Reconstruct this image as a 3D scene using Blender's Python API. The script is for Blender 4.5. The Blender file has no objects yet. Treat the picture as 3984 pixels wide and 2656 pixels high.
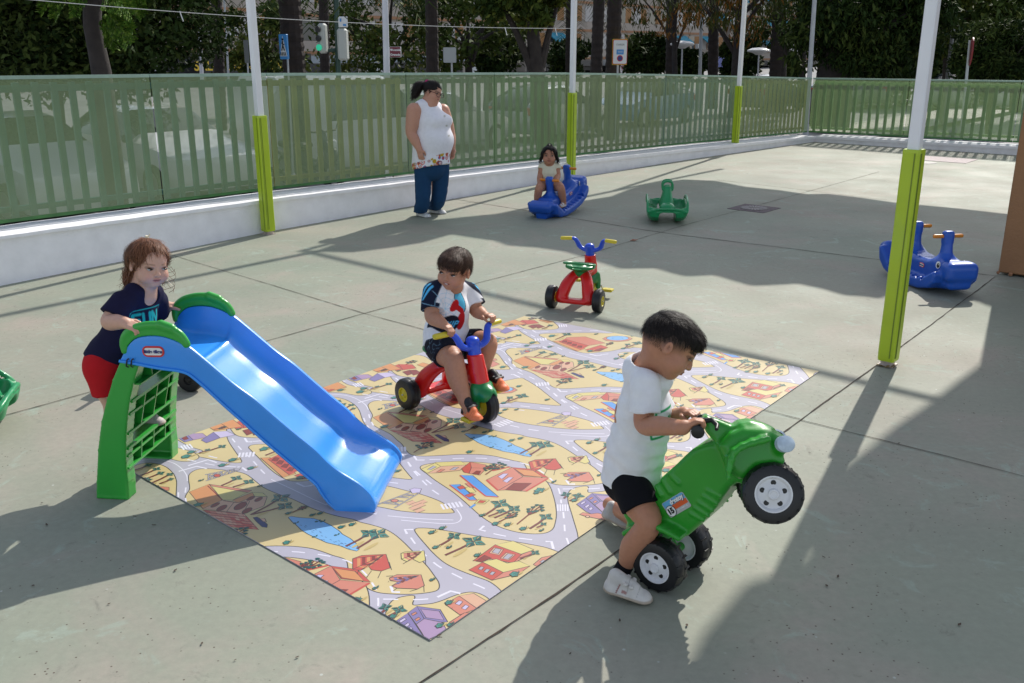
EXPOSURE = 0.6
import bpy, bmesh, math, random
import numpy as np
from mathutils import Vector, Matrix
random.seed(7); RNG = np.random.default_rng(11)
scn = bpy.context.scene
COL = scn.collection
R = math.radians
PI = math.pi
# ---------------------------------------------------------------- camera
FOC = 3631.0; PITCH = R(17.247); CAMH = 1.88; IW, IH = 3984, 2656
cam = bpy.data.cameras.new('camera'); cam.sensor_width = 36; cam.lens = 36 * FOC / IW
cam.clip_start = 0.05; cam.clip_end = 600
camo = bpy.data.objects.new('camera', cam); COL.objects.link(camo)
camo.location = (0, 0, CAMH); camo.rotation_euler = (R(90) - PITCH, 0, 0)
scn.camera = camo
def ray(x, y):
    u = (x - IW / 2) / FOC; v = (IH / 2 - y) / FOC
    return np.array([u, math.cos(PITCH) + v * math.sin(PITCH), -math.sin(PITCH) + v * math.cos(PITCH)])
CAM = np.array([0, 0, CAMH])
def gp(x, y, z=0.0):                       # full-res pixel -> point on the level z
    d = ray(x, y); return CAM + d * (z - CAMH) / d[2]
def at(x, y, Y):                           # full-res pixel -> point at depth Y
    d = ray(x, y); return CAM + d * Y / d[1]
DS = 3984 / 2352.0
def g(x, y, z=0.0): return gp(x * DS, y * DS, z)
def a(x, y, Y): return at(x * DS, y * DS, Y)
def crop(x0, y0, s): return lambda X, Y, dep: at(x0 + X * s, y0 + Y * s, dep)
def onplane(x, y, p0, n):                  # full-res pixel -> point on a plane
    d = ray(x, y); p0 = np.asarray(p0, float); n = np.asarray(n, float)
    return CAM + d * ((p0 - CAM) @ n) / (d @ n)
# ---------------------------------------------------------------- colours, materials
def lin(c):
    if isinstance(c, str): c = [int(c[i:i + 2], 16) / 255 for i in (0, 2, 4)]
    return tuple(x / 12.92 if x <= .04045 else ((x + .055) / 1.055) ** 2.4 for x in c)
MATS = {}
def mat(name, col, rough=.5, var=0, vscale=5, bump=0, bscale=60, metal=0, spec=.5, col2=None, attr=False, coat=0, emis=0, trans=0, sss=0):
    if name in MATS: return MATS[name]
    m = bpy.data.materials.new(name); m.use_nodes = True; MATS[name] = m
    nt = m.node_tree; N = nt.nodes; L = nt.links
    b = N['Principled BSDF']
    c = lin(col) if isinstance(col, str) else tuple(col)
    b.inputs['Base Color'].default_value = (*c, 1); b.inputs['Roughness'].default_value = rough
    b.inputs['Metallic'].default_value = metal; b.inputs['Specular IOR Level'].default_value = spec
    if coat: b.inputs['Coat Weight'].default_value = coat
    if trans: b.inputs['Transmission Weight'].default_value = trans
    if sss:
        b.inputs['Subsurface Weight'].default_value = sss; b.inputs['Subsurface Radius'].default_value = (.012, .005, .003); b.inputs['Subsurface Scale'].default_value = .6
    tc = N.new('ShaderNodeTexCoord')
    src = None
    if attr:
        at_ = N.new('ShaderNodeAttribute'); at_.attribute_name = 'Col'; src = at_.outputs['Color']
    if var:
        no = N.new('ShaderNodeTexNoise'); no.inputs['Scale'].default_value = vscale; no.inputs['Detail'].default_value = 6
        L.new(tc.outputs['Object'], no.inputs['Vector'])
        mr = N.new('ShaderNodeMapRange'); mr.inputs[1].default_value = .3; mr.inputs[2].default_value = .7
        mr.inputs[3].default_value = 0; mr.inputs[4].default_value = 1; L.new(no.outputs['Fac'], mr.inputs[0])
        mx = N.new('ShaderNodeMix'); mx.data_type = 'RGBA'
        if col2 is not None:
            c2 = lin(col2) if isinstance(col2, str) else col2
            mx.inputs[6].default_value = (*c, 1); mx.inputs[7].default_value = (*c2, 1); L.new(mr.outputs[0], mx.inputs[0])
        else:
            mx.blend_type = 'MULTIPLY'; mx.inputs[0].default_value = 1
            mm = N.new('ShaderNodeMapRange'); mm.inputs[3].default_value = 1 - var; mm.inputs[4].default_value = 1 + var; L.new(mr.outputs[0], mm.inputs[0])
            if src: L.new(src, mx.inputs[6])
            else: mx.inputs[6].default_value = (*c, 1)
            L.new(mm.outputs[0], mx.inputs[7])
        src = mx.outputs[2]
    if src: L.new(src, b.inputs['Base Color'])
    if bump:
        nb = N.new('ShaderNodeTexNoise'); nb.inputs['Scale'].default_value = bscale; nb.inputs['Detail'].default_value = 4
        L.new(tc.outputs['Object'], nb.inputs['Vector'])
        bn = N.new('ShaderNodeBump'); bn.inputs['Strength'].default_value = bump; bn.inputs['Distance'].default_value = .01
        L.new(nb.outputs['Fac'], bn.inputs['Height']); L.new(bn.outputs['Normal'], b.inputs['Normal'])
    if emis:
        b.inputs['Emission Color'].default_value = (*c, 1); b.inputs['Emission Strength'].default_value = emis
    return m
# ---------------------------------------------------------------- objects
def tag(o, label=None, cat=None, group=None, kind=None):
    if label: o['label'] = label
    if cat: o['category'] = cat
    if group: o['group'] = group
    if kind: o['kind'] = kind
    return o
def thing(name, label, cat, loc=(0, 0, 0), rz=0, group=None):
    o = bpy.data.objects.new(name, None); COL.objects.link(o); o.location = Vector(loc); o.rotation_euler = (0, 0, rz)
    o.empty_display_size = .1
    return tag(o, label, cat, group)
def link(name, me, parent=None, world=False):
    o = bpy.data.objects.new(name, me); COL.objects.link(o)
    if parent is not None:
        o.parent = parent
        if world:                          # mesh is in world coordinates
            top = parent; mat_ = Matrix.Identity(4); chain = []
            while top is not None: chain.append(top); top = top.parent
            for t in reversed(chain): mat_ = mat_ @ t.matrix_basis
            me.transform(mat_.inverted())
    return o
class MB:                                  # small mesh builder; several materials allowed
    def __init__(s): s.v = []; s.f = []; s.m = []; s.mats = []
    def mi(s, m):
        if m not in s.mats: s.mats.append(m)
        return s.mats.index(m)
    def add(s, vs, fs, m):
        o = len(s.v); s.v += [tuple(map(float, p)) for p in vs]; k = s.mi(m)
        for f in fs: s.f.append([o + i for i in f]); s.m.append(k)
    def box(s, lo, hi, m, X=None, bev=0):
        (x0, y0, z0), (x1, y1, z1) = lo, hi
        if bev:
            b = bev; ring = [(x0 + b, y0), (x1 - b, y0), (x1, y0 + b), (x1, y1 - b), (x1 - b, y1), (x0 + b, y1), (x0, y1 - b), (x0, y0 + b)]
            ir = [(x0 + b, y0 + b), (x1 - b, y0 + b), (x1 - b, y0 + b), (x1 - b, y1 - b), (x1 - b, y1 - b), (x0 + b, y1 - b), (x0 + b, y1 - b), (x0 + b, y0 + b)]
            vs = [(*p, z0) for p in ir] + [(*p, z0 + b) for p in ring] + [(*p, z1 - b) for p in ring] + [(*p, z1) for p in ir]
            fs = [[k * 8 + i, k * 8 + (i + 1) % 8, k * 8 + 8 + (i + 1) % 8, k * 8 + 8 + i] for k in range(3) for i in range(8)]
            fs += [[7, 5, 3, 1], [25, 27, 29, 31]]
        else:
            vs = [(x0, y0, z0), (x1, y0, z0), (x1, y1, z0), (x0, y1, z0), (x0, y0, z1), (x1, y0, z1), (x1, y1, z1), (x0, y1, z1)]
            fs = [[3, 2, 1, 0], [4, 5, 6, 7], [0, 1, 5, 4], [1, 2, 6, 5], [2, 3, 7, 6], [3, 0, 4, 7]]
        if X is not None: vs = [X(p) for p in vs]
        s.add(vs, fs, m)
    def hexa(s, vs, m):                    # 8 corners, bottom ring then top ring
        s.add(vs, [[3, 2, 1, 0], [4, 5, 6, 7], [0, 1, 5, 4], [1, 2, 6, 5], [2, 3, 7, 6], [3, 0, 4, 7]], m)
    def tube(s, pts, rs, m, n=10, caps=True, flat=1.0, up=None):
        pts = [np.asarray(p, float) for p in pts]
        if not hasattr(rs, '__len__'): rs = [rs] * len(pts)
        prev = None; vs = []; k = len(pts)
        for i, p in enumerate(pts):
            t = pts[min(i + 1, k - 1)] - pts[max(i - 1, 0)]; t = t / (np.linalg.norm(t) + 1e-9)
            if prev is None:
                u = np.asarray(up, float) if up is not None else (np.array([0, 0, 1.]) if abs(t[2]) < .9 else np.array([1., 0, 0]))
                e1 = np.cross(t, u); e1 /= np.linalg.norm(e1)
            else:
                e1 = prev - t * (prev @ t); e1 /= np.linalg.norm(e1) + 1e-9
            prev = e1; e2 = np.cross(t, e1)
            for j in range(n):
                an = 2 * PI * j / n; vs.append(p + rs[i] * (math.cos(an) * e1 + flat * math.sin(an) * e2))
        fs = [[i * n + j, i * n + (j + 1) % n, (i + 1) * n + (j + 1) % n, (i + 1) * n + j] for i in range(k - 1) for j in range(n)]
        if caps: fs += [list(range(n))[::-1], [(k - 1) * n + j for j in range(n)]]
        s.add(vs, fs, m)
    def lathe(s, c, ax, prof, m, n=24, caps=True):    # prof: (distance along axis, radius)
        c = np.asarray(c, float); ax = np.asarray(ax, float); ax = ax / np.linalg.norm(ax)
        u = np.array([0, 0, 1.]) if abs(ax[2]) < .9 else np.array([1., 0, 0])
        e1 = np.cross(ax, u); e1 /= np.linalg.norm(e1); e2 = np.cross(ax, e1)
        vs = [c + ax * d + r * (math.cos(2 * PI * j / n) * e1 + math.sin(2 * PI * j / n) * e2) for d, r in prof for j in range(n)]
        k = len(prof)
        fs = [[i * n + j, i * n + (j + 1) % n, (i + 1) * n + (j + 1) % n, (i + 1) * n + j] for i in range(k - 1) for j in range(n)]
        if caps: fs += [list(range(n))[::-1], [(k - 1) * n + j for j in range(n)]]
        s.add(vs, fs, m)
    def prism(s, poly, z0, z1, m, X=None): # 2-D outline extruded; X maps (u, v, w)
        n = len(poly); vs = [(u, v, z0) for u, v in poly] + [(u, v, z1) for u, v in poly]
        if X is not None: vs = [X(p) for p in vs]
        s.add(vs, [list(range(n))[::-1], list(range(n, 2 * n))] + [[i, (i + 1) % n, n + (i + 1) % n, n + i] for i in range(n)], m)
    def build(s, name, parent=None, smooth=False, world=False, bevel=0, seg=2, sub=0, fixn=True):
        me = bpy.data.meshes.new(name); me.from_pydata(s.v, [], s.f)
        for m in s.mats: me.materials.append(m)
        if s.m: me.polygons.foreach_set('material_index', s.m)
        if fixn:
            bm = bmesh.new(); bm.from_mesh(me); bmesh.ops.recalc_face_normals(bm, faces=bm.faces)
            if bevel: bmesh.ops.bevel(bm, geom=[e for e in bm.edges if len(e.link_faces) == 2 and e.calc_face_angle(0) > .5], offset=bevel, segments=seg, affect='EDGES', profile=.5)
            bm.to_mesh(me); bm.free()
        if smooth is True or bevel:
            me.polygons.foreach_set('use_smooth', [True] * len(me.polygons))
            me.set_sharp_from_angle(angle=R(40))
        me.update()
        o = link(name, me, parent, world)
        if sub:
            md = o.modifiers.new('sub', 'SUBSURF'); md.levels = sub; md.render_levels = sub
        return o
def copy_tree(o, parent=None):
    c = o.copy(); COL.objects.link(c); c.parent = parent
    for ch in list(o.children): copy_tree(ch, c)
    return c
def text(body, size, m, parent, X, name='lettering', ext=.0012, align='CENTER', bold=0):
    cu = bpy.data.curves.new(name, 'FONT'); cu.body = body; cu.size = size; cu.extrude = ext; cu.align_x = align; cu.align_y = 'CENTER'; cu.offset = bold
    t = bpy.data.objects.new(name, cu); COL.objects.link(t)
    dg = bpy.context.evaluated_depsgraph_get(); me = bpy.data.meshes.new_from_object(t.evaluated_get(dg)); bpy.data.objects.remove(t)
    me.materials.clear(); me.materials.append(m)
    n = len(me.vertices); co = np.zeros(n * 3, np.float32); me.vertices.foreach_get('co', co); co = co.reshape(-1, 3)
    me.vertices.foreach_set('co', np.array([X(p) for p in co], np.float32).ravel()); me.update()
    return link(name, me, parent, True)
def frame(o, ex, ey, ez):                  # maps local (u, v, w) to world
    o, ex, ey, ez = [np.asarray(q, float) for q in (o, ex, ey, ez)]
    return lambda p: o + p[0] * ex + p[1] * ey + p[2] * ez
def nrm(v): v = np.asarray(v, float); return v / np.linalg.norm(v)
# ---------------------------------------------------------------- implicit surfaces for moulded and organic shapes
def resample(A, n):
    A = np.asarray(A, float); t = np.linspace(0, len(A) - 1, n); i = np.clip(t.astype(int), 0, len(A) - 2); f = (t - i)[:, None]
    P0, P1, P2, P3 = A[np.maximum(i - 1, 0)], A[i], A[i + 1], A[np.minimum(i + 2, len(A) - 1)]
    return .5 * (2 * P1 + (P2 - P0) * f + (2 * P0 - 5 * P1 + 4 * P2 - P3) * f ** 2 + (3 * P1 - P0 - 3 * P2 + P3) * f ** 3)
class Sdf:
    def __init__(s): s.p = []
    def _a(s, fn, lo, hi, k, op): s.p.append((fn, np.asarray(lo, float), np.asarray(hi, float), k, op)); return s
    def cap(s, A, B, ra, rb=None, k=.01, op='u'):
        A = np.asarray(A, float); B = np.asarray(B, float); rb = ra if rb is None else rb; d = B - A; dd = d @ d + 1e-12
        def fn(X, Y, Z):
            t = np.clip(((X - A[0]) * d[0] + (Y - A[1]) * d[1] + (Z - A[2]) * d[2]) / dd, 0, 1)
            return np.sqrt((X - A[0] - t * d[0]) ** 2 + (Y - A[1] - t * d[1]) ** 2 + (Z - A[2] - t * d[2]) ** 2) - (ra + (rb - ra) * t)
        r = max(ra, rb); return s._a(fn, np.minimum(A, B) - r, np.maximum(A, B) + r, k, op)
    def chain(s, pts, rs, k=.01, op='u', sm=0):
        if not hasattr(rs, '__len__'): rs = [rs] * len(pts)
        pts = np.asarray(pts, float); rs = np.asarray(rs, float)
        if sm: pts = resample(pts, sm); rs = resample(rs[:, None], sm)[:, 0]
        def fn(X, Y, Z):
            o = None
            for i in range(len(pts) - 1):
                A, B = pts[i], pts[i + 1]; d = B - A; dd = d @ d + 1e-12
                t = np.clip(((X - A[0]) * d[0] + (Y - A[1]) * d[1] + (Z - A[2]) * d[2]) / dd, 0, 1)
                q = np.sqrt((X - A[0] - t * d[0]) ** 2 + (Y - A[1] - t * d[1]) ** 2 + (Z - A[2] - t * d[2]) ** 2) - (rs[i] + (rs[i + 1] - rs[i]) * t)
                o = q if o is None else np.minimum(o, q)
            return o
        r = rs.max(); return s._a(fn, pts.min(0) - r, pts.max(0) + r, k, op)
    def ecap(s, A, B, ra, rb, ax, q, k=.01, op='u'):   # capsule scaled by q along the direction ax
        A = np.asarray(A, float); B = np.asarray(B, float); ax = nrm(ax); d = B - A
        dp = d - ax * (d @ ax) * (1 - 1 / q); dd = dp @ dp + 1e-12
        def fn(X, Y, Z):
            x = X - A[0]; y = Y - A[1]; z = Z - A[2]; w = (x * ax[0] + y * ax[1] + z * ax[2]) * (1 - 1 / q)
            x = x - w * ax[0]; y = y - w * ax[1]; z = z - w * ax[2]
            t = np.clip((x * dp[0] + y * dp[1] + z * dp[2]) / dd, 0, 1)
            return (np.sqrt((x - t * dp[0]) ** 2 + (y - t * dp[1]) ** 2 + (z - t * dp[2]) ** 2) - (ra + (rb - ra) * t)) * min(1, q)
        r = max(ra, rb) * max(1, q); return s._a(fn, np.minimum(A, B) - r, np.maximum(A, B) + r, k, op)
    def ell(s, c, rad, ax=None, k=.01, op='u'):
        c = np.asarray(c, float); rad = np.asarray(rad, float); M = np.eye(3) if ax is None else np.array([nrm(q) for q in ax])
        def fn(X, Y, Z):
            x = X - c[0]; y = Y - c[1]; z = Z - c[2]
            u = [M[i, 0] * x + M[i, 1] * y + M[i, 2] * z for i in range(3)]
            k0 = np.sqrt(sum((u[i] / rad[i]) ** 2 for i in range(3))); k1 = np.sqrt(sum((u[i] / rad[i] ** 2) ** 2 for i in range(3)))
            return k0 * (k0 - 1) / (k1 + 1e-9)
        r = rad.max(); return s._a(fn, c - r, c + r, k, op)
    def box(s, c, half, ax=None, r=.01, k=.01, op='u'):
        c = np.asarray(c, float); half = np.asarray(half, float); M = np.eye(3) if ax is None else np.array([nrm(q) for q in ax])
        def fn(X, Y, Z):
            x = X - c[0]; y = Y - c[1]; z = Z - c[2]
            q = [np.abs(M[i, 0] * x + M[i, 1] * y + M[i, 2] * z) - half[i] + r for i in range(3)]
            return np.sqrt(sum(np.maximum(t, 0) ** 2 for t in q)) + np.minimum(np.maximum(np.maximum(q[0], q[1]), q[2]), 0) - r
        R_ = np.abs(M.T) @ half; return s._a(fn, c - R_, c + R_, k, op)
    def poly(s, pts, o, eu, ev, en, w, r=.01, k=.01, op='u'):   # outline in the plane (o; eu, ev) thickened by +-w along en
        P = np.asarray(pts, float); o = np.asarray(o, float); eu, ev, en = map(nrm, (eu, ev, en))
        def fn(X, Y, Z):
            x = X - o[0]; y = Y - o[1]; z = Z - o[2]
            u = x * eu[0] + y * eu[1] + z * eu[2]; v = x * ev[0] + y * ev[1] + z * ev[2]; n = x * en[0] + y * en[1] + z * en[2]
            d = np.full(np.broadcast(u, v).shape, 1e9, np.float32); sg = np.ones(d.shape, np.float32)
            for i in range(len(P)):
                q = P[i]; e = P[i - 1] - q; wu = u - q[0]; wv = v - q[1]
                t = np.clip((wu * e[0] + wv * e[1]) / (e @ e + 1e-12), 0, 1)
                d = np.minimum(d, (wu - e[0] * t) ** 2 + (wv - e[1] * t) ** 2)
                c1 = v >= q[1]; c2 = v < P[i - 1][1]; c3 = e[0] * wv > e[1] * wu
                sg = np.where((c1 & c2 & c3) | (~c1 & ~c2 & ~c3), -sg, sg)
            d = sg * np.sqrt(d); q0 = d + r; q1 = np.abs(n) - w + r
            return np.minimum(np.maximum(q0, q1), 0) + np.sqrt(np.maximum(q0, 0) ** 2 + np.maximum(q1, 0) ** 2) - r
        c = np.array([o + p[0] * eu + p[1] * ev + sgn * w * en for p in P for sgn in (-1, 1)])
        return s._a(fn, c.min(0), c.max(0), k, op)
    def plane(s, p0, n, k=.004):           # keep the side opposite to n
        p0 = np.asarray(p0, float); n = nrm(n)
        return s._a(lambda X, Y, Z: (X - p0[0]) * n[0] + (Y - p0[1]) * n[1] + (Z - p0[2]) * n[2], [-1e9] * 3, [1e9] * 3, k, 'i')
    def warp(s, fn): s.p.append((fn, None, None, 0, 'w')); return s
    def grow(s, other, off, k=None):       # the same shapes, fatter
        for fn, lo, hi, kk, op in other.p:
            if op == 'u': s._a((lambda f: lambda X, Y, Z: f(X, Y, Z) - off)(fn), lo - off, hi + off, kk if k is None else k, op)
        return s
    def mesh(s, h, name='m'):
        us = [p for p in s.p if p[4] == 'u']
        lo = np.min([p[1] for p in us], 0) - 3 * h; hi = np.max([p[2] for p in us], 0) + 3 * h
        n = np.ceil((hi - lo) / h).astype(int) + 1
        ax = [(lo[i] + h * np.arange(n[i])).astype(np.float32) for i in range(3)]
        F = np.full(n, .5, np.float32)
        for fn, l, u, k, op in s.p:
            if op == 'w' or op == 'i':
                sl = [slice(0, n[i]) for i in range(3)]
            else:
                mg = k + 2.5 * h
                sl = [slice(max(0, int((l[i] - mg - lo[i]) / h)), max(0, min(n[i], int((u[i] + mg - lo[i]) / h) + 2))) for i in range(3)]
                if any(q.stop <= q.start for q in sl): continue
            X = ax[0][sl[0]][:, None, None]; Y = ax[1][sl[1]][None, :, None]; Z = ax[2][sl[2]][None, None, :]
            A = F[sl[0], sl[1], sl[2]]
            d = fn(X, Y, Z)
            if op == 'w': F[sl[0], sl[1], sl[2]] = A + d; continue
            if op == 'u':
                H = np.maximum(k - np.abs(A - d), 0); r = np.minimum(A, d) - H * H / (4 * max(k, 1e-6))
            else:
                if op == 's': d = -d
                H = np.maximum(k - np.abs(A - d), 0); r = np.maximum(A, d) + H * H / (4 * max(k, 1e-6))
            F[sl[0], sl[1], sl[2]] = r
        S = F < 0
        c = S[:-1, :-1, :-1].astype(np.int8)
        for dx in (0, 1):
            for dy in (0, 1):
                for dz in (0, 1):
                    if dx + dy + dz: c = c + S[dx:n[0] - 1 + dx, dy:n[1] - 1 + dy, dz:n[2] - 1 + dz]
        I = np.argwhere((c > 0) & (c < 8))
        idx = np.full(n - 1, -1, np.int32); idx[tuple(I.T)] = np.arange(len(I))
        acc = np.zeros((len(I), 3)); cnt = np.zeros(len(I))
        cr = [(x, y, z) for x in (0, 1) for y in (0, 1) for z in (0, 1)]
        for i in range(8):
            for j in range(i + 1, 8):
                p, q = np.array(cr[i]), np.array(cr[j])
                if np.abs(p - q).sum() != 1: continue
                fa = F[tuple((I + p).T)]; fb = F[tuple((I + q).T)]; mk = (fa < 0) != (fb < 0)
                t = np.where(mk, fa / np.where(mk, fa - fb, 1), 0)
                acc += np.where(mk[:, None], p + t[:, None] * (q - p), 0); cnt += mk
        V = lo + h * (I + acc / np.maximum(cnt, 1)[:, None])
        Q = []
        for d in range(3):
            e = [0, 0, 0]; e[d] = 1; o1 = [0, 0, 0]; o1[(d + 1) % 3] = 1; o2 = [0, 0, 0]; o2[(d + 2) % 3] = 1
            e, o1, o2 = map(np.array, (e, o1, o2))
            m0 = S[tuple(slice(1 if i != d else 0, n[i] - 1) for i in range(3))]; m1 = S[tuple(slice(1, n[i] - 1) if i != d else slice(1, n[i]) for i in range(3))]
            E = np.argwhere(m0 != m1); off = np.array([1 if i != d else 0 for i in range(3)])
            E = E + off
            quad = np.stack([idx[tuple((E - o1 - o2).T)], idx[tuple((E - o2).T)], idx[tuple(E.T)], idx[tuple((E - o1).T)]], 1)
            ins = S[tuple(E.T)]
            quad = np.where(ins[:, None], quad, quad[:, ::-1]); Q.append(quad)
        Q = np.concatenate(Q); Q = Q[(Q >= 0).all(1)]
        return V, Q
def mesh_np(name, V, Q, m, parent=None, world=True, cols=None, smooth=True):
    me = bpy.data.meshes.new(name)
    k = Q.shape[1]
    me.vertices.add(len(V)); me.vertices.foreach_set('co', np.asarray(V, np.float32).ravel())
    me.loops.add(Q.size); me.loops.foreach_set('vertex_index', Q.astype(np.int32).ravel())
    me.polygons.add(len(Q)); me.polygons.foreach_set('loop_start', np.arange(0, Q.size, k, dtype=np.int32))
    me.update(calc_edges=True); me.validate()
    if smooth: me.polygons.foreach_set('use_smooth', np.ones(len(me.polygons), bool))
    if cols is not None:
        ca = me.color_attributes.new('Col', 'FLOAT_COLOR', 'POINT'); ca.data.foreach_set('color', np.concatenate([cols, np.ones((len(cols), 1))], 1).astype(np.float32).ravel())
    for q in (m if isinstance(m, (list, tuple)) else [m]): me.materials.append(q)
    return link(name, me, parent, world)
def sdf_obj(name, s, h, m, parent=None, cols=None, world=True):
    V, Q = s.mesh(h)
    c = cols(V) if cols else None
    return mesh_np(name, V, Q, m, parent, world, c)
def wig(X, Y, Z, f, seed=0):               # cheap smooth noise in about [-1, 1]
    s = seed * 1.7
    return (np.sin(f * (X * 1.0 + .6 * Y) + s + 1.3 * np.sin(f * .7 * (Z - .4 * X) + s)) + np.sin(f * (Y * .9 - .5 * Z) + 2 * s + 1.1 * np.sin(f * .8 * X + s)) + np.sin(f * (Z * 1.1 + .3 * X) + 3 * s + 1.2 * np.sin(f * .6 * Y))) / 3
# ---------------------------------------------------------------- light
SUN_AZ = R(61.5); SUN_EL = R(40)
SD = np.array([math.cos(SUN_AZ) * math.cos(SUN_EL), math.sin(SUN_AZ) * math.cos(SUN_EL), math.sin(SUN_EL)])
w = bpy.data.worlds.new('World'); scn.world = w; w.use_nodes = True
sky = w.node_tree.nodes.new('ShaderNodeTexSky'); sky.sky_type = 'NISHITA'; sky.sun_disc = False
sky.sun_elevation = SUN_EL; sky.sun_rotation = R(90) - SUN_AZ; sky.air_density = 1.0; sky.dust_density = 1.0; sky.ozone_density = 1.0
bg = w.node_tree.nodes['Background']; bg.inputs['Strength'].default_value = .125
hs = w.node_tree.nodes.new('ShaderNodeHueSaturation'); hs.inputs['Saturation'].default_value = .55
w.node_tree.links.new(sky.outputs[0], hs.inputs['Color']); w.node_tree.links.new(hs.outputs[0], bg.inputs[0])
sl = bpy.data.lights.new('sun', 'SUN'); sl.energy = 2.9; sl.angle = R(.55); sl.color = (1, .95, .87)
so = bpy.data.objects.new('sun', sl); COL.objects.link(so); so.rotation_euler = Vector(-SD).to_track_quat('-Z', 'Y').to_euler()
scn.view_settings.view_transform = 'Standard'; scn.view_settings.look = 'None'; scn.view_settings.exposure = EXPOSURE; scn.view_settings.gamma = 1
# ---------------------------------------------------------------- ground
AX_A = nrm([math.cos(R(50.4)), math.sin(R(50.4)), 0]); AX_C = nrm([math.cos(R(-42.0)), math.sin(R(-42.0)), 0])
def ground_mat():
    m = bpy.data.materials.new('painted_concrete'); m.use_nodes = True; nt = m.node_tree; N = nt.nodes; L = nt.links; b = N['Principled BSDF']
    tc = N.new('ShaderNodeTexCoord')
    def noise(sc, det=5, rough=.55, dist=0):
        n = N.new('ShaderNodeTexNoise'); n.inputs['Scale'].default_value = sc; n.inputs['Detail'].default_value = det; n.inputs['Roughness'].default_value = rough; n.inputs['Distortion'].default_value = dist
        L.new(tc.outputs['Object'], n.inputs['Vector']); return n.outputs['Fac']
    def ramp(src, a0, a1, v0=0, v1=1):
        r = N.new('ShaderNodeMapRange'); r.inputs[1].default_value = a0; r.inputs[2].default_value = a1; r.inputs[3].default_value = v0; r.inputs[4].default_value = v1; L.new(src, r.inputs[0]); return r.outputs[0]
    def mix(fac, c1, c2, bt='MIX'):
        x = N.new('ShaderNodeMix'); x.data_type = 'RGBA'; x.blend_type = bt
        if isinstance(fac, float): x.inputs[0].default_value = fac
        else: L.new(fac, x.inputs[0])
        for i, c in ((6, c1), (7, c2)):
            if isinstance(c, tuple): x.inputs[i].default_value = (*c, 1)
            else: L.new(c, x.inputs[i])
        return x.outputs[2]
    base = mix(ramp(noise(.55, 6, .6), .38, .62), (0.289, 0.315, 0.246), (0.351, 0.337, 0.275))
    base = mix(ramp(noise(1.3, 8, .65, .8), .50, .70, 0, .70), base, (0.416, 0.340, 0.297))
    base = mix(ramp(noise(.35, 5, .6, .5), .52, .64, 0, .6), base, (0.254, 0.308, 0.240))
    base = mix(ramp(noise(3.1, 9, .7, 1.5), .57, .64, 0, .6), base, (0.367, 0.443, 0.373))
    base = mix(ramp(noise(.9, 4, .5), .35, .7, 0, .5), base, (0.232, 0.257, 0.207))
    base = mix(ramp(noise(7, 8, .75, .6), .60, .68, 0, .55), base, (.175, .172, .145))
    base = mix(ramp(noise(28, 5, .7), .35, .65, 0, .18), base, (.13, .135, .12))
    vo = N.new('ShaderNodeTexVoronoi'); vo.inputs['Scale'].default_value = 30; L.new(tc.outputs['Object'], vo.inputs['Vector'])
    sp = N.new('ShaderNodeMath'); sp.operation = 'MULTIPLY'; L.new(ramp(vo.outputs['Distance'], .06, .13, 1, 0), sp.inputs[0]); L.new(ramp(noise(1.3, 3), .46, .56), sp.inputs[1])
    base = mix(sp.outputs[0], base, (.075, .045, .035))
    vo2 = N.new('ShaderNodeTexVoronoi'); vo2.inputs['Scale'].default_value = 9; L.new(tc.outputs['Object'], vo2.inputs['Vector'])
    sp2 = N.new('ShaderNodeMath'); sp2.operation = 'MULTIPLY'; L.new(ramp(vo2.outputs['Distance'], .03, .06, 1, 0), sp2.inputs[0]); L.new(ramp(noise(2.1, 2), .48, .54), sp2.inputs[1])
    base = mix(sp2.outputs[0], base, (.45, .47, .43))
    L.new(base, b.inputs['Base Color'])
    rr = ramp(noise(1.1, 6, .6), .3, .7, .55, .78); L.new(rr, b.inputs['Roughness']); b.inputs['Specular IOR Level'].default_value = .22
    bn = N.new('ShaderNodeBump'); bn.inputs['Strength'].default_value = .18; bn.inputs['Distance'].default_value = .004
    L.new(noise(70, 6, .7), bn.inputs['Height']); L.new(bn.outputs[0], b.inputs['Normal'])
    return m
def sheet(name, poly, z, m, kind='structure', label=None):
    mb = MB(); mb.add([(p[0], p[1], z) for p in poly], [list(range(len(poly)))], m); o = mb.build(name, fixn=False); o['kind'] = kind; return o
def stations(rows):
    return rows
# wall line: front face base, local heights (cap underside, cap top, screen foot, screen top)
WALL = [((-7.0, 3.52), .50, .535, 1.73), ((-4.303, 7.629), .392, .43, 1.691), ((-2.609, 10.19), .318, .366, 1.663), ((1.003, 14.79), .202, .252, 1.576), ((3.348, 17.39), .14, .206, 1.489), ((6.615, 20.785), .072, .135, 1.339)]
WALLR = [((6.615, 20.785), .072, .137, 1.339), ((9.582, 18.022), .112, .175, 1.362), ((13.2, 14.65), .16, .225, 1.385)]
gmat = ground_mat()
NA = nrm([-(20.785 - 7.63), 6.615 + 4.30, 0])            # outward normal of the long wall
NR = nrm([(20.785 - 18.022), (9.582 - 6.615), 0])         # outward normal of the right wall
cx = 6.615 + .4 * (NA[0] + NR[0]); cy = 20.785 + .4 * (NA[1] + NR[1])
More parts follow.
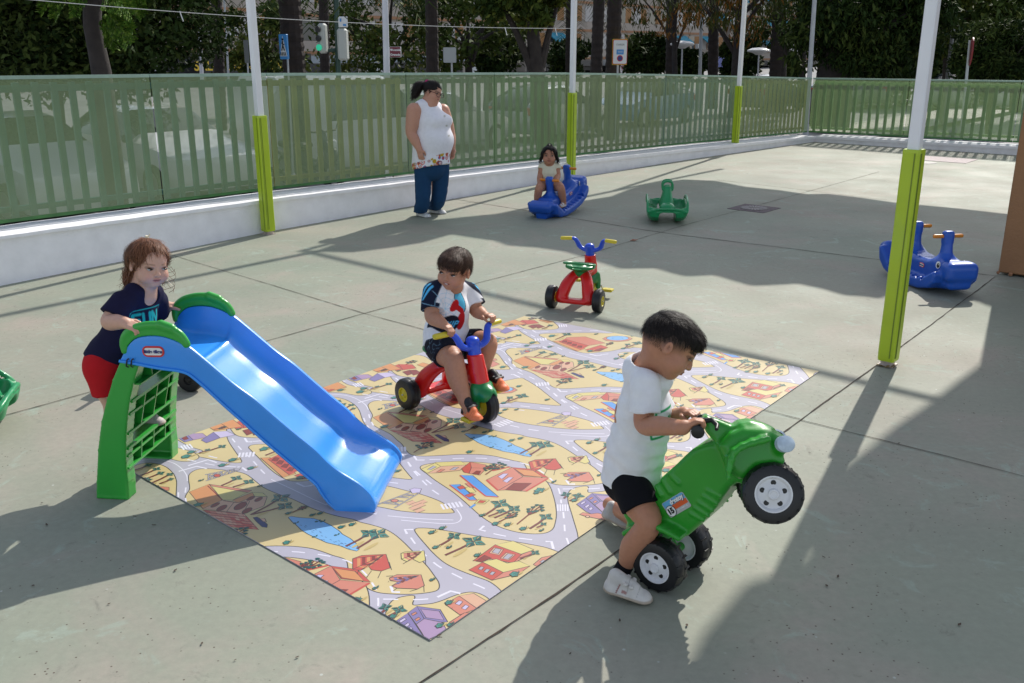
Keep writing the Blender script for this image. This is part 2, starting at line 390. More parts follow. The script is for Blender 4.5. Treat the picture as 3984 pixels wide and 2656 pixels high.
# playground slab reaches under the walls
sheet('playground_floor', [(-16, -6), (20, -6), (20, 8.0 + .5), (cx, cy), (-12.0 + .4 * NA[0], -1.6 + .4 * NA[1])], 0, gmat)
sheet('street', [(-220, -120), (220, -120), (220, 220), (-220, 220)], -.44, mat('asphalt', (.19, .19, .19), .85, .25, 1.5, .3, 80))
def off(p, n, d): return (p[0] + n[0] * d, p[1] + n[1] * d)
def strip(name, p, q, n, d0, d1, z, m):
    return sheet(name, [off(p, n, d0), off(q, n, d0), off(q, n, d1), off(p, n, d1)], z, m)
pm = mat('pavement_tile', (.46, .43, .39), .8, .2, 3, .2, 40)
strip('pavement', (-30, -23), (20, 37.2), NA, .45, 2.6, -.30, pm)
mb = MB(); km = mat('kerb_stone', (.42, .41, .38), .8, .15, 4)
p, q = (-30, -23), (20, 37.2)
mb.hexa([(*off(p, NA, 2.6), -.43), (*off(q, NA, 2.6), -.43), (*off(q, NA, 2.75), -.43), (*off(p, NA, 2.75), -.43), (*off(p, NA, 2.6), -.29), (*off(q, NA, 2.6), -.29), (*off(q, NA, 2.75), -.29), (*off(p, NA, 2.75), -.29)], km)
o = mb.build('kerb'); o['kind'] = 'structure'
# slab joints
jm = mat('joint_filler', (.05, .035, .025), .95, .5, 30)
def joint(name, pts, wd):
    pts = [np.array(p[:2]) for p in pts]; fine = []
    for i in range(len(pts) - 1):
        n = max(2, int(np.linalg.norm(pts[i + 1] - pts[i]) / .06)); fine += [pts[i] + (pts[i + 1] - pts[i]) * t / n for t in range(n)]
    fine.append(pts[-1]); vs = []; L_ = len(fine)
    d = nrm(np.append(pts[-1] - pts[0], 0)); nn = np.array([-d[1], d[0]]); wob = np.cumsum(RNG.normal(0, .0012, L_)); wob -= np.linspace(wob[0], wob[-1], L_)
    for i, p in enumerate(fine):
        e = wd * (.55 + .8 * RNG.random()); c = p + nn * wob[i]
        vs += [(*(c + nn * e), .004), (*(c - nn * e), .004)]
    mb = MB(); mb.add(vs, [[2 * i, 2 * i + 1, 2 * i + 3, 2 * i + 2] for i in range(L_ - 1)], jm); o = mb.build(name, fixn=False); o['kind'] = 'structure'
P = lambda l: [gp(*q) for q in l]
joint('slab_joint', P([(1440, 2790), (1646, 2654), (2166, 2313), (2365, 2175), (3112, 1631), (3405, 1422), (3663, 1232), (3872, 1077)]), .0036)
joint('slab_joint', P([(-300, 1722), (0, 1622), (400, 1512), (972, 1347), (1415, 1221), (1830, 1109), (2304, 985), (2503, 924)]), .0035)
joint('slab_joint', P([(2503, 924), (2664, 876), (2871, 820), (3307, 700), (3420, 668)]), .0035)
joint('slab_joint', P([(640, 983), (1415, 1221), (1662, 1288), (2977, 1598), (3112, 1631)]), .003)
joint('slab_joint', P([(3112, 1635), (3370, 1698), (3703, 1780), (3984, 1855), (4200, 1910)]), .003)
joint('slab_joint', P([(1747, 771), (2063, 822), (2499, 893), (2660, 916), (3445, 1014), (3700, 1052), (3880, 1075)]), .006)
joint('slab_joint', P([(2790, 700), (3000, 724), (3450, 778)]), .004)
# ---------------------------------------------------------------- low wall and screens
wm = mat('whitewashed_render', (.86, .85, .89), .85, .06, 6, .35, 35)
def lowwall(label, rows, n, name='low_wall'):
    t = thing(name, label, 'wall', (*rows[0][0], 0))
    b = MB(); c = MB(); cm = mat('whitewashed_cap', (.87, .86, .90), .85, .05, 8, .55, 28)
    for i in range(len(rows) - 1):
        (p, b0, c0, _), (q, b1, c1, _) = rows[i], rows[i + 1]
        b.hexa([(*p, -.5), (*q, -.5), (*off(q, n, .4), -.5), (*off(p, n, .4), -.5), (*p, b0), (*q, b1), (*off(q, n, .4), b1), (*off(p, n, .4), b0)], wm)
        # cap in slabs about 1.5 m long with uneven lips
        k = max(1, int(np.hypot(q[0] - p[0], q[1] - p[1]) / .25))
        for j in range(k):
            def at_(t_): return ((p[0] + (q[0] - p[0]) * t_, p[1] + (q[1] - p[1]) * t_), b0 + (b1 - b0) * t_, c0 + (c1 - c0) * t_)
            A, B = at_(j / k), at_((j + 1) / k)
            lip = .035
            c.hexa([(*off(A[0], n, -lip), A[1]), (*off(B[0], n, -lip), B[1]), (*off(B[0], n, .42), B[1]), (*off(A[0], n, .42), A[1]), (*off(A[0], n, -lip), A[2] - .012), (*off(B[0], n, -lip), B[2] - .012), (*off(B[0], n, .42), B[2]), (*off(A[0], n, .42), A[2])], cm)
    def merge(o):
        bm = bmesh.new(); bm.from_mesh(o.data); bmesh.ops.remove_doubles(bm, verts=bm.verts, dist=.001)
        bad = [f for f in bm.faces if all(len(e.link_faces) > 2 for e in f.edges if True)]; bmesh.ops.delete(bm, geom=bad, context='FACES')
        for v in bm.verts:
            if name == 'low_wall' and o.name.startswith('coping'): v.co += Vector((0, 0, 1)) * .002 * math.sin(v.co.x * 9 + v.co.y * 7) * (1 if v.co.z > .1 else .6)
        bmesh.ops.recalc_face_normals(bm, faces=bm.faces); bm.to_mesh(o.data); bm.free()
    merge(b.build('wall_face', t, world=True)); merge(c.build('coping', t, world=True))
    return t
lowwall('long white rendered low wall with rough coping below the green mesh screens on the left', WALL, NA)
lowwall('short-looking white low wall below the striped far screen on the right', WALLR, NR)
def screen_mat():
    m = bpy.data.materials.new('perforated_green_steel'); m.use_nodes = True; nt = m.node_tree; N = nt.nodes; L = nt.links; b = N['Principled BSDF']
    b.inputs['Base Color'].default_value = (.115, .215, .075, 1); b.inputs['Roughness'].default_value = .55
    tc = N.new('ShaderNodeTexCoord'); sx = N.new('ShaderNodeSeparateXYZ'); L.new(tc.outputs['UV'], sx.inputs[0])
    def mth(op, x, y=None, z=None):
        n = N.new('ShaderNodeMath'); n.operation = op
        for i, v in enumerate((x, y, z)):
            if v is None: continue
            if isinstance(v, (int, float)): n.inputs[i].default_value = v
            else: L.new(v, n.inputs[i])
        return n.outputs[0]
    # staggered round holes, 10 mm pitch
    P_ = .010
    u = mth('DIVIDE', sx.outputs[0], P_); v = mth('DIVIDE', sx.outputs[1], P_ * .866)
    row = mth('FLOOR', v); sh = mth('MULTIPLY', mth('MODULO', row, 2.0), .5)
    fu = mth('SUBTRACT', mth('FRACT', mth('ADD', u, sh)), .5); fv = mth('MULTIPLY', mth('SUBTRACT', mth('FRACT', v), .5), .866)
    d2 = mth('ADD', mth('MULTIPLY', fu, fu), mth('MULTIPLY', fv, fv))
    hole = mth('LESS_THAN', d2, .335 * .335)
    no = N.new('ShaderNodeTexNoise'); no.inputs['Scale'].default_value = 3; no.inputs['Detail'].default_value = 7; L.new(tc.outputs['Object'], no.inputs['Vector'])
    mx = N.new('ShaderNodeMix'); mx.data_type = 'RGBA'; mx.inputs[6].default_value = (.28, .385, .185, 1); mx.inputs[7].default_value = (.35, .43, .27, 1); L.new(no.outputs['Fac'], mx.inputs[0]); L.new(mx.outputs[2], b.inputs['Base Color'])
    tr = N.new('ShaderNodeBsdfTransparent'); ms = N.new('ShaderNodeMixShader'); out = N['Material Output']
    tl = N.new('ShaderNodeBsdfTranslucent'); tl.inputs[0].default_value = (.20, .34, .11, 1)
    m2 = N.new('ShaderNodeMixShader'); m2.inputs[0].default_value = .22; L.new(b.outputs[0], m2.inputs[1]); L.new(tl.outputs[0], m2.inputs[2])
    L.new(hole, ms.inputs[0]); L.new(m2.outputs[0], ms.inputs[1]); L.new(tr.outputs[0], ms.inputs[2]); L.new(ms.outputs[0], out.inputs[0])
    return m
scm = screen_mat()
BARC = [mat('bar_' + n, c, .5, .2, 8) for n, c in (('teal', (.012, .12, .13)), ('grey_green', (.06, .11, .08)), ('yellow', (.24, .21, .03)), ('olive', (.09, .085, .035)), ('green', (.045, .16, .04)), ('blue', (.02, .09, .16)))]
rail_m = mat('galvanised_rail', (.30, .42, .36), .4, .1, 9, metal=.3)
def hgt(rows, s):                          # interpolate along the wall
    acc = 0
    for i in range(len(rows) - 1):
        p, q = rows[i][0], rows[i + 1][0]; l = math.hypot(q[0] - p[0], q[1] - p[1])
        if s <= acc + l or i == len(rows) - 2:
            t = (s - acc) / l; return (p[0] + (q[0] - p[0]) * t, p[1] + (q[1] - p[1]) * t), rows[i][2] + (rows[i + 1][2] - rows[i][2]) * t, rows[i][3] + (rows[i + 1][3] - rows[i][3]) * t
        acc += l
def screens(label, rows, n, edges, colsq, d=.31):
    tot = sum(math.hypot(rows[i + 1][0][0] - rows[i][0][0], rows[i + 1][0][1] - rows[i][0][1]) for i in range(len(rows) - 1))
    edges = [0] + [e for e in edges if 0 < e < tot] + [tot]
    t = thing('mesh_fence', label, 'fence', (*off(rows[0][0], n, d), rows[0][2]))
    for i in range(len(edges) - 1):
        s0, s1 = edges[i], edges[i + 1]
        A, B = hgt(rows, s0), hgt(rows, s1 - .012)
        a0, b0 = off(A[0], n, d), off(B[0], n, d); zA0, zA1, zB0, zB1 = A[1] + .035, A[2], B[1] + .035, B[2]
        L_ = math.hypot(b0[0] - a0[0], b0[1] - a0[1])
        me = bpy.data.meshes.new('mesh_panel'); me.from_pydata([(*a0, zA0), (*b0, zB0), (*b0, zB1), (*a0, zA1)], [], [[0, 1, 2, 3]])
        uv = me.uv_layers.new(name='UVMap')
        for k, c in enumerate([(0, 0), (L_, 0), (L_, zB1 - zB0), (0, zA1 - zA0)]): uv.data[k].uv = c
        me.materials.append(scm); link('mesh_panel', me, t, True)
        X = lambda p_, z_, dd: (*off(p_, n, dd), z_)
        for (p1, z1), (p2, z2), h_ in (((a0, zA1), (b0, zB1), -.03), ((a0, zA0), (b0, zB0), .03)):
            f = MB(); f.hexa([X(p1, z1, -.002), X(p2, z2, -.002), X(p2, z2, .028), X(p1, z1, .028), X(p1, z1 + h_, -.002), X(p2, z2 + h_, -.002), X(p2, z2 + h_, .028), X(p1, z1 + h_, .028)], rail_m if h_ < 0 else BARC[4]); f.build('top_rail' if h_ < 0 else 'bottom_rail', t, world=True)
        cm = BARC[colsq[i % len(colsq)]]
        bars = MB(); k = max(2, int(L_ / .165))   # flat bars behind the mesh sheet
        for j in range(k):
            tt = (j + .5) / k; p_ = (a0[0] + (b0[0] - a0[0]) * tt, a0[1] + (b0[1] - a0[1]) * tt); z0 = zA0 + (zB0 - zA0) * tt; z1 = zA1 + (zB1 - zA1) * tt
            u = nrm([b0[0] - a0[0], b0[1] - a0[1], 0]) * .030
            q0 = off(p_, n, .055); q1 = off(p_, n, .085)
            bars.hexa([(q0[0] - u[0], q0[1] - u[1], z0), (q0[0] + u[0], q0[1] + u[1], z0), (q1[0] + u[0], q1[1] + u[1], z0), (q1[0] - u[0], q1[1] - u[1], z0), (q0[0] - u[0], q0[1] - u[1], z1 - .06), (q0[0] + u[0], q0[1] + u[1], z1 - .06), (q1[0] + u[0], q1[1] + u[1], z1 - .06), (q1[0] - u[0], q1[1] - u[1], z1 - .06)], cm)
        u = nrm([b0[0] - a0[0], b0[1] - a0[1], 0])
        for zz0, zz1, hh in ((zA0 + .07, zB0 + .07, .05), (zA1 - .14, zB1 - .14, .06)):
            A_, B_ = off(a0, n, .088), off(b0, n, .088); A2, B2 = off(a0, n, .11), off(b0, n, .11)
            bars.hexa([(*A_, zz0), (*B_, zz1), (*B2, zz1), (*A2, zz0), (*A_, zz0 + hh), (*B_, zz1 + hh), (*B2, zz1 + hh), (*A2, zz0 + hh)], cm)
        bars.build('bar_rack', t, world=True)
    return t
def s_of(px, z):
    q = gp(*px, z)[:2] - NA[:2] * .31; acc = 0; best = (9, 0)
    for i in range(len(WALL) - 1):
        p = np.array(WALL[i][0]); d = np.array(WALL[i + 1][0]) - p; l = np.linalg.norm(d); t_ = np.clip((q - p) @ d / l / l, 0, 1); e = np.linalg.norm(p + d * t_ - q); best = min(best, (e, acc + t_ * l)); acc += l
    return best[1]
E1, E2, E3 = s_of((591, 792), .40), s_of((1534, 677), .33), s_of((2166, 611), .26)
SW1 = WALL[:-1] + [((WALL[-1][0][0] - NA[1] * -.31, WALL[-1][0][1] - NA[0] * .31), *WALL[-1][1:])]
dR_ = nrm([9.582 - 6.615, 18.022 - 20.785, 0]); SW2 = [((WALLR[0][0][0] - dR_[0] * .31, WALLR[0][0][1] - dR_[1] * .31), *WALLR[0][1:])] + WALLR[1:]
screens('long perforated green metal screen fence with bars behind it, along the street', SW1, NA, [E1 - 2.8, E1, (E1 + E2) / 2 - .35, E2, (E2 + E3) / 2, E3, E3 + 2.8, E3 + 5.6], [0, 0, 0, 2, 1, 4, 3, 5, 2])
screens('far green mesh fence with thin bars at the right end of the playground', SW2, NR, [2.1, 4.2, 6.3, 8.0], [4, 4, 0, 4])
# ---------------------------------------------------------------- pergola posts and beams
POSTS = [(-2.629, 9.974), (.912, 14.575), (4.383, 18.67), (2.36, 5.56)]
STEP_A = np.array([3.53, 4.4]); HT = 5.27
padm = mat('lime_vinyl_pad', (.42, .56, .018), .42, .06, 5, .12, 14, coat=.15)
seam = mat('lime_vinyl_seam', (.17, .24, .02), .6)
wpm = mat('white_painted_post', (.80, .80, .83), .4, .04, 3)
footm = mat('post_foot_steel', (.5, .42, .38), .6, .3, 20, metal=.2)
labels = ['white pergola post with lime pad nearest the slide, beside the left wall', 'white pergola post with lime pad behind the toddler on the blue rocker', 'farthest white pergola post with lime pad, by the corner of the wall', 'white post with lime pad closest to the camera, in front of a whale rocker']
tw = [R(50.4)] * 4
def post(xy, label, padtop, pw, ww, tall):
    t = thing('pergola_post', label, 'post', (*xy, 0), R(49), 'pergola posts with lime pads')
    p = MB(); z0 = .035
    rows = [z0, z0 + .012] + [z0 + .06 + i * (padtop - z0 - .09) / 8 for i in range(9)] + [padtop - .012, padtop]
    def ring(z, s):
        w_ = pw * s; b_ = w_ * .2; return [(-w_, -w_ + b_, z), (-w_ + b_, -w_, z), (w_ - b_, -w_, z), (w_, -w_ + b_, z), (w_, w_ - b_, z), (w_ - b_, w_, z), (-w_ + b_, w_, z), (-w_, w_ - b_, z)]
    vs = []
    for i, z in enumerate(rows):
        vs += ring(z, (.94 if i in (0, len(rows) - 1) else 1.0) + .012 * math.sin(i * 2.1 + xy[0]))
    k = len(rows); fs = [[i * 8 + j, i * 8 + (j + 1) % 8, i * 8 + 8 + (j + 1) % 8, i * 8 + 8 + j] for i in range(k - 1) for j in range(8)] + [list(range(8))[::-1], [(k - 1) * 8 + j for j in range(8)]]
    p.add(vs, fs, padm); pad = p.build('pad', t, smooth=True)
    s = MB()
    for sx in (-.55, ):                    # stitched seam and zip flap on the corner side
        for yy in (-pw * 1.012 - .003,):
            s.box((sx * pw, yy, .06), (sx * pw + .006, yy + .006, padtop - .02), seam)
    s.box((-pw * .80, -pw * 1.012 - .003, .06), (-pw * .80 + .003, -pw * 1.012 + .003, padtop - .02), seam)
    s.box((-pw * 1.012 - .003, -pw * .5, .06), (-pw * 1.012 + .003, -pw * .5 + .006, padtop - .02), seam)
    s.build('seam', pad)
    q = MB(); q.box((-ww, -ww, padtop - .3), (ww, ww, tall), wpm, bev=.006); q.build('white_pole', t)
    f = MB(); f.box((-pw * .9, -pw * .9, 0), (pw * .9, pw * .9, .008), footm); f.box((-ww, -ww, .008), (ww, ww, .30), footm); f.build('foot_plate', t)
    return t
for i, xy in enumerate(POSTS):
    post(xy, labels[i], [1.246, 1.29, 1.25, 1.335][i], [.058, .056, .058, .052][i], [.036, .036, .036, .034][i], HT)
bm_m = mat('white_beam', (.75, .75, .78), .45)
def beam(name, label, A, B, wd=.05):
    mb = MB(); A = np.append(A, HT - .03); B = np.append(B, HT - .03); mb.tube([A, B], wd, bm_m, n=4); o = mb.build(name); tag(o, label, 'beam', 'overhead pergola beams')
PO = [np.array(p) for p in POSTS]; P0 = PO[0] - STEP_A; P3 = PO[3]; P5 = P3 + STEP_A; P6 = P5 + STEP_A; PM = P3 - STEP_A
beam('pergola_beam', 'overhead white beam above the long wall', P0 - STEP_A * 1.0, PO[2] + .6 * STEP_A)
beam('pergola_beam', 'overhead white cross beam above the left post', PO[0], P3)
beam('pergola_beam', 'overhead white cross beam above the middle post', PO[1], P5)
# the canopies between the beams, rolled out with scalloped hems
cvm = mat('canopy_cloth', (.62, .60, .55), .9)
OFFS = np.array([-2.994, -5.517])
def canopy(label, pts):
    base = [np.array(gp(x * DS, y * DS)[:2]) - OFFS for x, y in pts]
    mb = MB(); mb.prism([tuple(p) for p in base], HT - .06, HT - .05, cvm); tag(mb.build('shade_canopy'), label, 'canopy', 'overhead shade canopies')
canopy('overhead shade cloth with a scalloped hem above the far rockers', [(712, 580), (760, 563), (850, 545), (905, 540), (960, 510), (1060, 500), (1160, 490), (1225, 482), (1325, 464), (1400, 452), (1440, 436), (1500, 421), (1568, 413), (1640, 416), (1710, 430), (1790, 438), (1850, 447), (1900, 446), (1975, 455), (2050, 466), (2200, 480), (2420, 505), (2700, 540), (2750, 720), (2480, 745), (2320, 725), (2240, 695), (2200, 690), (2120, 680), (2080, 665), (2020, 690), (1985, 685), (1935, 682), (1890, 668), (1830, 655), (1770, 658), (1722, 660), (1680, 648), (1636, 635), (1570, 638), (1540, 631), (1500, 619), (1420, 620), (1380, 608), (1325, 590), (1290, 580), (1230, 571), (1160, 566), (1130, 555), (1080, 548), (1030, 540), (960, 560), (900, 570), (800, 582)])
canopy('overhead shade cloth above the right foreground', [(2285, 757), (2290, 800), (2270, 830), (2200, 880), (2130, 935), (2050, 990), (1990, 1040), (1930, 1085), (1890, 1130), (1860, 1190), (1830, 1240), (1850, 1290), (1800, 1330), (1700, 1360), (1600, 1480), (1540, 1600), (1500, 1750), (2700, 1850), (2800, 1100), (2800, 760)])
# ---------------------------------------------------------------- toys
def clip(s, p0, n):                        # cut the last shape flat on the side n points to
    fn, lo, hi, k, op = s.p[-1]; p0 = np.asarray(p0, float); n = nrm(n)
    s.p[-1] = (lambda X, Y, Z: np.maximum(fn(X, Y, Z), (X - p0[0]) * n[0] + (Y - p0[1]) * n[1] + (Z - p0[2]) * n[2]), lo, hi, k, op)
Sdf.clip = lambda s, p0, n: (clip(s, p0, n), s)[1]
def plastic(name, col, rough=.32, var=.05): return mat(name, col, rough, var, 7, .03, 120, coat=.12)
BLUE = plastic('slide_blue_plastic', (.035, .29, .86), .26); GREEN = plastic('slide_green_plastic', (.03, .36, .045), .34)
TBLUE = plastic('handlebar_blue_plastic', (.016, .075, .60), .3); RED = plastic('red_plastic', (.70, .010, .010), .28); TGREEN = plastic('dark_green_plastic', (.008, .20, .05), .3)
YEL = plastic('yellow_plastic', (.62, .50, .025), .38); BLK = mat('black_rubber', (.012, .012, .014), .42, .2, 20, .05, 80, spec=.45); WHT = plastic('white_plastic', (.72, .72, .74), .4)
QGREEN = plastic('quad_green_plastic', (.020, .30, .020), .36); WBLUE = plastic('rocker_blue_plastic', (.008, .085, .47), .36); ORG = plastic('orange_plastic', (.68, .22, .012), .38)
RGREEN = plastic('rocker_green_plastic', (.006, .27, .09), .36); STEEL = mat('steel_nut', (.5, .5, .5), .35, metal=1)
PR = {n: mat('print_' + n, c, .45) for n, c in (('red', (.62, .03, .03)), ('white', (.8, .8, .8)), ('navy', (.02, .03, .17)), ('black', (.01, .01, .01)), ('sky', (.12, .42, .68)), ('orange', (.68, .10, .02)), ('grey', (.45, .45, .45)))}
def rrect(w, h, r, n=6):
    pts = []
    for cx_, cy_, a0 in ((w - r, h - r, 0), (-w + r, h - r, 90), (-w + r, -h + r, 180), (w - r, -h + r, 270)):
        pts += [(cx_ + r * math.cos(R(a0 + 90 * i / n)), cy_ + r * math.sin(R(a0 + 90 * i / n))) for i in range(n + 1)]
    return pts
def maker_badge(X, sz, parent):            # oval red badge with the maker's lettering
    b = MB(); b.prism(rrect(sz, sz * .5, sz * .46), 0, .0025, PR['red'], X); b.prism(rrect(sz * .84, sz * .33, sz * .3), .0025, .0038, PR['white'], X)
    o = b.build('badge', parent, world=True)
    text('little tikes', sz * .42, PR['navy'], o, lambda p: X((p[0], p[1], p[2] + .005)), ext=.0008, bold=.0008)
# ---- the slide
SE = nrm([.9945, -.105, 0]); SN = nrm([.105, .9945, 0]); SP = np.array([-1.72, 3.712, 0]); UPV = np.array([0, 0, 1.]); SW = .50
c1 = lambda X, Y: (300 + .7333 * X, 850 + .7333 * Y); c5 = lambda X, Y: (500 + .8292 * X, 1200 + .8292 * Y)
def sl(px, d=0.0):
    p = onplane(px[0], px[1], SP + SN * d, SN); return np.array([(p - SP) @ SE, p[2]])
slide = thing('toddler_slide', 'blue toddler slide with green ladder and green hand rails standing on the play mat', 'slide', SP + SN * SW / 2)
d1 = lambda X, Y: (380 + .5582 * X, 1150 + .5582 * Y); d2 = lambda X, Y: (900 + .5802 * X, 1500 + .5802 * Y)
st = [(d1(*p), d1(*q)) for p, q in (((160, 440), (155, 460)), ((178, 400), (200, 467)), ((215, 340), (250, 476)), ((260, 300), (300, 485)), ((320, 283), (350, 495)), ((400, 280), (420, 508)), ((470, 290), (490, 518)), ((540, 315), (560, 527)), ((600, 345), (600, 537)), ((640, 362), (640, 553)), ((740, 443), (700, 600)), ((850, 535), (800, 690)), ((962, 627), (900, 782)))] + \
     [(d2(*p), d2(*q)) for p, q in (((160, 95), (90, 255)), ((300, 215), (210, 362)), ((430, 325), (330, 465)), ((560, 430), (450, 565)), ((640, 510), (520, 622)), ((720, 575), (572, 668)), ((800, 625), (600, 715)), ((870, 670), (625, 750)), ((930, 720), (668, 800)), ((962, 765), (720, 848)), ((975, 805), (840, 856)), ((968, 838), (930, 853)))]
T_ = np.array([sl(t) for t, b in st]); B_ = np.array([sl(b) for t, b in st]); B_[:, 1] = np.maximum(B_[:, 1], .004)
fd = [.003, .03, .07, .10, .118, .125, .122, .115, .105, .095, .088, .085, .085, .085, .085, .085, .082, .08, .075, .066, .052, .036, .02, .01, .004]
NS = 110
T2 = resample(T_, NS); B2 = resample(B_, NS); F2 = resample(np.array(fd)[:, None], NS)[:, 0]; B2[:, 1] = np.maximum(B2[:, 1], .003)
ss_ = lambda x, a_, b_: (lambda t: t * t * (3 - 2 * t))(min(1, max(0, (x - a_) / (b_ - a_))))
vs = []; rim = .020
for i in range(NS):
    t, b = T2[i], B2[i]; d = (b - t); L_ = np.linalg.norm(d) + 1e-6; d = d / L_; dep = min(F2[i], L_ * .93)
    fl = t + d * dep; fu = t + d * min(dep + .008, L_ * .97)
    def pt(q, w): return SP + SE * q[0] + SN * w + UPV * max(q[1], .003)
    flare = .014 * ss_(i / NS, .80, .93)
    ring = [pt(b, .012 - flare), pt(b, -flare), pt(t + d * .012, -flare), pt(t + d * .003, .003 - flare), pt(t, rim * .5 - flare), pt(t + d * .003, rim - flare), pt(t + d * .014, rim + .004 - flare)]
    if dep > .03:
        ring += [pt(t + d * (dep * .55), rim + .014), pt(t + d * (dep * .85), rim + .030), pt(fl, rim + .055), pt(fl + d * .004, SW * .35)]
    else:
        ring += [pt(t + d * (dep * .6), rim + .012), pt(t + d * (dep * .85), rim + .02), pt(fl, rim + .045), pt(fl, SW * .35)]
    full = ring + [pt(fl + d * .004, SW * .5)] + [q + 0 * q for q in []]
    mir = []
    for q in ring[::-1]:
        w_ = (q - SP) @ SN; mir.append(q + SN * (SW - 2 * w_))
    under = [pt(fu, SW - .03), pt(fu, SW * .5), pt(fu, .03)]
    vs.append(full + mir + under)
n = len(vs[0]); fs = [[i * n + j, i * n + (j + 1) % n, (i + 1) * n + (j + 1) % n, (i + 1) * n + j] for i in range(NS - 1) for j in range(n)]
mb = MB(); mb.add([p for r in vs for p in r], fs + [list(range(n)), [(NS - 1) * n + j for j in range(n)]], BLUE)
chute = mb.build('chute', slide, smooth=True, world=True)
# thickened edge bead along the lower edge of the panel
mb = MB()
for w in (-.004, SW + .004): mb.tube([SP + SE * q[0] + SN * w + UPV * (max(q[1], .006) + .004) for q in B2[:100:2]], .0065, BLUE, n=8)
mb.build('edge_bead', chute, smooth=True, world=True)
bx_ = sl(d1(389, 388)); bu = nrm(SE + UPV * .02); bv = nrm(np.cross(SN, bu) * -1)
bv = np.cross(bu, -SN) * -1 if np.cross(bu, -SN)[2] < 0 else np.cross(bu, -SN)
maker_badge(frame(SP + SE * bx_[0] + UPV * bx_[1] - SN * .0005, bu, bv, -SN), .0475, chute)
for d0, nm in ((0, 'near'), (SW, 'far')):  # green hand rails on the humps
    arc = [sl(d1(*q)) for q in ((183, 385), (172, 335), (185, 280), (230, 238), (295, 216), (365, 207), (435, 212), (505, 238), (560, 268), (596, 312), (612, 343))]
    low = [sl(d1(*q)) for q in ((600, 345), (540, 315), (470, 290), (400, 280), (320, 283), (260, 300), (215, 340), (188, 388))]
    s = Sdf(); w0 = d0 + (.010 if nm == 'near' else -.010)
    s.poly(np.concatenate([resample(arc, 28), resample(low, 24)]), SP + SN * w0, SE, UPV, SN, .012, .004, .004)
    s.chain([SP + SE * q[0] + UPV * q[1] + SN * w0 for q in arc], .0165, .008, sm=28)
    q0, q1 = arc[5], arc[8]; s.cap(SP + SE * arc[6][0] + UPV * (arc[6][1] + .004) + SN * w0, SP + SE * arc[7][0] + UPV * (arc[7][1] + .004) + SN * w0, .020, k=.006)
    sdf_obj('hand_rail', s, .0045, GREEN, slide)
ties = MB()
for X0 in (272, 297):
    q = sl(c1(X0, 745)); q2 = sl(c1(X0 - 4, 778)); ties.tube([SP + SE * (q[0] + .006) + UPV * (q[1] + .004) - SN * .006, SP + SE * q[0] + UPV * q[1] - SN * .012, SP + SE * q2[0] + UPV * q2[1] - SN * .012, SP + SE * (q2[0] + .008) + UPV * (q2[1] - .006) - SN * .008], .0032, BLK, n=6)
ties.build('cable_tie', slide, smooth=True, world=True)
# ladder
legpts = [(232, 757), (190, 860), (160, 960), (130, 1080), (112, 1230), (104, 1400), (104, 1478), (180, 1491), (268, 1494), (262, 1400), (250, 1300), (250, 1180), (257, 1070), (270, 970), (292, 870), (318, 782)]
leg = np.array([sl(c1(*q)) for q in legpts]); leg[:, 1] = np.maximum(leg[:, 1], 0)
flg = np.array([sl(c1(*q), .03) for q in ((322, 785), (300, 870), (282, 960), (266, 1080), (262, 1180), (278, 1290), (296, 1400), (312, 1452))])
for d0, sg in ((0, 1), (SW, -1)):
    s = Sdf()
    s.poly(leg, SP + SN * (d0 + sg * .010), SE, UPV, SN, .010, .006, .004)
    # back flange and front flange of the channel
    for ch in ([0, 1, 2, 3, 4, 5, 6], [15, 14, 13, 12, 11, 10, 9, 8]):
        for i in range(len(ch) - 1):
            p, q = leg[ch[i]], leg[ch[i + 1]]; c = (p + q) / 2; d = q - p; l = np.linalg.norm(d); d /= l
            ax = [SE * d[0] + UPV * d[1], SN, SE * -d[1] + UPV * d[0]]
            s.box(SP + SE * c[0] + UPV * max(c[1], .004) + SN * (d0 + sg * .040), (l / 2 + .003, .036, .004), ax, .002, .006)
    p, q = leg[6], leg[8]; s.box(SP + SE * (p[0] + q[0]) / 2 + UPV * .006 + SN * (d0 + sg * .04), ((q[0] - p[0]) / 2, .042, .007), [SE, SN, UPV], .003, .004)
    sdf_obj('ladder_side', s, .0055, GREEN, slide)
def leg_x(z, front=False):                 # edge of the leg at the height z
    pts = leg[8:16] if front else leg[0:7]; zz = pts[:, 1]; o = np.argsort(zz); return np.interp(z, zz[o], pts[o, 0])
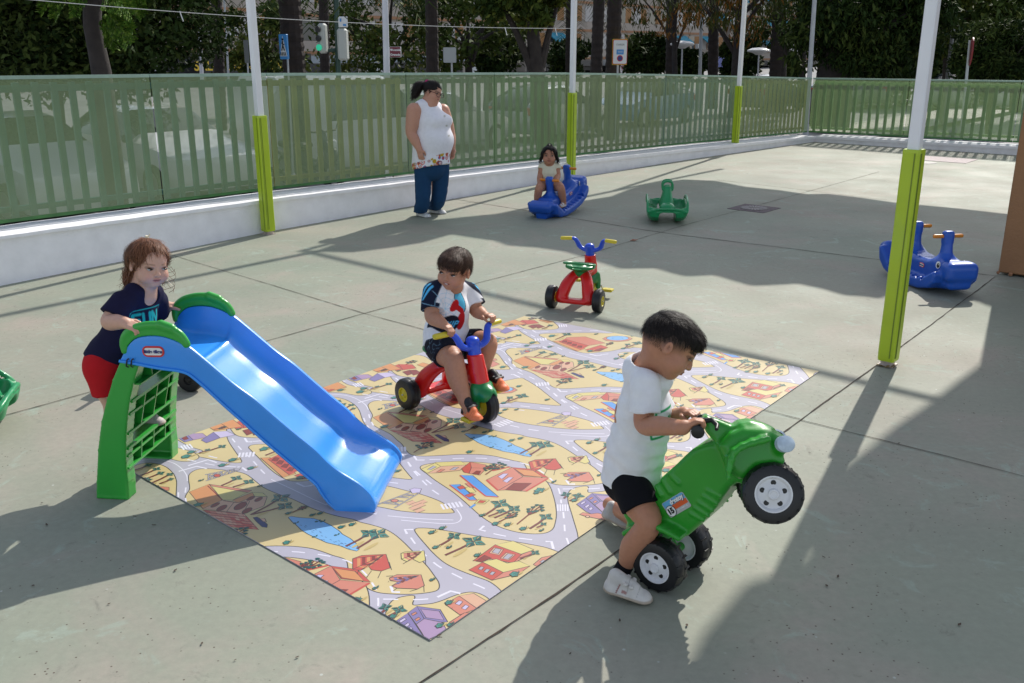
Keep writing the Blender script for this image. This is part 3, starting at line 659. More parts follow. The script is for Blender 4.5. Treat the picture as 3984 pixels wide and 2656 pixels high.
for (ya, yb, yc) in (((310, 958), (290, 1025), (272, 1128)), ((268, 1205), (272, 1246), (290, 1310))):
    za, zb, zc = [sl(c1(*q), .05)[1] for q in (ya, yb, yc)]; zc = max(zc, .02)
    mb = MB(); X = lambda p: SP + SE * p[0] + SN * p[1] + UPV * p[2]
    xb = leg_x(za) + .02; xf = leg_x(za, True) + .012
    mb.box((xb, .02, za - .006), (xf, SW - .02, za + .006), GREEN, X)
    for z in (zb, zc): mb.box((leg_x(z, True) - .055, .02, z - .005), (leg_x(z, True) + .010, SW - .02, z + .005), GREEN, X)
    for k in range(1, 4):
        y = .02 + (SW - .04) * k / 4; mb.hexa([X(p) for p in ((leg_x(zc, True) - .05, y - .003, zc + .003), (leg_x(zc, True) + .008, y - .003, zc + .003), (leg_x(zc, True) + .008, y + .003, zc + .003), (leg_x(zc, True) - .05, y + .003, zc + .003), (xf - .06, y - .003, za - .006), (xf, y - .003, za - .006), (xf, y + .003, za - .006), (xf - .06, y + .003, za - .006))], GREEN)
    mb.hexa([X(p) for p in ((leg_x(zc, True) - .058, .02, zc), (leg_x(zc, True) - .054, .02, zc), (leg_x(zc, True) - .054, SW - .02, zc), (leg_x(zc, True) - .058, SW - .02, zc), (xf - .066, .02, za - .006), (xf - .062, .02, za - .006), (xf - .062, SW - .02, za - .006), (xf - .066, SW - .02, za - .006))], GREEN)
    mb.build('step', slide, world=True)
mb = MB(); z0 = B_[4][1]
X = lambda p: SP + SE * p[0] + SN * p[1] + UPV * p[2]
xa, xb_ = leg_x(z0 - .02), leg_x(z0 - .02, True); mb.box((xa + .02, .02, z0 - .085), (xa + .026, SW - .02, z0 - .012), GREEN, X)
for k in range(1, 4): mb.box((xa + .02, .02 + (SW - .04) * k / 4 - .003, z0 - .085), (xb_, .02 + (SW - .04) * k / 4 + .003, z0 - .012), GREEN, X)
mb.box((xa + .02, .02, z0 - .09), (xb_ + .004, SW - .02, z0 - .084), GREEN, X)
mb.build('top_crossbar', slide, world=True)
# ---- tricycle (local frame: x forward, z up, origin on the ground under the rear axle)
def wheel_parts(t, c, ax, r, w, rim_m, rim_r, side=1, nut=True, name='wheel', lugs=0):
    mb = MB(); hw = w / 2
    prof = [(-hw, rim_r * .96), (-hw, r * .80), (-hw * .9, r * .92), (-hw * .6, r * .985), (-hw * .08, r), (-hw * .03, r * .992), (hw * .03, r * .992), (hw * .08, r), (hw * .6, r * .985), (hw * .9, r * .92), (hw, r * .80), (hw, rim_r * .96)]
    mb.lathe(c, ax, prof, BLK, 40, False); ax = nrm(ax); u = np.array([0, 0, 1.]); e1 = nrm(np.cross(ax, u)); e2 = np.cross(ax, e1)
    if lugs:
        for k in range(lugs):
            for sd in (-1, 1):
                an = 2 * PI * (k + (.25 if sd > 0 else -.25)) / lugs; rd = e1 * math.cos(an) + e2 * math.sin(an); tg = -e1 * math.sin(an) + e2 * math.cos(an); ce = np.asarray(c) + ax * sd * hw * .62
                fr = lambda p: ce + ax * p[0] + tg * p[1] + rd * p[2]
                mb.hexa([fr(p) for p in ((-hw * .42, -.0045, r * .93), (hw * .42, -.0045, r * .9), (hw * .42, .0045, r * .9), (-hw * .42, .0045, r * .93), (-hw * .40, -.0035, r * 1.018), (hw * .36, -.0035, r * (.955 if sd > 0 else 1.018)), (hw * .36, .0035, r * (.955 if sd > 0 else 1.018)), (-hw * .40, .0035, r * (1.018 if sd > 0 else .955)))], BLK)
    wh = mb.build(name, t, smooth=True)
    rm = MB(); rm.lathe(c, ax, [(-hw * .97, .002), (-hw * .97, rim_r * .3), (-hw * .7, rim_r * .55), (-hw * .7, rim_r * .8), (-hw * 1.02, rim_r * .93), (-hw * 1.02, rim_r), (hw * 1.02, rim_r), (hw * 1.02, rim_r * .93), (hw * .7, rim_r * .8), (hw * .7, rim_r * .55), (hw * .97, rim_r * .3), (hw * .97, .002)], rim_m, 32)
    ro = rm.build('rim', wh, smooth=True)
    if nut:
        nm = MB()
        for sd in ((-1, 1) if side == 0 else (side,)): nm.lathe(np.asarray(c) + ax * sd * hw * .96, ax * sd, [(0, .006), (.006, .006), (.008, .003)], STEEL, 10)
        nm.build('axle_nut', ro, smooth=True)
    return wh
def make_trike(label):
    t = thing('tricycle', label, 'tricycle', (0, 0, 0), 0, 'plastic tricycles')
    for sg in (-1, 1): wheel_parts(t, (0, sg * .186, .088), (0, 1, 0), .088, .066, YEL, .040, sg)
    fw = thing_part(t, 'front_assembly')
    wheel_parts(fw, (.425, 0, .100), (0, 1, 0), .100, .062, YEL, .058, 0, False, name='front_wheel')
    s = Sdf()                              # red frame: two hollow-looking legs, tread plate, backbone, head tube
    for sg in (-1, 1):
        s.chain([(.0, sg * .110, .088), (.015, sg * .098, .13), (.055, sg * .078, .195), (.11, sg * .045, .255), (.15, 0, .285)], [.046, .047, .045, .044, .044], .02, sm=16)
        s.cap((0, sg * .12, .088), (0, sg * .158, .088), .016, k=.008)
    s.box((-.015, 0, .072), (.038, .10, .018), r=.012, k=.02)
    s.chain([(.15, 0, .285), (.22, 0, .265), (.30, 0, .265), (.365, 0, .29)], [.040, .042, .045, .046], .02)
    s.cap((.392, 0, .222), (.356, 0, .395), .050, .044, k=.02).clip((.350, 0, .405), (-.2, 0, 1)).clip((.398, 0, .205), (.2, 0, -1))
    s.cap((.26, 0, .235), (.34, 0, .225), .03, .034, k=.03)
    sdf_obj('frame', s, .0065, RED, t, world=False)
    s = Sdf()                              # green seat: dished with a raised back lip and a grip slot
    s.ell((.115, 0, .345), (.100, .118, .036), k=.01); s.ell((.120, 0, .378), (.085, .100, .034), k=.012, op='s')
    s.chain([(.20, 0, .352), (.17, .075, .362), (.115, .115, .372), (.06, .11, .384), (.028, .06, .395), (.020, 0, .398), (.028, -.06, .395), (.06, -.11, .384), (.115, -.115, .372), (.17, -.075, .362), (.20, 0, .352)], .012, .006, sm=48)
    s.cap((.12, 0, .285), (.12, 0, .32), .050, .056, k=.02)
    s.box((.035, 0, .352), (.02, .036, .010), r=.006, k=.003, op='s')
    sdf_obj('seat', s, .006, TGREEN, t, world=False)
    ax = nrm([-.2, 0, 1])
    s = Sdf()                              # blue stem with the two swept bar arms
    s.cap((.358, 0, .385), (.338, 0, .485), .036, .034, k=.01)
    s.ell((.337, 0, .495), (.036, .036, .030), k=.012)
    for sg in (-1, 1): s.chain([(.345, sg * .02, .450), (.350, sg * .052, .458), (.348, sg * .085, .482), (.335, sg * .102, .530), (.322, sg * .118, .562), (.312, sg * .14, .570)], [.021, .021, .020, .019, .018, .017], .01, sm=22)
    hb = sdf_obj('handlebar', s, .0055, TBLUE, fw, world=False)
    for sg in (-1, 1):
        mb = MB(); p0 = np.array([.312, sg * .135, .570]); d = nrm([-.16, sg * 1, -.05]); mb.tube([p0, p0 + d * .004, p0 + d * .080, p0 + d * .090, p0 + d * .094], [.0175, .019, .019, .016, .008], YEL, 16)
        mb.build('grip', hb, smooth=True)
    s = Sdf()                              # green fork and mudguard
    s.cap((.402, 0, .185), (.388, 0, .235), .048, .046, k=.015)
    s.ell((.415, 0, .155), (.095, .062, .062), k=.03); s.ell((.425, 0, .092), (.112, .040, .112), k=.008, op='s')
    s.box((.425, 0, .05), (.14, .08, .075), r=.01, k=.012, op='s')
    for sg in (-1, 1): s.chain([(.405, sg * .040, .190), (.415, sg * .052, .150), (.425, sg * .052, .090)], [.030, .022, .020], .015)
    sdf_obj('fork', s, .0055, TGREEN, fw, world=False)
    for sg in (-1, 1):
        mb = MB(); c = np.array([.425 - .035 * sg, sg * .120, .100 + .040 * sg]); mb.tube([(.425, sg * .04, .100), (.425, sg * .078, .100), (.425 - .035 * sg, sg * .080, .100 + .04 * sg), (.425 - .035 * sg, sg * .10, .1 + .04 * sg)], .006, STEEL, 8)
        mb.box(c - (.036, .045, .011), c + (.036, .045, .011), YEL, bev=.007); mb.build('pedal', fw)
    return t
def thing_part(t, name):
    o = bpy.data.objects.new(name, None); COL.objects.link(o); o.parent = t; o.empty_display_size = .05; return o
def squash(o):
    for ch in o.children:
        if ch.type == 'MESH' and not ch.name.split('.')[0] in ('wheel', 'front_wheel', 'rim', 'axle_nut', 'pedal'):
            n = len(ch.data.vertices); co = np.zeros(n * 3, np.float32); ch.data.vertices.foreach_get('co', co); co = co.reshape(-1, 3); z = co[:, 2]; co[:, 2] = np.where(z > .2, .2 + (z - .2) * .78, z); ch.data.vertices.foreach_set('co', co.ravel()); ch.data.update()
        squash(ch)
trike = make_trike('red and green plastic tricycle with blue handlebar ridden by the toddler in the web-print shirt')
squash(trike)
TRH = R(-48); TRM = np.array([-.432, 4.919, 0]); trike.location = Vector((*TRM[:2], .006)); trike.rotation_euler.z = TRH
tr2 = copy_tree(trike); tr2.location = (.479, 6.873, 0); tr2.rotation_euler.z = R(67.7)
tr2['label'] = 'empty red tricycle with green seat and yellow pedals parked behind the play mat'
# ---- whale rockers (local frame: x towards the head, z up)
def make_whale(label):
    t = thing('whale_rocker', label, 'rocker', (0, 0, 0), 0, 'blue whale see-saw rockers')
    s = Sdf()
    # long body between the two rocker rails
    body = [(-.46, .10), (-.40, .05), (-.25, .035), (0, .03), (.25, .035), (.40, .05), (.44, .10), (.42, .20), (.36, .27), (.26, .275), (.15, .245), (0, .235), (-.15, .245), (-.26, .275), (-.36, .28), (-.44, .22)]
    s.poly(np.array(body), (0, 0, 0), (1, 0, 0), (0, 0, 1), (0, 1, 0), .105, .05, .03)
    rail = [(-.47, .24), (-.44, .12), (-.35, .05), (-.20, .012), (0, .0), (.20, .012), (.35, .05), (.42, .11), (.43, .18), (.40, .20), (.30, .14), (.16, .105), (0, .10), (-.16, .105), (-.30, .14), (-.42, .25)]
    s.poly(np.array(rail), (0, 0, 0), (1, 0, 0), (0, 0, 1), (0, 1, 0), .200, .03, .02)
    for x in np.arange(-.27, .28, .075):   # ribbed foot wells
        for sg in (-1, 1): s.ell((x, sg * .155, .112), (.026, .042, .028), k=.012, op='s')
    # head block with jaw, tail block with fluke
    s.box((.455, 0, .205), (.085, .135, .078), r=.055, k=.03); s.box((.44, 0, .115), (.075, .100, .055), r=.04, k=.02)
    s.box((-.48, 0, .215), (.070, .150, .060), [nrm([1, 0, .35]), (0, 1, 0), nrm([-.35, 0, 1])], r=.045, k=.03); s.box((-.44, 0, .115), (.07, .075, .06), r=.035, k=.02)
    for x, hx in ((.235, 1), (-.205, -1)): # handle towers
        s.chain([(x + .02 * hx, 0, .22), (x + .015 * hx, 0, .32), (x + .01 * hx, 0, .455)], [.085, .048, .036], .05)
        s.box((x + .01 * hx, 0, .44), (.034, .045, .055), r=.022, k=.01)
    sdf_obj('body', s, .0095, WBLUE, t, world=False)
    for x in (.245, -.215):
        z = .452
        for sg in (-1, 1): mb = MB(); mb.tube([(x, sg * .035, z), (x, sg * .115, z), (x, sg * .125, z), (x, sg * .130, z)], [.0155, .0165, .014, .006], ORG, 14); mb.build('handle', t, smooth=True)
    for sg in (-1, 1):
        e = MB(); X = lambda p, sg=sg: (.338 + p[0] * .93 + p[2] * .36, sg * (.1115 + p[2] * .93 - p[0] * .36), .236 + p[1])
        e.prism([(.020 * math.cos(i * PI / 10), .030 * math.sin(i * PI / 10)) for i in range(20)], -.004, .003, PR['white'], X); e.prism([(.002 + .0125 * math.cos(i * PI / 10), -.004 + .019 * math.sin(i * PI / 10)) for i in range(20)], .003, .0045, PR['black'], X)
        e.prism([(.004 + .003 * math.cos(i * PI / 5), .004 + .004 * math.sin(i * PI / 5)) for i in range(10)], .0045, .0055, PR['white'], X)
        e.build('eye', t)
        maker_badge(frame((.10, sg * .1065, .185), (sg * -1, 0, 0), (0, 0, 1), (0, sg, 0)), .036, t)
    return t
wh = make_whale('blue whale rocker with a white eye and orange handles, half behind the closest post')
WH = g(2178, 541, .455); WHD = nrm([.13, -1, 0])
wh.rotation_euler.z = math.atan2(WHD[1], WHD[0]); wh.location = Vector((*(WH - WHD * .245)[:2], 0))
w2 = copy_tree(wh); w2['label'] = 'blue whale rocker ridden by the little girl beside the middle post'
W1 = g(1262, 418, .405); wd = nrm([.50, .866, 0]); tilt = R(-12)
cR = Matrix.Rotation(math.atan2(wd[1], wd[0]), 4, 'Z') @ Matrix.Rotation(tilt, 4, 'Y'); w2.rotation_euler = cR.to_euler()
hp_ = cR @ Vector((-.215, 0, .452)); W2L = W1 - np.array(hp_); w2.location = (W2L[0], W2L[1], .005 + 1.15 * (1 - math.cos(tilt)))
# ---- green rocker
def make_rocker(label):
    t = thing('seesaw_rocker', label, 'rocker', (0, 0, 0), 0, 'green see-saw rockers')
    s = Sdf()
    prof = [(-.41, .15), (-.39, .09), (-.30, .042), (-.15, .012), (0, .0), (.15, .012), (.30, .042), (.39, .09), (.41, .15), (.36, .205), (.24, .265), (0, .285), (-.24, .265), (-.36, .205)]
    s.poly(np.array(prof), (0, 0, 0), (1, 0, 0), (0, 0, 1), (0, 1, 0), .228, .085, .01)
    s.box((0, 0, .245), (.375, .200, .145), r=.10, k=.02, op='s')
    s.box((0, 0, .14), (.31, .072, .065), r=.05, k=.03)
    for sg in (-1, 1):
        s.ell((sg * .25, 0, .175), (.105, .09, .065), k=.03)
        s.chain([(sg * .10, 0, .17), (sg * .075, 0, .27), (sg * .062, 0, .36)], [.085, .062, .046], .03, sm=10)
        s.chain([(sg * .062, -.055, .36), (sg * .062, -.056, .42), (sg * .062, -.03, .452), (sg * .062, .03, .452), (sg * .062, .056, .42), (sg * .062, .055, .36)], .0135, .008, sm=20)
    rimp = [(.405, 0, .185), (.405, -.10, .183), (.395, -.17, .168), (.375, -.215, .150), (.33, -.224, .205), (.24, -.226, .252), (0, -.226, .272), (-.24, -.226, .252), (-.33, -.224, .205), (-.375, -.215, .150), (-.395, -.17, .168), (-.405, -.10, .183), (-.405, 0, .185)]
    for sg in (-1, 1): s.chain([(x, y * sg, z) for x, y, z in rimp], .0145, .012, sm=60)
    s.box((0, 0, .03), (.6, .095, .115), r=.04, k=.01, op='s')
    sdf_obj('shell', s, .0085, RGREEN, t, world=False)
    return t
rk = make_rocker('empty green see-saw rocker standing in the shade between whale rocker and tricycle')
rl = g(1526, 505, .0); rk.location = (rl[0] + .02, rl[1] + .02, 0); rk.rotation_euler.z = math.atan2(-1, -.12)
rk2 = copy_tree(rk); rk2['label'] = 'green see-saw rocker cut off by the left edge, left of the slide'
e = g(-22, 1010); rk2.location = (e[0] - .36, e[1] + .10, 0); rk2.rotation_euler.z = R(14)
# ---- green ride-on quad tipped on its rear wheels
HD = nrm([.788, -.616, 0]); LT = nrm([.616, .788, 0]); QH = np.array([.514, 2.977, .098]); QM = QH + LT * .14
c6 = lambda X, Y: (2550 + .38258 * X, 1500 + .38258 * Y); c7 = lambda X, Y: (2300 + .3317 * X, 1900 + .3317 * Y)
FL = nrm([.16, .924, -.30]); FV = nrm(UPV - FL * FL[2]); FD = np.cross(FL, FV); FQ = np.array([.841, 2.719, .521]) + FL * .14; FR_ = (FQ, FD, FL, FV); FO = FQ
QR = (np.array([*QM[:2], 0.0]), HD, LT, UPV)
def qp(px, lat, fr=QR):
    o, h_, l_, v_ = fr; p = onplane(px[0], px[1], o + l_ * lat, l_) - o; return np.array([p @ h_, p @ v_])
def Qw(q, lat, fr=QR):
    o, h_, l_, v_ = fr; return o + h_ * q[0] + l_ * lat + v_ * q[1]
quad = thing('ride_on_quad', 'bright green toy quad bike tipped up on its rear wheels by the boy in white', 'ride-on toy', (*QM[:2], 0))
ph = math.atan2(.521 - .098, np.linalg.norm([.841 - .514, 2.719 - 2.977])); QX = HD * math.cos(ph) + UPV * math.sin(ph); QZ = -HD * math.sin(ph) + UPV * math.cos(ph)
QO = np.array([*QM[:2], 0.0])
s = Sdf()
bw = .078
body = [c7(345, 250), c7(356, 330), c7(398, 400), c7(380, 480), c7(430, 560), c7(620, 500), c7(850, 510), c6(120, 1478), c6(240, 1540), c6(300, 1552), c6(480, 1392), c6(590, 1272), c6(670, 1150), c6(740, 1052), c6(850, 985), c6(800, 860), c6(700, 700), c6(625, 610), c6(590, 582), c6(520, 590), c6(430, 622), c6(350, 662), c6(270, 735), c6(190, 815), c6(110, 885), c6(50, 940), c6(0, 1010), c7(700, 120), c7(560, 170), c7(430, 215)]
s.poly(np.array([qp(q, -bw) for q in body]), QO, HD, UPV, LT, bw, .022, .01)
col = [c6(480, 330), c6(520, 305), c6(640, 345), c6(760, 395), c6(830, 440), c6(830, 600), c6(740, 760), c6(700, 700), c6(640, 600), c6(590, 560), c6(520, 480), c6(490, 420)]
s.poly(np.array([qp(q, -.06, FR_) for q in col]), FO, FD, FV, FL, .06, .018, .012)
hood = [c6(640, 600), c6(760, 480), c6(900, 420), c6(1100, 430), c6(1230, 470), c6(1330, 540), c6(1375, 590), c6(1375, 650), c6(1300, 690), c6(1330, 775), c6(1290, 838), c6(1180, 830), c6(1040, 850), c6(930, 960), c6(860, 960), c6(760, 900)]
s.poly(np.array([qp(q, -.105, FR_) for q in hood]), FO, FD, FV, FL, .105, .03, .015)
hump = [c6(800, 420), c6(850, 368), c6(960, 350), c6(1080, 380), c6(1200, 432), c6(1190, 480), c6(1000, 470)]
s.poly(np.array([qp(q, -.05, FR_) for q in hump]), FO, FD, FV, FL, .075, .02, .02)
for sg in (-1, 1):
    f = [Qw(qp(q, -.135, FR_), sg * .135, FR_) for q in (c6(736, 940), c6(742, 850), c6(765, 740), c6(800, 660), c6(880, 610), c6(980, 572), c6(1080, 548), c6(1150, 530))]
    for i in range(len(f) - 1):
        d = f[i + 1] - f[i]; l = np.linalg.norm(d); d = d / l; s.box((f[i] + f[i + 1]) / 2, (l / 2 + .004, .042, .009 if i else .005), [d, FL, np.cross(FL, d)], .006, .01)
    e = Qw(qp(c6(1258, 600), -.085, FR_), sg * .085, FR_); s.ell(e, (.030, .044, .034), [FD, FL, FV], .012)
# moulded ribs on the flank
for sg in (-1, 1):
    for (xa, ya), (xb, yb) in (((525, 1060), (660, 1135)), ((485, 1120), (620, 1205)), ((440, 1185), (575, 1275)), ((400, 1240), (535, 1330)), ((360, 1300), (480, 1375))):
        s.cap(Qw(qp(c6(xa, ya), -bw), sg * bw), Qw(qp(c6(xb, yb), -bw), sg * (bw - .004)), .0062, k=.006)
    for (xa, ya), (xb, yb) in (((150, 905), (235, 985)), ((70, 960), (150, 1080)), ((5, 1030), (60, 1110))):
        s.cap(Qw(qp(c6(xa, ya), -bw), sg * (bw - .006)), Qw(qp(c6(xb, yb), -bw), sg * bw), .009, k=.008)
    arch = [Qw(qp(q, -.10), sg * .10) for q in (c7(420, 500), c7(560, 430), c7(760, 400), c7(860, 440), c7(960, 490), c7(1080, 560))]
    for i in range(5):
        d = arch[i + 1] - arch[i]; l = np.linalg.norm(d); d = d / l; s.box((arch[i] + arch[i + 1]) / 2, (l / 2 + .004, .035, .010), [d, LT, np.cross(LT, d)], .008, .012)
s.cap(QH + LT * .02, QH + LT * .26, .016, k=.01); s.cap(FQ - FL * .12, FQ + FL * .12, .016, k=.01)
s.chain([FQ, Qw(qp(c6(1000, 900), 0, FR_), 0, FR_)], [.04, .05], .02); s.chain([QM, Qw(qp(c7(760, 480), 0), 0)], [.03, .045], .02)
V, Q = s.mesh(.0052)
mesh_np('body', V, Q, QGREEN, quad)
FH = np.array([.841, 2.719, .521])
def qwheel(c, sd, LT):
    mb = thing_part(quad, 'wheel_hub'); bpy.data.objects.remove(mb)
    w_ = wheel_parts(quad, c, LT * sd, .100, .078, WHT, .060, 1, False, lugs=15)
    w_.data.transform(Matrix.Translation(-Vector(quad.location)))
    for ch in w_.children: ch.data.transform(Matrix.Translation(-Vector(quad.location)))
    rim = w_.children[0]
    e1 = nrm(np.cross(LT, UPV)); e2 = np.cross(e1, LT)
    for k in range(5):
        an = R(20) + 2 * PI * k / 5; p = np.asarray(c) + (e1 * math.cos(an) + e2 * math.sin(an)) * .0365 - LT * (-sd) * .0275
        hb = MB(); hb.lathe(p, LT * sd, [(0, .0085), (.0012, .0085)], PR['black'], 16); hb.build('rim_hole', rim, world=True)
    h2 = MB(); h2.lathe(np.asarray(c) + LT * sd * .030, LT * sd, [(0, .020), (.010, .019), (.014, .016), (.0145, .012), (.0125, .010), (.0125, .002)], WHT, 24); h2.build('hub_cap', rim, world=True, smooth=True)
for base, l_ in ((QH, LT), (FH, FL)):
    qwheel(base + l_ * .039, -1, l_); qwheel(base + l_ * (.28 - .039), 1, l_)
# bars, grips, levers
gr = Qw(qp(c6(430, 472), -.165, FR_), -.165, FR_); hl = Qw(qp(c6(470, 350), -.03, FR_), 0, FR_)
for sg in (-1, 1):
    tip = gr if sg < 0 else gr + FL * .33
    inn = hl + FL * sg * .05
    mb = MB(); mb.tube([inn, inn + (tip - inn) * .12, inn + (tip - inn) * .92, tip, tip + nrm(tip - inn) * .004], [.013, .016, .016, .0225, .017], BLK, 16); mb.build('grip', quad, smooth=True, world=True)
    lv = MB(); p = inn + (tip - inn) * .18; lv.tube([p + UPV * .006, p + FD * .035 + UPV * .012, p + FD * .055 + (tip - inn) * .25 + UPV * .004, p + FD * .055 + (tip - inn) * .45 - UPV * .002], [.010, .009, .008, .006], BLK, 10); lv.build('brake_lever', quad, smooth=True, world=True)
# lamps
for sg in (-1, 1):
    e = Qw(qp(c6(1262, 600), -.10, FR_), sg * .098, FR_); nl = nrm(FD * .50 + FL * sg * .80 + FV * .18); a1 = nrm(np.cross(FV, nl)); a2 = np.cross(nl, a1)
    mb = MB(); ring = lambda k, o_: [tuple(e + nl * o_ + a1 * .034 * k * math.cos(i * PI / 12) + a2 * .026 * k * math.sin(i * PI / 12)) for i in range(24)]
    vs = ring(1.05, .020) + ring(1.05, .034) + ring(.75, .040); mb.add(vs, [[i, (i + 1) % 24, 24 + (i + 1) % 24, 24 + i] for i in range(24)] + [[24 + i, 24 + (i + 1) % 24, 48 + (i + 1) % 24, 48 + i] for i in range(24)] + [list(range(48, 72))], mat('sticker_lamp_blue', (.50, .60, .70), .3, .12, 60))
    mb.build('headlight', quad, smooth=True, world=True)
# decals on the flank (number plate with the toy maker's lettering)
for sg in (-1,):
    ctr = Qw(qp(c6(215, 1210), -bw), sg * (bw + .0008)); A = Qw(qp(c6(60, 1290), -bw), sg * bw); B = Qw(qp(c6(330, 1130), -bw), sg * bw)
    du = nrm(B - A); dv = nrm(np.cross(du, LT * sg)); dv = dv if dv[2] > 0 else -dv
    fr = frame(ctr, du, dv, LT * sg)
    mb = MB(); wd_, hd_ = .054, .030
    mb.prism(rrect(wd_, hd_, .007), 0, .0010, PR['grey'], fr); mb.prism([(-wd_ + .003, .006), (wd_ - .003, .006), (wd_ - .003, hd_ - .004), (wd_ - .008, hd_ - .0015), (-wd_ + .003, hd_ - .0015)], .001, .0015, PR['sky'], fr)
    mb.prism([(-wd_ + .003, -.012), (wd_ - .003, -.012), (wd_ - .003, .006), (-wd_ + .003, .006)], .001, .0015, PR['orange'], fr)
    dec = mb.build('side_sticker', quad, world=True)
    text('dantoy', .023, PR['white'], dec, lambda p: fr((p[0] + .014, p[1] + .0165, p[2] + .0025)), ext=.0006, bold=.0012)
    text('dantoy', .023, PR['black'], dec, lambda p: fr((p[0] + .0148, p[1] + .0157, p[2] + .0017)), ext=.0004, bold=.0022)
    text('AV-TURBO 15', .008, PR['white'], dec, lambda p: fr((p[0] + .016, p[1] - .019, p[2] + .0015)), ext=.0004)
    mb = MB(); f2 = lambda p: fr((p[0] - .034, p[1] - .010, p[2])); circ = lambda r: [(r * math.cos(i * PI / 14), r * math.sin(i * PI / 14)) for i in range(28)]
    mb.prism(circ(.0215), .0015, .0024, PR['black'], f2); mb.prism(circ(.0195), .0024, .003, PR['white'], f2); nb = mb.build('number_disc', dec, world=True)
    text('15', .028, PR['black'], nb, lambda p: f2((p[0], p[1], p[2] + .0038)), ext=.0005, bold=.0016)
# plate on the steering cover
cA = Qw(qp(c6(530, 330), 0, FR_), 0, FR_); cB = Qw(qp(c6(740, 398), 0, FR_), 0, FR_); du = nrm(cB - cA); nn_ = nrm(np.cross(FL, du)); nn_ = nn_ if nn_[2] > 0 else -nn_
fr = frame((cA + cB) / 2 + nn_ * .010, du, FL, nn_); mb = MB(); mb.prism(rrect(.040, .030, .008), 0, .0016, PR['white'], fr)
mb.prism([(-.036, .01), (.036, -.012), (.036, -.024), (-.036, -.002)], .0016, .002, PR['red'], fr); dp = mb.build('top_sticker', quad, world=True)
text('15', .030, PR['black'], dp, lambda p: fr((-p[1], p[0], p[2] + .0028)), ext=.0005, bold=.001)
# ---- second ride-on hidden behind the ladder: a green body on black wheels
rq = thing('ride_on_quad', 'green ride-on toy mostly hidden behind the slide ladder, one black wheel showing', 'ride-on toy', (*g(440, 897)[:2], 0))
rb = np.array([*g(446, 898)[:2], 0]); s = Sdf(); ex = nrm([-1, .15, 0]); ey = nrm([.15, 1, 0])
s.poly(np.array([(-.02, .09), (.0, .16), (.12, .19), (.26, .18), (.40, .26), (.48, .24), (.52, .14), (.42, .10), (.2, .08)]), rb + ey * .10, ex, UPV, ey, .075, .025, .01)
sdf_obj('body', s, .009, QGREEN, rq)
for u in (.015, .44):
    for d in (0, .2):
        w_ = wheel_parts(rq, rb + ex * u + ey * d + UPV * .075, ey, .075, .06, WHT if d == 0 and u > .1 else BLK, .03, 1, False)
        for o in (w_, *w_.children): o.data.transform(Matrix.Translation(-Vector(rq.location)))
mb = MB(); mb.tube([rb + ex * .36 + ey * -.02 + UPV * .32, rb + ex * .36 + ey * .22 + UPV * .32], .014, BLK); mb.build('handlebar', rq, world=True, smooth=True)
# ---------------------------------------------------------------- people
CF = np.array([0, math.cos(PITCH), -math.sin(PITCH)]); CU = np.array([0, math.sin(PITCH), math.cos(PITCH)]); CR = np.array([1., 0, 0])
def idir(dx, dy, toward=0.0): return nrm(CR * dx - CU * dy - CF * toward)
SKIN = mat('skin', (.5, .3, .2), .48, .05, 60, .05, 400, attr=True, sss=.12, spec=.35)
HAIRM = mat('hair', (.03, .02, .015), .55, .25, 40, .25, 200, attr=True, spec=.22)
CLOTH = mat('cotton_cloth', (.8, .8, .8), .9, .04, 30, .12, 350, attr=True, spec=.2)
SHOE = mat('shoe_leather', (.6, .58, .56), .55, .1, 25, .1, 120, attr=True)
EYE = mat('eye', (.5, .5, .5), .12, attr=True)
def ss(x, a_, b_): t = np.clip((x - a_) / (b_ - a_), 0, 1); return t * t * (3 - 2 * t)
def blend(c, w, col): return c * (1 - w[:, None]) + np.array(col)[None] * w[:, None]
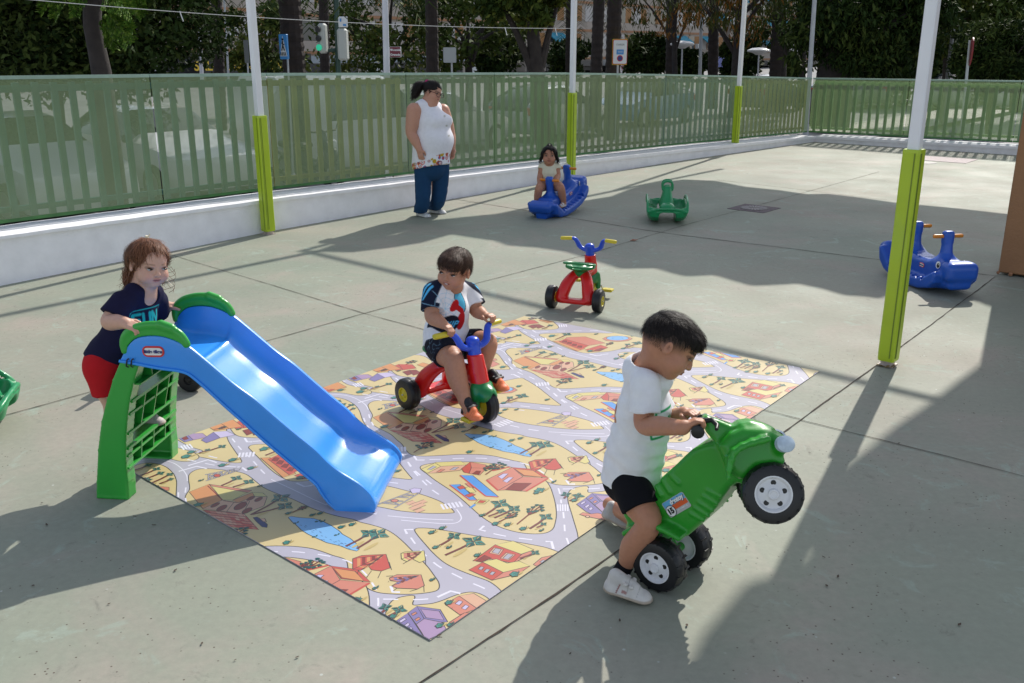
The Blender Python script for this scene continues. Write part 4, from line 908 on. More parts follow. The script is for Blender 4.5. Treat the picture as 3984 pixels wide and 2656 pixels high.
class Head:
    def __init__(s, C, f, u, H):
        s.C = np.asarray(C, float); s.f = nrm(f); u = np.asarray(u, float); s.u = nrm(u - s.f * (u @ s.f)); s.s = np.cross(s.u, s.f); s.H = H; s.ax = [s.s, s.f, s.u]
    def p(s, x, f, u): return s.C + s.H * (s.s * x + s.f * f + s.u * u)
    def loc(s, V): d = (V - s.C) / s.H; return d @ s.s, d @ s.f, d @ s.u
    def add(s, S, cheeks=1.0, jaw=1.0, nose=1.0, ear=1.0):
        H = s.H; E = lambda c, r, k, op='u': S.ell(s.p(*c), np.array(r) * H, s.ax, k * H, op)
        E((0, -.06, .13), (.385, .47, .37), .05); E((0, .12, -.16), (.295 * jaw, .29, .31), .10)
        for g_ in (-1, 1): E((g_ * .16, .22, -.20), (.15 * cheeks,) * 3, .08)
        E((0, .24, -.385), (.135 * jaw, .125, .10), .09)
        for g_ in (-1, 1): E((g_ * .165, .455, -.02), (.085, .075, .058), .05, 's')
        E((0, .36, .06), (.20, .05, .05), .06)
        S.chain([s.p(0, .385, .02), s.p(0, .43, -.07), s.p(0, .465 * nose, -.13)], [.030 * H, .038 * H, .050 * H], .035 * H)
        for g_ in (-1, 1): E((g_ * .05, .415, -.145), (.034, .036, .030), .02)
        E((0, .395, -.238), (.085, .040, .024), .02); E((0, .388, -.285), (.070, .038, .026), .02)
        S.cap(s.p(-.075, .445, -.262), s.p(.075, .445, -.262), .009 * H, k=.012 * H, op='s')
        for g_ in (-1, 1):
            S.ell(s.p(g_ * .385, -.045, -.065), np.array([.042, .080, .120]) * H * ear, [nrm(s.s + s.f * -.30 * g_), nrm(s.f + .15 * s.u), nrm(s.u - .15 * s.f)], .025 * H)
            S.ell(s.p(g_ * .428, -.02, -.06), np.array([.024, .040, .070]) * H * ear, [nrm(s.s + s.f * -.30 * g_), nrm(s.f + .15 * s.u), nrm(s.u - .15 * s.f)], .012 * H, 's')
    def face_cols(s, c, V, brow=(.05, .03, .02), lip=(.42, .13, .11), blush=(.60, .26, .2), bw=.8):
        x, f, u = s.loc(V); ok = (np.abs(x) < .6) & (f > .1) & (np.abs(u) < .6); okf = ok.astype(float)
        for g_ in (-1, 1):
            w_ = np.exp(-(((x - g_ * .19) / .10) ** 2 + ((u + .19) / .09) ** 2)) * .35 * okf; c = blend(c, w_, blush)
            bx_ = (x * g_ - .165) / .10; bu_ = u - (.085 + .012 * (1 - bx_ ** 2))
            w_ = ss(-np.abs(bx_), -1.15, -.7) * ss(-np.abs(bu_), -.028, -.012) * bw * okf; c = blend(c, w_, brow)
            w_ = ss(-((x * g_ - .165) / .082) ** 2 - ((u - .006) / .044) ** 2, -1.25, -.85) * .55 * okf * (f > .25); c = blend(c, w_, (.10, .055, .045))
            w_ = ss(-np.hypot(x * g_ - .035, u + .175), -.024, -.010) * .7 * okf * (f > .35); c = blend(c, w_, (.08, .03, .025))
        lp = ss(-(x / .095) ** 2 - ((u + .262) / .047) ** 2, -1.2, -.7) * okf * (f > .28); c = blend(c, lp * .75, lip)
        ml = ss(-np.abs(x), -.095, -.07) * ss(-np.abs(u + .262), -.014, -.005) * okf * (f > .28); c = blend(c, ml * .85, (.09, .03, .025))
        return c
    def eyes(s, parent, gaze=(0, 0), iris=(.035, .018, .01), open_=1.0):
        for g_ in (-1, 1):
            S = Sdf(); c = s.p(g_ * .165, .372, -.012); S.ell(c, np.array([.066, .050, .034 * open_]) * s.H, s.ax, .001)
            V, Q = S.mesh(.0055 * s.H / .18 * .5)
            x, f, u = s.loc(V); x = x - g_ * .165 - gaze[0]; u = u + .012 - gaze[1]; r = np.hypot(x, u)
            col = np.tile(np.array([.55, .52, .50]), (len(V), 1)); col = blend(col, ss(-r, -.042, -.034), iris); col = blend(col, ss(-r, -.020, -.014), (.004, .004, .004)); col = blend(col, ss(u, .012, .026), (.02, .012, .01))
            mesh_np('eye', V, Q, EYE, parent, True, col)
def hand(S, w, f, n, t, L, curl=(.35, .6, .5), thumb=.5, k=.004, spread=.06):
    """palm, four bent fingers of different length and a thumb; n = way the palm faces, t = thumb side"""
    w = np.asarray(w, float); f = nrm(f); n = nrm(np.asarray(n, float) - f * (np.asarray(n, float) @ f)); t0 = np.asarray(t, float); t = nrm(t0 - f * (t0 @ f) - n * (t0 @ n))
    S.box(w + f * L * .24, (L * .27, L * .205, L * .095), [f, t, n], L * .085, k * 2)
    S.cap(w - f * L * .05, w + f * L * .1, L * .17, L * .17, k * 3)
    for i, (o_, ln, r_) in enumerate(((.150, .43, .066), (.052, .48, .068), (-.048, .44, .065), (-.140, .34, .058))):
        b = w + f * L * .46 + t * L * o_; d0 = nrm(f + t * (o_ * spread / .1)); pts = [b]; an = 0
        for q, cu in zip((.45, .31, .24), curl):
            an += cu * (1 + .06 * i); d = d0 * math.cos(an) + n * math.sin(an); pts.append(pts[-1] + d * ln * L * q)
        S.chain(pts, [r_ * L, r_ * L * .98, r_ * L * .9, r_ * L * .78], k * .6)
    b = w + f * L * .10 + t * L * .17; d1 = nrm(t * .75 + f * .75 + n * .25); d2 = nrm(f * 1.0 + t * (.45 - thumb) + n * (.25 + thumb))
    S.chain([b, b + d1 * L * .19, b + d1 * L * .19 + d2 * L * .17, b + d1 * L * .19 + d2 * L * .17 + nrm(d2 + n * .3 - t * thumb * .4) * L * .13], [.085 * L, .075 * L, .068 * L, .056 * L], k)
def strands(name, o, parent, flow, n, L, wd, col, lift=.15, bend=.3, seed=1, rnd=.25, mask=None, ct=3, world=True):
    """ribbon locks growing from the surface of the object o (its mesh is read in world space)"""
    rng = np.random.default_rng(seed); me = o.data; mw = np.array(o.matrix_basis); top = o
    off = np.zeros(3); q = o.parent
    while q is not None: off += np.array(q.location); q = q.parent
    N = len(me.vertices); co = np.zeros(N * 3, np.float32); me.vertices.foreach_get('co', co); co = co.reshape(-1, 3) + off
    no = np.zeros(N * 3, np.float32); me.vertex_normals.foreach_get('vector', no); no = no.reshape(-1, 3)
    ids = np.arange(N) if mask is None else np.where(mask(co, no))[0]
    ids = rng.choice(ids, n); P = co[ids]; Nn = no[ids]
    F = flow(P, Nn); F = F - Nn * (F * Nn).sum(1, keepdims=True); F /= np.linalg.norm(F, axis=1, keepdims=True) + 1e-6
    F = F + rng.normal(0, rnd, F.shape); F = F - Nn * (F * Nn).sum(1, keepdims=True); F /= np.linalg.norm(F, axis=1, keepdims=True) + 1e-6
    S_ = np.cross(F, Nn); ln = L * rng.uniform(.6, 1.25, n)[:, None]
    V = []; cur = P + Nn * .0004; d = F + Nn * lift
    for i in range(ct + 1):
        wv = wd * (1 - (i / ct) ** 2 * .85) * .5
        V += [cur - S_ * wv, cur + S_ * wv]; cur = cur + d * ln / ct; d = d - Nn * bend / ct * 1.4
    V = np.stack(V, 1).reshape(-1, 3); k = 2 * (ct + 1)
    b = np.arange(n)[:, None] * k; Q = np.concatenate([b + np.array([2 * i, 2 * i + 1, 2 * i + 3, 2 * i + 2]) for i in range(ct)])
    cc = np.array(col)[None] * rng.uniform(.6, 1.5, n)[:, None]
    return mesh_np(name, V, Q, HAIRM, parent, world, np.repeat(cc, k, 0))
def flat(col): return lambda V: np.tile(np.array(col, float), (len(V), 1))
def seg2(x, y, A, B):
    A = np.array(A, float); B = np.array(B, float); d = B - A; t = np.clip(((x - A[0]) * d[0] + (y - A[1]) * d[1]) / (d @ d + 1e-12), 0, 1)
    return np.hypot(x - A[0] - t * d[0], y - A[1] - t * d[1])
def letters(c, x, y, ok, word, x0, y0, h, w_, gap, col, th, slant=0):
    G_ = {'F': [(0, 0, 0, 1), (0, 1, 1, 1), (0, .52, .8, .52)], 'U': [(0, 1, 0, 0), (0, 0, 1, 0), (1, 0, 1, 1)], 'N': [(0, 0, 0, 1), (0, 1, 1, 0), (1, 0, 1, 1)], 'T': [(0, 1, 1, 1), (.5, 0, .5, 1)], 'W': [(0, 1, .2, 0), (.2, 0, .5, .7), (.5, .7, .8, 0), (.8, 0, 1, 1)], 'I': [(.5, 0, .5, 1)], 'P': [(0, 0, 0, 1), (0, 1, 1, .85), (1, .85, 1, .55), (1, .55, 0, .45)]}
    for ch in word:
        for (a0, b0, a1, b1) in G_[ch]:
            d = seg2(x, y, (x0 + a0 * w_ + b0 * slant * h, y0 + b0 * h), (x0 + a1 * w_ + b1 * slant * h, y0 + b1 * h)); c = blend(c, ss(-d, -th, -th * .6) * ok, col)
        x0 += w_ + gap
    return c
TAN = (.48, .225, .135)
def limb(S, pts, rs, k=.012): S.chain(pts, rs, k, sm=4 * len(pts))
def shoe(name, parent, heel, toe, up, w_, hgt_, colf, sole=(.40, .33, .26), upper=(.60, .57, .54), h=.0035):
    heel = np.asarray(heel, float); toe = np.asarray(toe, float); f = toe - heel; L = np.linalg.norm(f); f = f / L; up = nrm(np.asarray(up, float) - f * (np.asarray(up, float) @ f)); s_ = np.cross(up, f)
    S = Sdf(); r = w_ / 2
    for z_, rr in ((.010, 1.0),):
        S.ecap(heel + f * r * .85 + up * z_, toe - f * r * .95 + up * z_, r * .88, r * 1.02, up, .22, .004)
    S.ecap(heel + f * r * .9 + up * .022, toe - f * r * 1.0 + up * .016, r * .82, r * .90, up, .62, .006)
    S.chain([heel + f * r * .82 + up * .028, heel + f * r * .85 + up * hgt_], [r * .74, r * .62], .016)
    S.chain([heel + f * L * .34 + up * hgt_ * .85, heel + f * L * .60 + up * .036], [r * .60, r * .66], .018)
    for q in (.44, .56):                   # two straps across the instep
        c = heel + f * L * q + up * (hgt_ * (1.14 - q * .62)); S.box(c, (L * .045, r * .88, .0065), [nrm(f - up * .55), s_, nrm(up + f * .55)], .003, .003)
    S.plane(heel - up * .001, -up)
    def cols(V):
        z = (V - heel) @ up; x = (V - heel) @ f / L; c = np.tile(np.array(upper, float), (len(V), 1)); c = blend(c, ss(-z, -.019, -.016), sole); c = blend(c, ss(-np.abs(x - .50), -.012, -.006) * ss(z, .030, .034) * .55, np.array(upper) * .35); c = blend(c, ss(-np.abs(x - .70 - (z - .02) * .8), -.010, -.004) * ss(z, .020, .024) * .5, np.array(upper) * .4)
        return colf(c, V, x, z) if colf else c
    return sdf_obj(name, S, h, SHOE, parent, cols)
def person(label, loc): return thing('person', label, 'person', loc)
# ---- 1. the boy on the tipped quad
cb = lambda X, Y: (2250 + .8099 * X, 1150 + .8099 * Y); cbh = lambda X, Y: (2450 + .2551 * X, 1150 + .2551 * Y)
def B(X, Y, lat, c=cb): px = c(X, Y); return onplane(px[0], px[1], QM + LT * lat, LT)
def boy1():
    t = person('small boy in white t-shirt and black shorts riding the tipped green quad', (*B(230, 1400, -.05)[:2], 0))
    hd = Head(onplane(2612, 1345, QM + LT * .0, LT), idir(.809, .588, .10), idir(.588, -.809, .08), .212)
    S = Sdf(); hd.add(S, cheeks=1.08, nose=.95); S.ell(hd.p(0, -.20, .06), np.array([.362, .335, .345]) * hd.H, hd.ax, .02)
    nb = B(325, 372, 0)
    S.cap(hd.p(0, -.14, -.18), nb, .050, .052, .03); S.ecap(nb - UPV * .02, B(285, 560, 0), .058, .082, HD, .8, .04); S.ecap(B(285, 560, 0), B(262, 790, 0), .082, .09, HD, .9, .04)
    S.ell(B(235, 880, 0), (.085, .09, .08), [HD, LT, UPV], .03)
    sh = [B(322, 425, -.095), B(345, 420, .095)]
    el = [B(318, 618, -.135), B(420, 600, .12)]; wr = [at(*cb(500, 634), gr[1] + .03), at(*cb(505, 566), gr[1] + .33)]
    for i in (0, 1): limb(S, [sh[i], (sh[i] + el[i]) / 2, el[i], el[i] * .55 + wr[i] * .45, wr[i]], [.038, .037, .0345, .033, .0245], .02)
    gl = [Qw(qp(c6(430, 472), -.175), -.175), 0]; ga = nrm(LT * 1.0 - UPV * .0)
    # hands closed over the grips
    hand(S, wr[0], nrm(at(*cb(566, 600), gr[1] + .035) - wr[0]), -UPV + HD * .25, FL, .108, (.55, 1.0, .8), .8)
    hand(S, wr[1], nrm(at(*cb(572, 556), gr[1] + .27) - wr[1]), -UPV + HD * .25, -FL, .108, (.55, 1.0, .8), .8)
    # legs
    hipn = B(250, 905, -.06); kn = B(338, 1095, -.115); an = B(216, 1310, -.125); limb(S, [hipn, (hipn + kn) / 2 + HD * .0, kn, kn * .5 + an * .5 - HD * .012, an * .85 + kn * .15, an], [.066, .060, .046, .044, .032, .028], .02)
    hipf = B(262, 905, .06); anf = g(1400, 1190) + np.array([.0, .01, .06]); knf = B(330, 1085, .125); limb(S, [hipf, (hipf + knf) / 2, knf, knf * .5 + anf * .5, anf], [.066, .06, .046, .042, .030], .02)
    def cols(V):
        c = flat((.46, .215, .130))(V); x, f, u = hd.loc(V); c = hd.face_cols(c, V, brow=(.03, .018, .012), blush=(.52, .22, .17))
        hl = u - .16 * np.clip(f + .1, -1, 1) * 0
        fade = ss(u - .32 * f, -.16, .10) * (np.abs(x) > .12) * (f < .30) * ss(-f, -.30, -.16); fade = np.clip(fade, 0, 1) * (np.linalg.norm(V - hd.C, axis=1) < .17)
        ear_ = (np.abs(x) > .405) & (np.abs(f + .045) < .12) & (u < .10); fade = np.where(ear_, 0, fade)
        c = blend(c, fade * .9, (.022, .016, .014))
        k_ = np.exp(-(np.linalg.norm(V - B(385, 1125, -.13), axis=1) / .012) ** 2); c = blend(c, k_ * .7, (.16, .045, .04))
        return c
    body = sdf_obj('body', S, .0034, SKIN, t, cols); hd.eyes(t, (.0, -.022), open_=.38)
    # hair: thick top, clipped sides
    Hs = Sdf(); Hs.ell(hd.p(0, -.06, .15), np.array([.385, .490, .385]) * hd.H, hd.ax, .004)
    Hs.ell(hd.p(0, .24, .28), np.array([.27, .195, .15]) * hd.H, hd.ax, .03); Hs.ell(hd.p(0, -.20, .06), np.array([.372, .355, .36]) * hd.H, hd.ax, .02); Hs.plane(hd.p(0, 0, .07), nrm(-hd.u + hd.f * .32), .008)
    for g_ in (-1, 1): Hs.ell(hd.p(g_ * .44, .02, -.06), np.array([.10, .14, .16]) * hd.H, hd.ax, .01, 's')
    Hs.warp(lambda X, Y, Z: .0022 * wig(X, Y, Z, 120, 3))
    ho = sdf_obj('hair', Hs, .004, HAIRM, t, flat((.014, .010, .009)))
    flow = lambda P, N_: np.where(((P - hd.C) @ hd.u / hd.H > .32)[:, None], hd.f[None] * 1.0 - .25 * hd.u[None], hd.f[None] * .55 - hd.u[None] * .8) + 0 * P
    strands('hair_locks', ho, t, flow, 3400, .028, .0016, (.016, .011, .009), .34, .5, 5, .26)
    def fz(P, N_): x, f, u = hd.loc(P); return (np.abs(x) > .10) & (f < -.10) & (u > -.16) & (u < .1) & (u < .20) & (np.linalg.norm(P - hd.C, axis=1) < .17) & ~((np.abs(x) > .36) & (np.abs(f + .045) < .13) & (u < .09))
    strands('hair_stubble', body, t, lambda P, N_: 0 * P - hd.u[None] + .3 * hd.f[None], 1500, .0045, .0007, (.020, .015, .013), .25, .3, 15, .3, mask=fz, ct=2)
    strands('fringe', ho, t, lambda P, N_: 0 * P - hd.u[None] + .5 * hd.f[None], 420, .030, .0018, (.016, .011, .009), .18, .3, 17, .25, mask=lambda P, N_: (hd.loc(P)[1] > .12) & (hd.loc(P)[2] < .26))
    # shirt
    T = Sdf(); nA = B(325, 372, 0)
    T.ecap(nA, B(312, 560, 0), .080, .100, HD, .84, .03); T.ecap(B(312, 560, 0), B(284, 700, 0), .100, .106, HD, .93, .03); T.ecap(B(284, 700, 0), B(248, 900, 0), .106, .118, HD, .96, .03)
    T.clip(B(240, 882, 0), nrm(-UPV * 1 - HD * .16))
    T.cap(B(300, 372, -.04), B(330, 362, .04), .055, k=.03); T.chain([B(300, 345, 0), B(380, 400, 0)], [.058, .060], .03)
    for i in (0, 1):
        d = nrm(el[i] - sh[i]); e = sh[i] + d * np.linalg.norm(el[i] - sh[i]) * .72
        T.cap(sh[i] + np.array([0, 0, .004]), e + d * .05, .050, .058, .025); T.clip(e, d)
    T.cap(hd.p(0, -.20, -.28), nb + UPV * .012, .060, .058, .006, 's')
    T.warp(lambda X, Y, Z: .0055 * wig(X, Y, Z * .55, 34, 2) + .0024 * wig(X, Y * .7, Z * 1.3, 80, 5) + .0022 * np.sin(95 * (Z + .5 * (X * HD[0] + Y * HD[1])) + 3 * wig(X, Y, Z, 20, 1)) * (Z < .62))
    pr = B(452, 620, 0)
    def tc(V):
        c = flat((.80, .80, .83))(V); z = V[:, 2]; y = (V - pr) @ LT; x = (V - pr) @ HD
        ok = (x > -.065).astype(float); zz = (V - pr) @ UPV
        fr = np.maximum(np.abs(y + .0) - .06, np.abs(zz) - .058); c = blend(c, ss(-np.abs(fr + .006), -.006, -.003) * ok, (.02, .32, .12))
        c = letters(c, y, zz, ok, 'FUN', -.045, -.02, .045, .022, .012, (.02, .32, .12), .005)
        return c
    sh_o = sdf_obj('t_shirt', T, .0042, CLOTH, t, tc)
    # shorts
    K = Sdf(); K.ell(B(240, 890, 0), (.094, .102, .088), [HD, LT, UPV], .02)
    for h_, k_ in ((hipn, kn), (hipf, knf)):
        d = nrm(k_ - h_); K.cap(h_ - d * .01, h_ + d * .30, .074, .072, .02); K.clip(h_ + d * np.linalg.norm(k_ - h_) * (.60), nrm(d * .9 - UPV * .2))
    K.warp(lambda X, Y, Z: .003 * wig(X, Y, Z, 45, 8)); sdf_obj('shorts', K, .0045, CLOTH, t, flat((.006, .006, .009)))
    # sock and shoes
    sk = Sdf(); d = nrm(kn - an); sk.chain([an + d * .022, an - d * .035], [.0325, .034], .004)
    sdf_obj('sock', sk, .004, CLOTH, t, lambda V: blend(flat((.008, .008, .012))(V), ss(-((V - B(165, 1345, -.12)) @ HD), -.006, .004), (.12, .55, .16)))
    def red_trim(c, V, x, z):
        st_ = ss(-np.abs(x - .28 - (z - .02) * 1.6), -.018, -.010) * ss(z, .018, .022) * ss(-z, -.058, -.05); c = blend(c, st_ * .9, (.22, .03, .03))
        st_ = ss(-np.abs(x - .44) , -.06, -.05) * ss(-np.abs(z - .030), -.006, -.0045) * ((V - QM) @ LT < -.10); return blend(c, st_ * .8, (.30, .10, .09))
    hl = gp(2250 + .8099 * 122, 1150 + .8099 * 1420, .012); tl = gp(2250 + .8099 * 352, 1150 + .8099 * 1478, .0)
    hl = np.array([hl[0], hl[1], .022]); tl = np.array([tl[0], tl[1], .002])
    shoe('shoe', t, hl, tl, UPV, .078, .070, red_trim)
    tip = g(1402, 1212); shoe('shoe', t, tip + np.array([-.03, .05, .03]), tip + np.array([.085, -.015, .004]), UPV, .07, .062, None, upper=(.42, .40, .38))
boy1()
# ---- 2. the toddler on the tricycle
ct = crop(1450, 900, .5102); cth = crop(1620, 930, .2551)
HT2 = np.array([math.cos(TRH), math.sin(TRH), 0]); LT2 = np.array([-math.sin(TRH), math.cos(TRH), 0])
def boy2():
    t = person('toddler in white shirt with navy shoulders riding the red tricycle on the play mat', (*(TRM + HT2 * .11)[:2], 0))
    hd = Head(cth(578, 452, 4.80), idir(-.42, .38, .82), idir(.10, -.90, .38), .207)
    S = Sdf(); hd.add(S, cheeks=1.15, nose=.93, ear=1.12)
    nb = ct(590, 448, 4.86); ch = ct(585, 600, 4.84); pv = ct(560, 850, 4.86)
    S.cap(hd.p(0, -.10, -.2), nb, .055, .055, .03); S.ecap(nb - UPV * .02, ch, .062, .092, HT2, .85, .04); S.ecap(ch, pv, .092, .105, HT2, .95, .04)
    sh = [ct(458, 470, 4.78), ct(735, 462, 4.94)]; el = [ct(452, 648, 4.70), ct(790, 600, 4.90)]; wr = [ct(535, 705, 4.625), ct(848, 640, 4.83)]
    for i in (0, 1): limb(S, [sh[i], (sh[i] + el[i]) / 2, el[i], el[i] * .5 + wr[i] * .5, wr[i]], [.041, .040, .0385, .036, .026], .02)
    hand(S, wr[0], nrm(ct(596, 752, 4.585) - wr[0]), nrm(-UPV + HT2 * .5), LT2, .112, (.35, .9, .9), .6)
    hand(S, wr[1], nrm(ct(905, 640, 4.79) - wr[1]), nrm(-UPV + HT2 * .4), -LT2, .112, (.40, .9, .9), .6)
    hp = [ct(520, 880, 4.80), ct(650, 860, 4.92)]; kn = [ct(615, 985, 4.62), ct(872, 850, 4.80)]; an = [ct(700, 1285, 4.54), ct(822, 1130, 4.74)]
    for i in (0, 1): limb(S, [hp[i], (hp[i] + kn[i]) / 2, kn[i], kn[i] * .55 + an[i] * .45 - HT2 * .01, an[i] * .9 + kn[i] * .1, an[i]], [.075, .070, .056, .054, .036, .034], .02)
    S.chain([an[0], ct(735, 1375, 4.50)], [.03, .028], .01); S.chain([an[1], an[1] + HT2 * .07 - UPV * .03], [.03, .028], .01)
    def cols(V):
        c = flat((.48, .225, .135))(V); c = hd.face_cols(c, V, brow=(.06, .03, .02), lip=(.40, .12, .09), bw=.9); x, f, u = hd.loc(V)
        m = ss(-(x / .05) ** 2 - ((u + .262) / .014) ** 2, -1.1, -.6) * (f > .3); return blend(c, m, (.55, .5, .46))
    sdf_obj('body', S, .0038, SKIN, t, cols); hd.eyes(t, (-.018, -.012), open_=.8)
    H = Sdf(); H.ell(hd.p(0, -.06, .14), np.array([.410, .495, .395]) * hd.H, hd.ax, .004); H.ell(hd.p(0, -.34, -.12), np.array([.28, .20, .22]) * hd.H, hd.ax, .05); H.ell(hd.p(0, .26, .27), np.array([.29, .18, .15]) * hd.H, hd.ax, .03)
    H.ell(hd.p(0, .47, -.10), np.array([.47, .42, .30]) * hd.H, hd.ax, .015, 's'); H.plane(hd.p(0, -.3, -.26), -hd.u, .01)
    for g_ in (-1, 1): H.ell(hd.p(g_ * .43, .02, -.08), np.array([.13, .15, .19]) * hd.H, hd.ax, .01, 's')
    H.warp(lambda X, Y, Z: .0022 * wig(X, Y, Z, 100, 4))
    ho = sdf_obj('hair', H, .0045, HAIRM, t, flat((.055, .028, .018)))
    cr_ = hd.p(.02, -.30, .46)
    def flow(P, N_): d = P - cr_; return d + (hd.f * .06 - hd.u * .03)[None]
    strands('hair_locks', ho, t, flow, 3200, .032, .0018, (.060, .030, .019), .22, .4, 6, .22)
    strands('fringe', ho, t, lambda P, N_: 0 * P - hd.u[None] + .25 * hd.f[None], 260, .040, .0035, (.060, .030, .019), .06, .25, 9, .12, mask=lambda P, N_: (((P - hd.C) @ hd.f / hd.H > .28) & (((P - hd.C) @ hd.u) / hd.H < .30) & (((P - hd.C) @ hd.u) / hd.H > .17)))
    T = Sdf(); T.ecap(ct(590, 462, 4.86), ch, .080, .108, HT2, .85, .03); T.ecap(ch, ct(562, 800, 4.86), .108, .120, HT2, .96, .03); T.cap(ct(562, 790, 4.86), ct(555, 880, 4.87), .118, .122, .03); T.clip(ct(560, 842, 4.86), nrm(-UPV + HT2 * .25))
    T.cap(ct(520, 440, 4.80), ct(670, 436, 4.92), .052, k=.03)
    for i in (0, 1):
        d = nrm(el[i] - sh[i]); l = np.linalg.norm(el[i] - sh[i]); e = sh[i] + d * l * (.72 if i == 0 else .75); T.cap(sh[i] + UPV * .003, e + d * .05, .054, .064, .025); T.clip(e, d)
    T.cap(hd.p(0, -.02, -.30), nb, .062, .060, .006, 's'); T.warp(lambda X, Y, Z: .0042 * wig(X, Y, Z * .6, 36, 6) + .0016 * wig(X, Y, Z, 80, 2))
    cc = ct(600, 620, 4.72); fx = nrm(ct(700, 600, 4.86) - ct(500, 615, 4.72))
    def tc(V):
        c = flat((.80, .79, .82))(V); x = (V - cc) @ fx; z = (V - cc) @ UPV; front = ((V - ch) @ (HT2 - LT2 * .45) > .0).astype(float)
        # dark shoulder panels with three pale stripes each
        for i, sd in ((0, -1), (1, 1)):
            q = (V - nb) @ LT2 * sd; ax = nrm(el[i] - sh[i]); al = (V - sh[i]) @ ax; out = (V - sh[i]) @ nrm(LT2 * sd + UPV * .55 - HT2 * .35)
            nav = np.maximum(ss(q, .068, .074) * ss((V - sh[i]) @ nrm(LT2 * sd + UPV * .8 - HT2 * .25), -.002, .004), ss(al, np.linalg.norm(el[i] - sh[i]) * .56, np.linalg.norm(el[i] - sh[i]) * .58) * ss(out, -.03, -.02)); c = blend(c, nav * (q > .03), (.010, .014, .035))
            w_ = (V - sh[i]) @ nrm(HT2 - LT2 * .2)
            for o_ in (-.024, .0, .024): c = blend(c, ss(-np.abs(w_ - o_ - .005), -.0075, -.005) * ss(al, -.045, -.035) * ss(-al, -.06, -.052) * ss((V - sh[i]) @ nrm(LT2 * sd + UPV * .3), .025, .032), (.10, .48, .78))
        # chest print: pale blue rays, blue and red panels, dark oval with lettering
        for a0 in range(0, 360, 40):
            an_ = R(a0); c = blend(c, ss(-seg2(x, z, (-.02, .02), (-.02 + .11 * math.cos(an_), .02 + .11 * math.sin(an_))), -.0026, -.001) * front * .55, (.30, .55, .72))
        for rr in (.03, .055, .08): c = blend(c, ss(-np.abs(np.hypot(x + .02, z - .02) - rr), -.0024, -.001) * front * .5, (.30, .55, .72))
        c = blend(c, ss(-np.hypot((x - .068) / .030, (z - .045) / .055), -1.08, -1) * front, (.09, .42, .62)); c = blend(c, ss(-np.abs(np.hypot((x - .068) / .030, (z - .045) / .055) - 1.02), -.09, -.05) * front, (.01, .015, .03))
        for (px_, pz_, ra, rb, an_) in ((.028, .030, .034, .017, .8), (.050, .012, .030, .014, -.7), (.070, -.055, .024, .050, .1)):
            u_ = (x - px_) * math.cos(an_) + (z - pz_) * math.sin(an_); v_ = -(x - px_) * math.sin(an_) + (z - pz_) * math.cos(an_); c = blend(c, ss(-np.hypot(u_ / ra, v_ / rb), -1.08, -.98) * front, (.50, .012, .015))
        c = blend(c, ss(-np.hypot((x - .012) / .048, (z + .068) / .050), -1.04, -.98) * front, (.012, .014, .025))
        c = letters(c, x, z, front, 'TWIP', -.024, -.086, .034, .014, .0055, (.10, .50, .75), .0036, .25)
        return c
    sdf_obj('t_shirt', T, .0042, CLOTH, t, tc)
    K = Sdf(); K.ell(ct(555, 885, 4.86), (.112, .118, .080), [HT2, LT2, UPV], .02)
    for i in (0, 1): d = nrm(kn[i] - hp[i]); l = np.linalg.norm(kn[i] - hp[i]); K.cap(hp[i], hp[i] + d * l * .8, .088, .080, .025); K.clip(hp[i] + d * l * .62, nrm(d - UPV * .35))
    K.warp(lambda X, Y, Z: .004 * wig(X, Y, Z, 42, 1))
    sdf_obj('shorts', K, .0048, CLOTH, t, lambda V: blend(blend(flat((.012, .013, .024))(V), ss(-np.abs(wig(V[:, 0], V[:, 1], V[:, 2], 110, 2)), -.09, -.02) * ss(wig(V[:, 0], V[:, 1], V[:, 2], 30, 7), .1, .3) * .6, (.16, .26, .34)), ss(-np.abs(wig(V[:, 0], V[:, 1], V[:, 2], 95, 5)), -.08, -.02) * ss(wig(V[:, 0], V[:, 1], V[:, 2], 25, 3), .2, .4) * .5, (.28, .05, .05)))
    for i in (0, 1):
        f = nrm(HT2 - LT2 * (.12 if i == 0 else 0)); ped = TRM + HT2 * (.46 if i == 0 else .39) + LT2 * (-.12 if i == 0 else .12) + UPV * (.076 if i == 0 else .156)
        def dk(c, V, x, z): return blend(blend(c, ss(-np.abs(x - .40), -.24, -.20) * ss(z, .034, .040), (.012, .012, .014)), ss(-x, -.34, -.28) * ss(z, .012, .016), (.012, .012, .014))
        shoe('shoe', t, ped - f * .065, ped + f * .085, UPV, .074, .078, dk, sole=(.75, .20, .08), upper=(.90, .21, .07))
boy2()
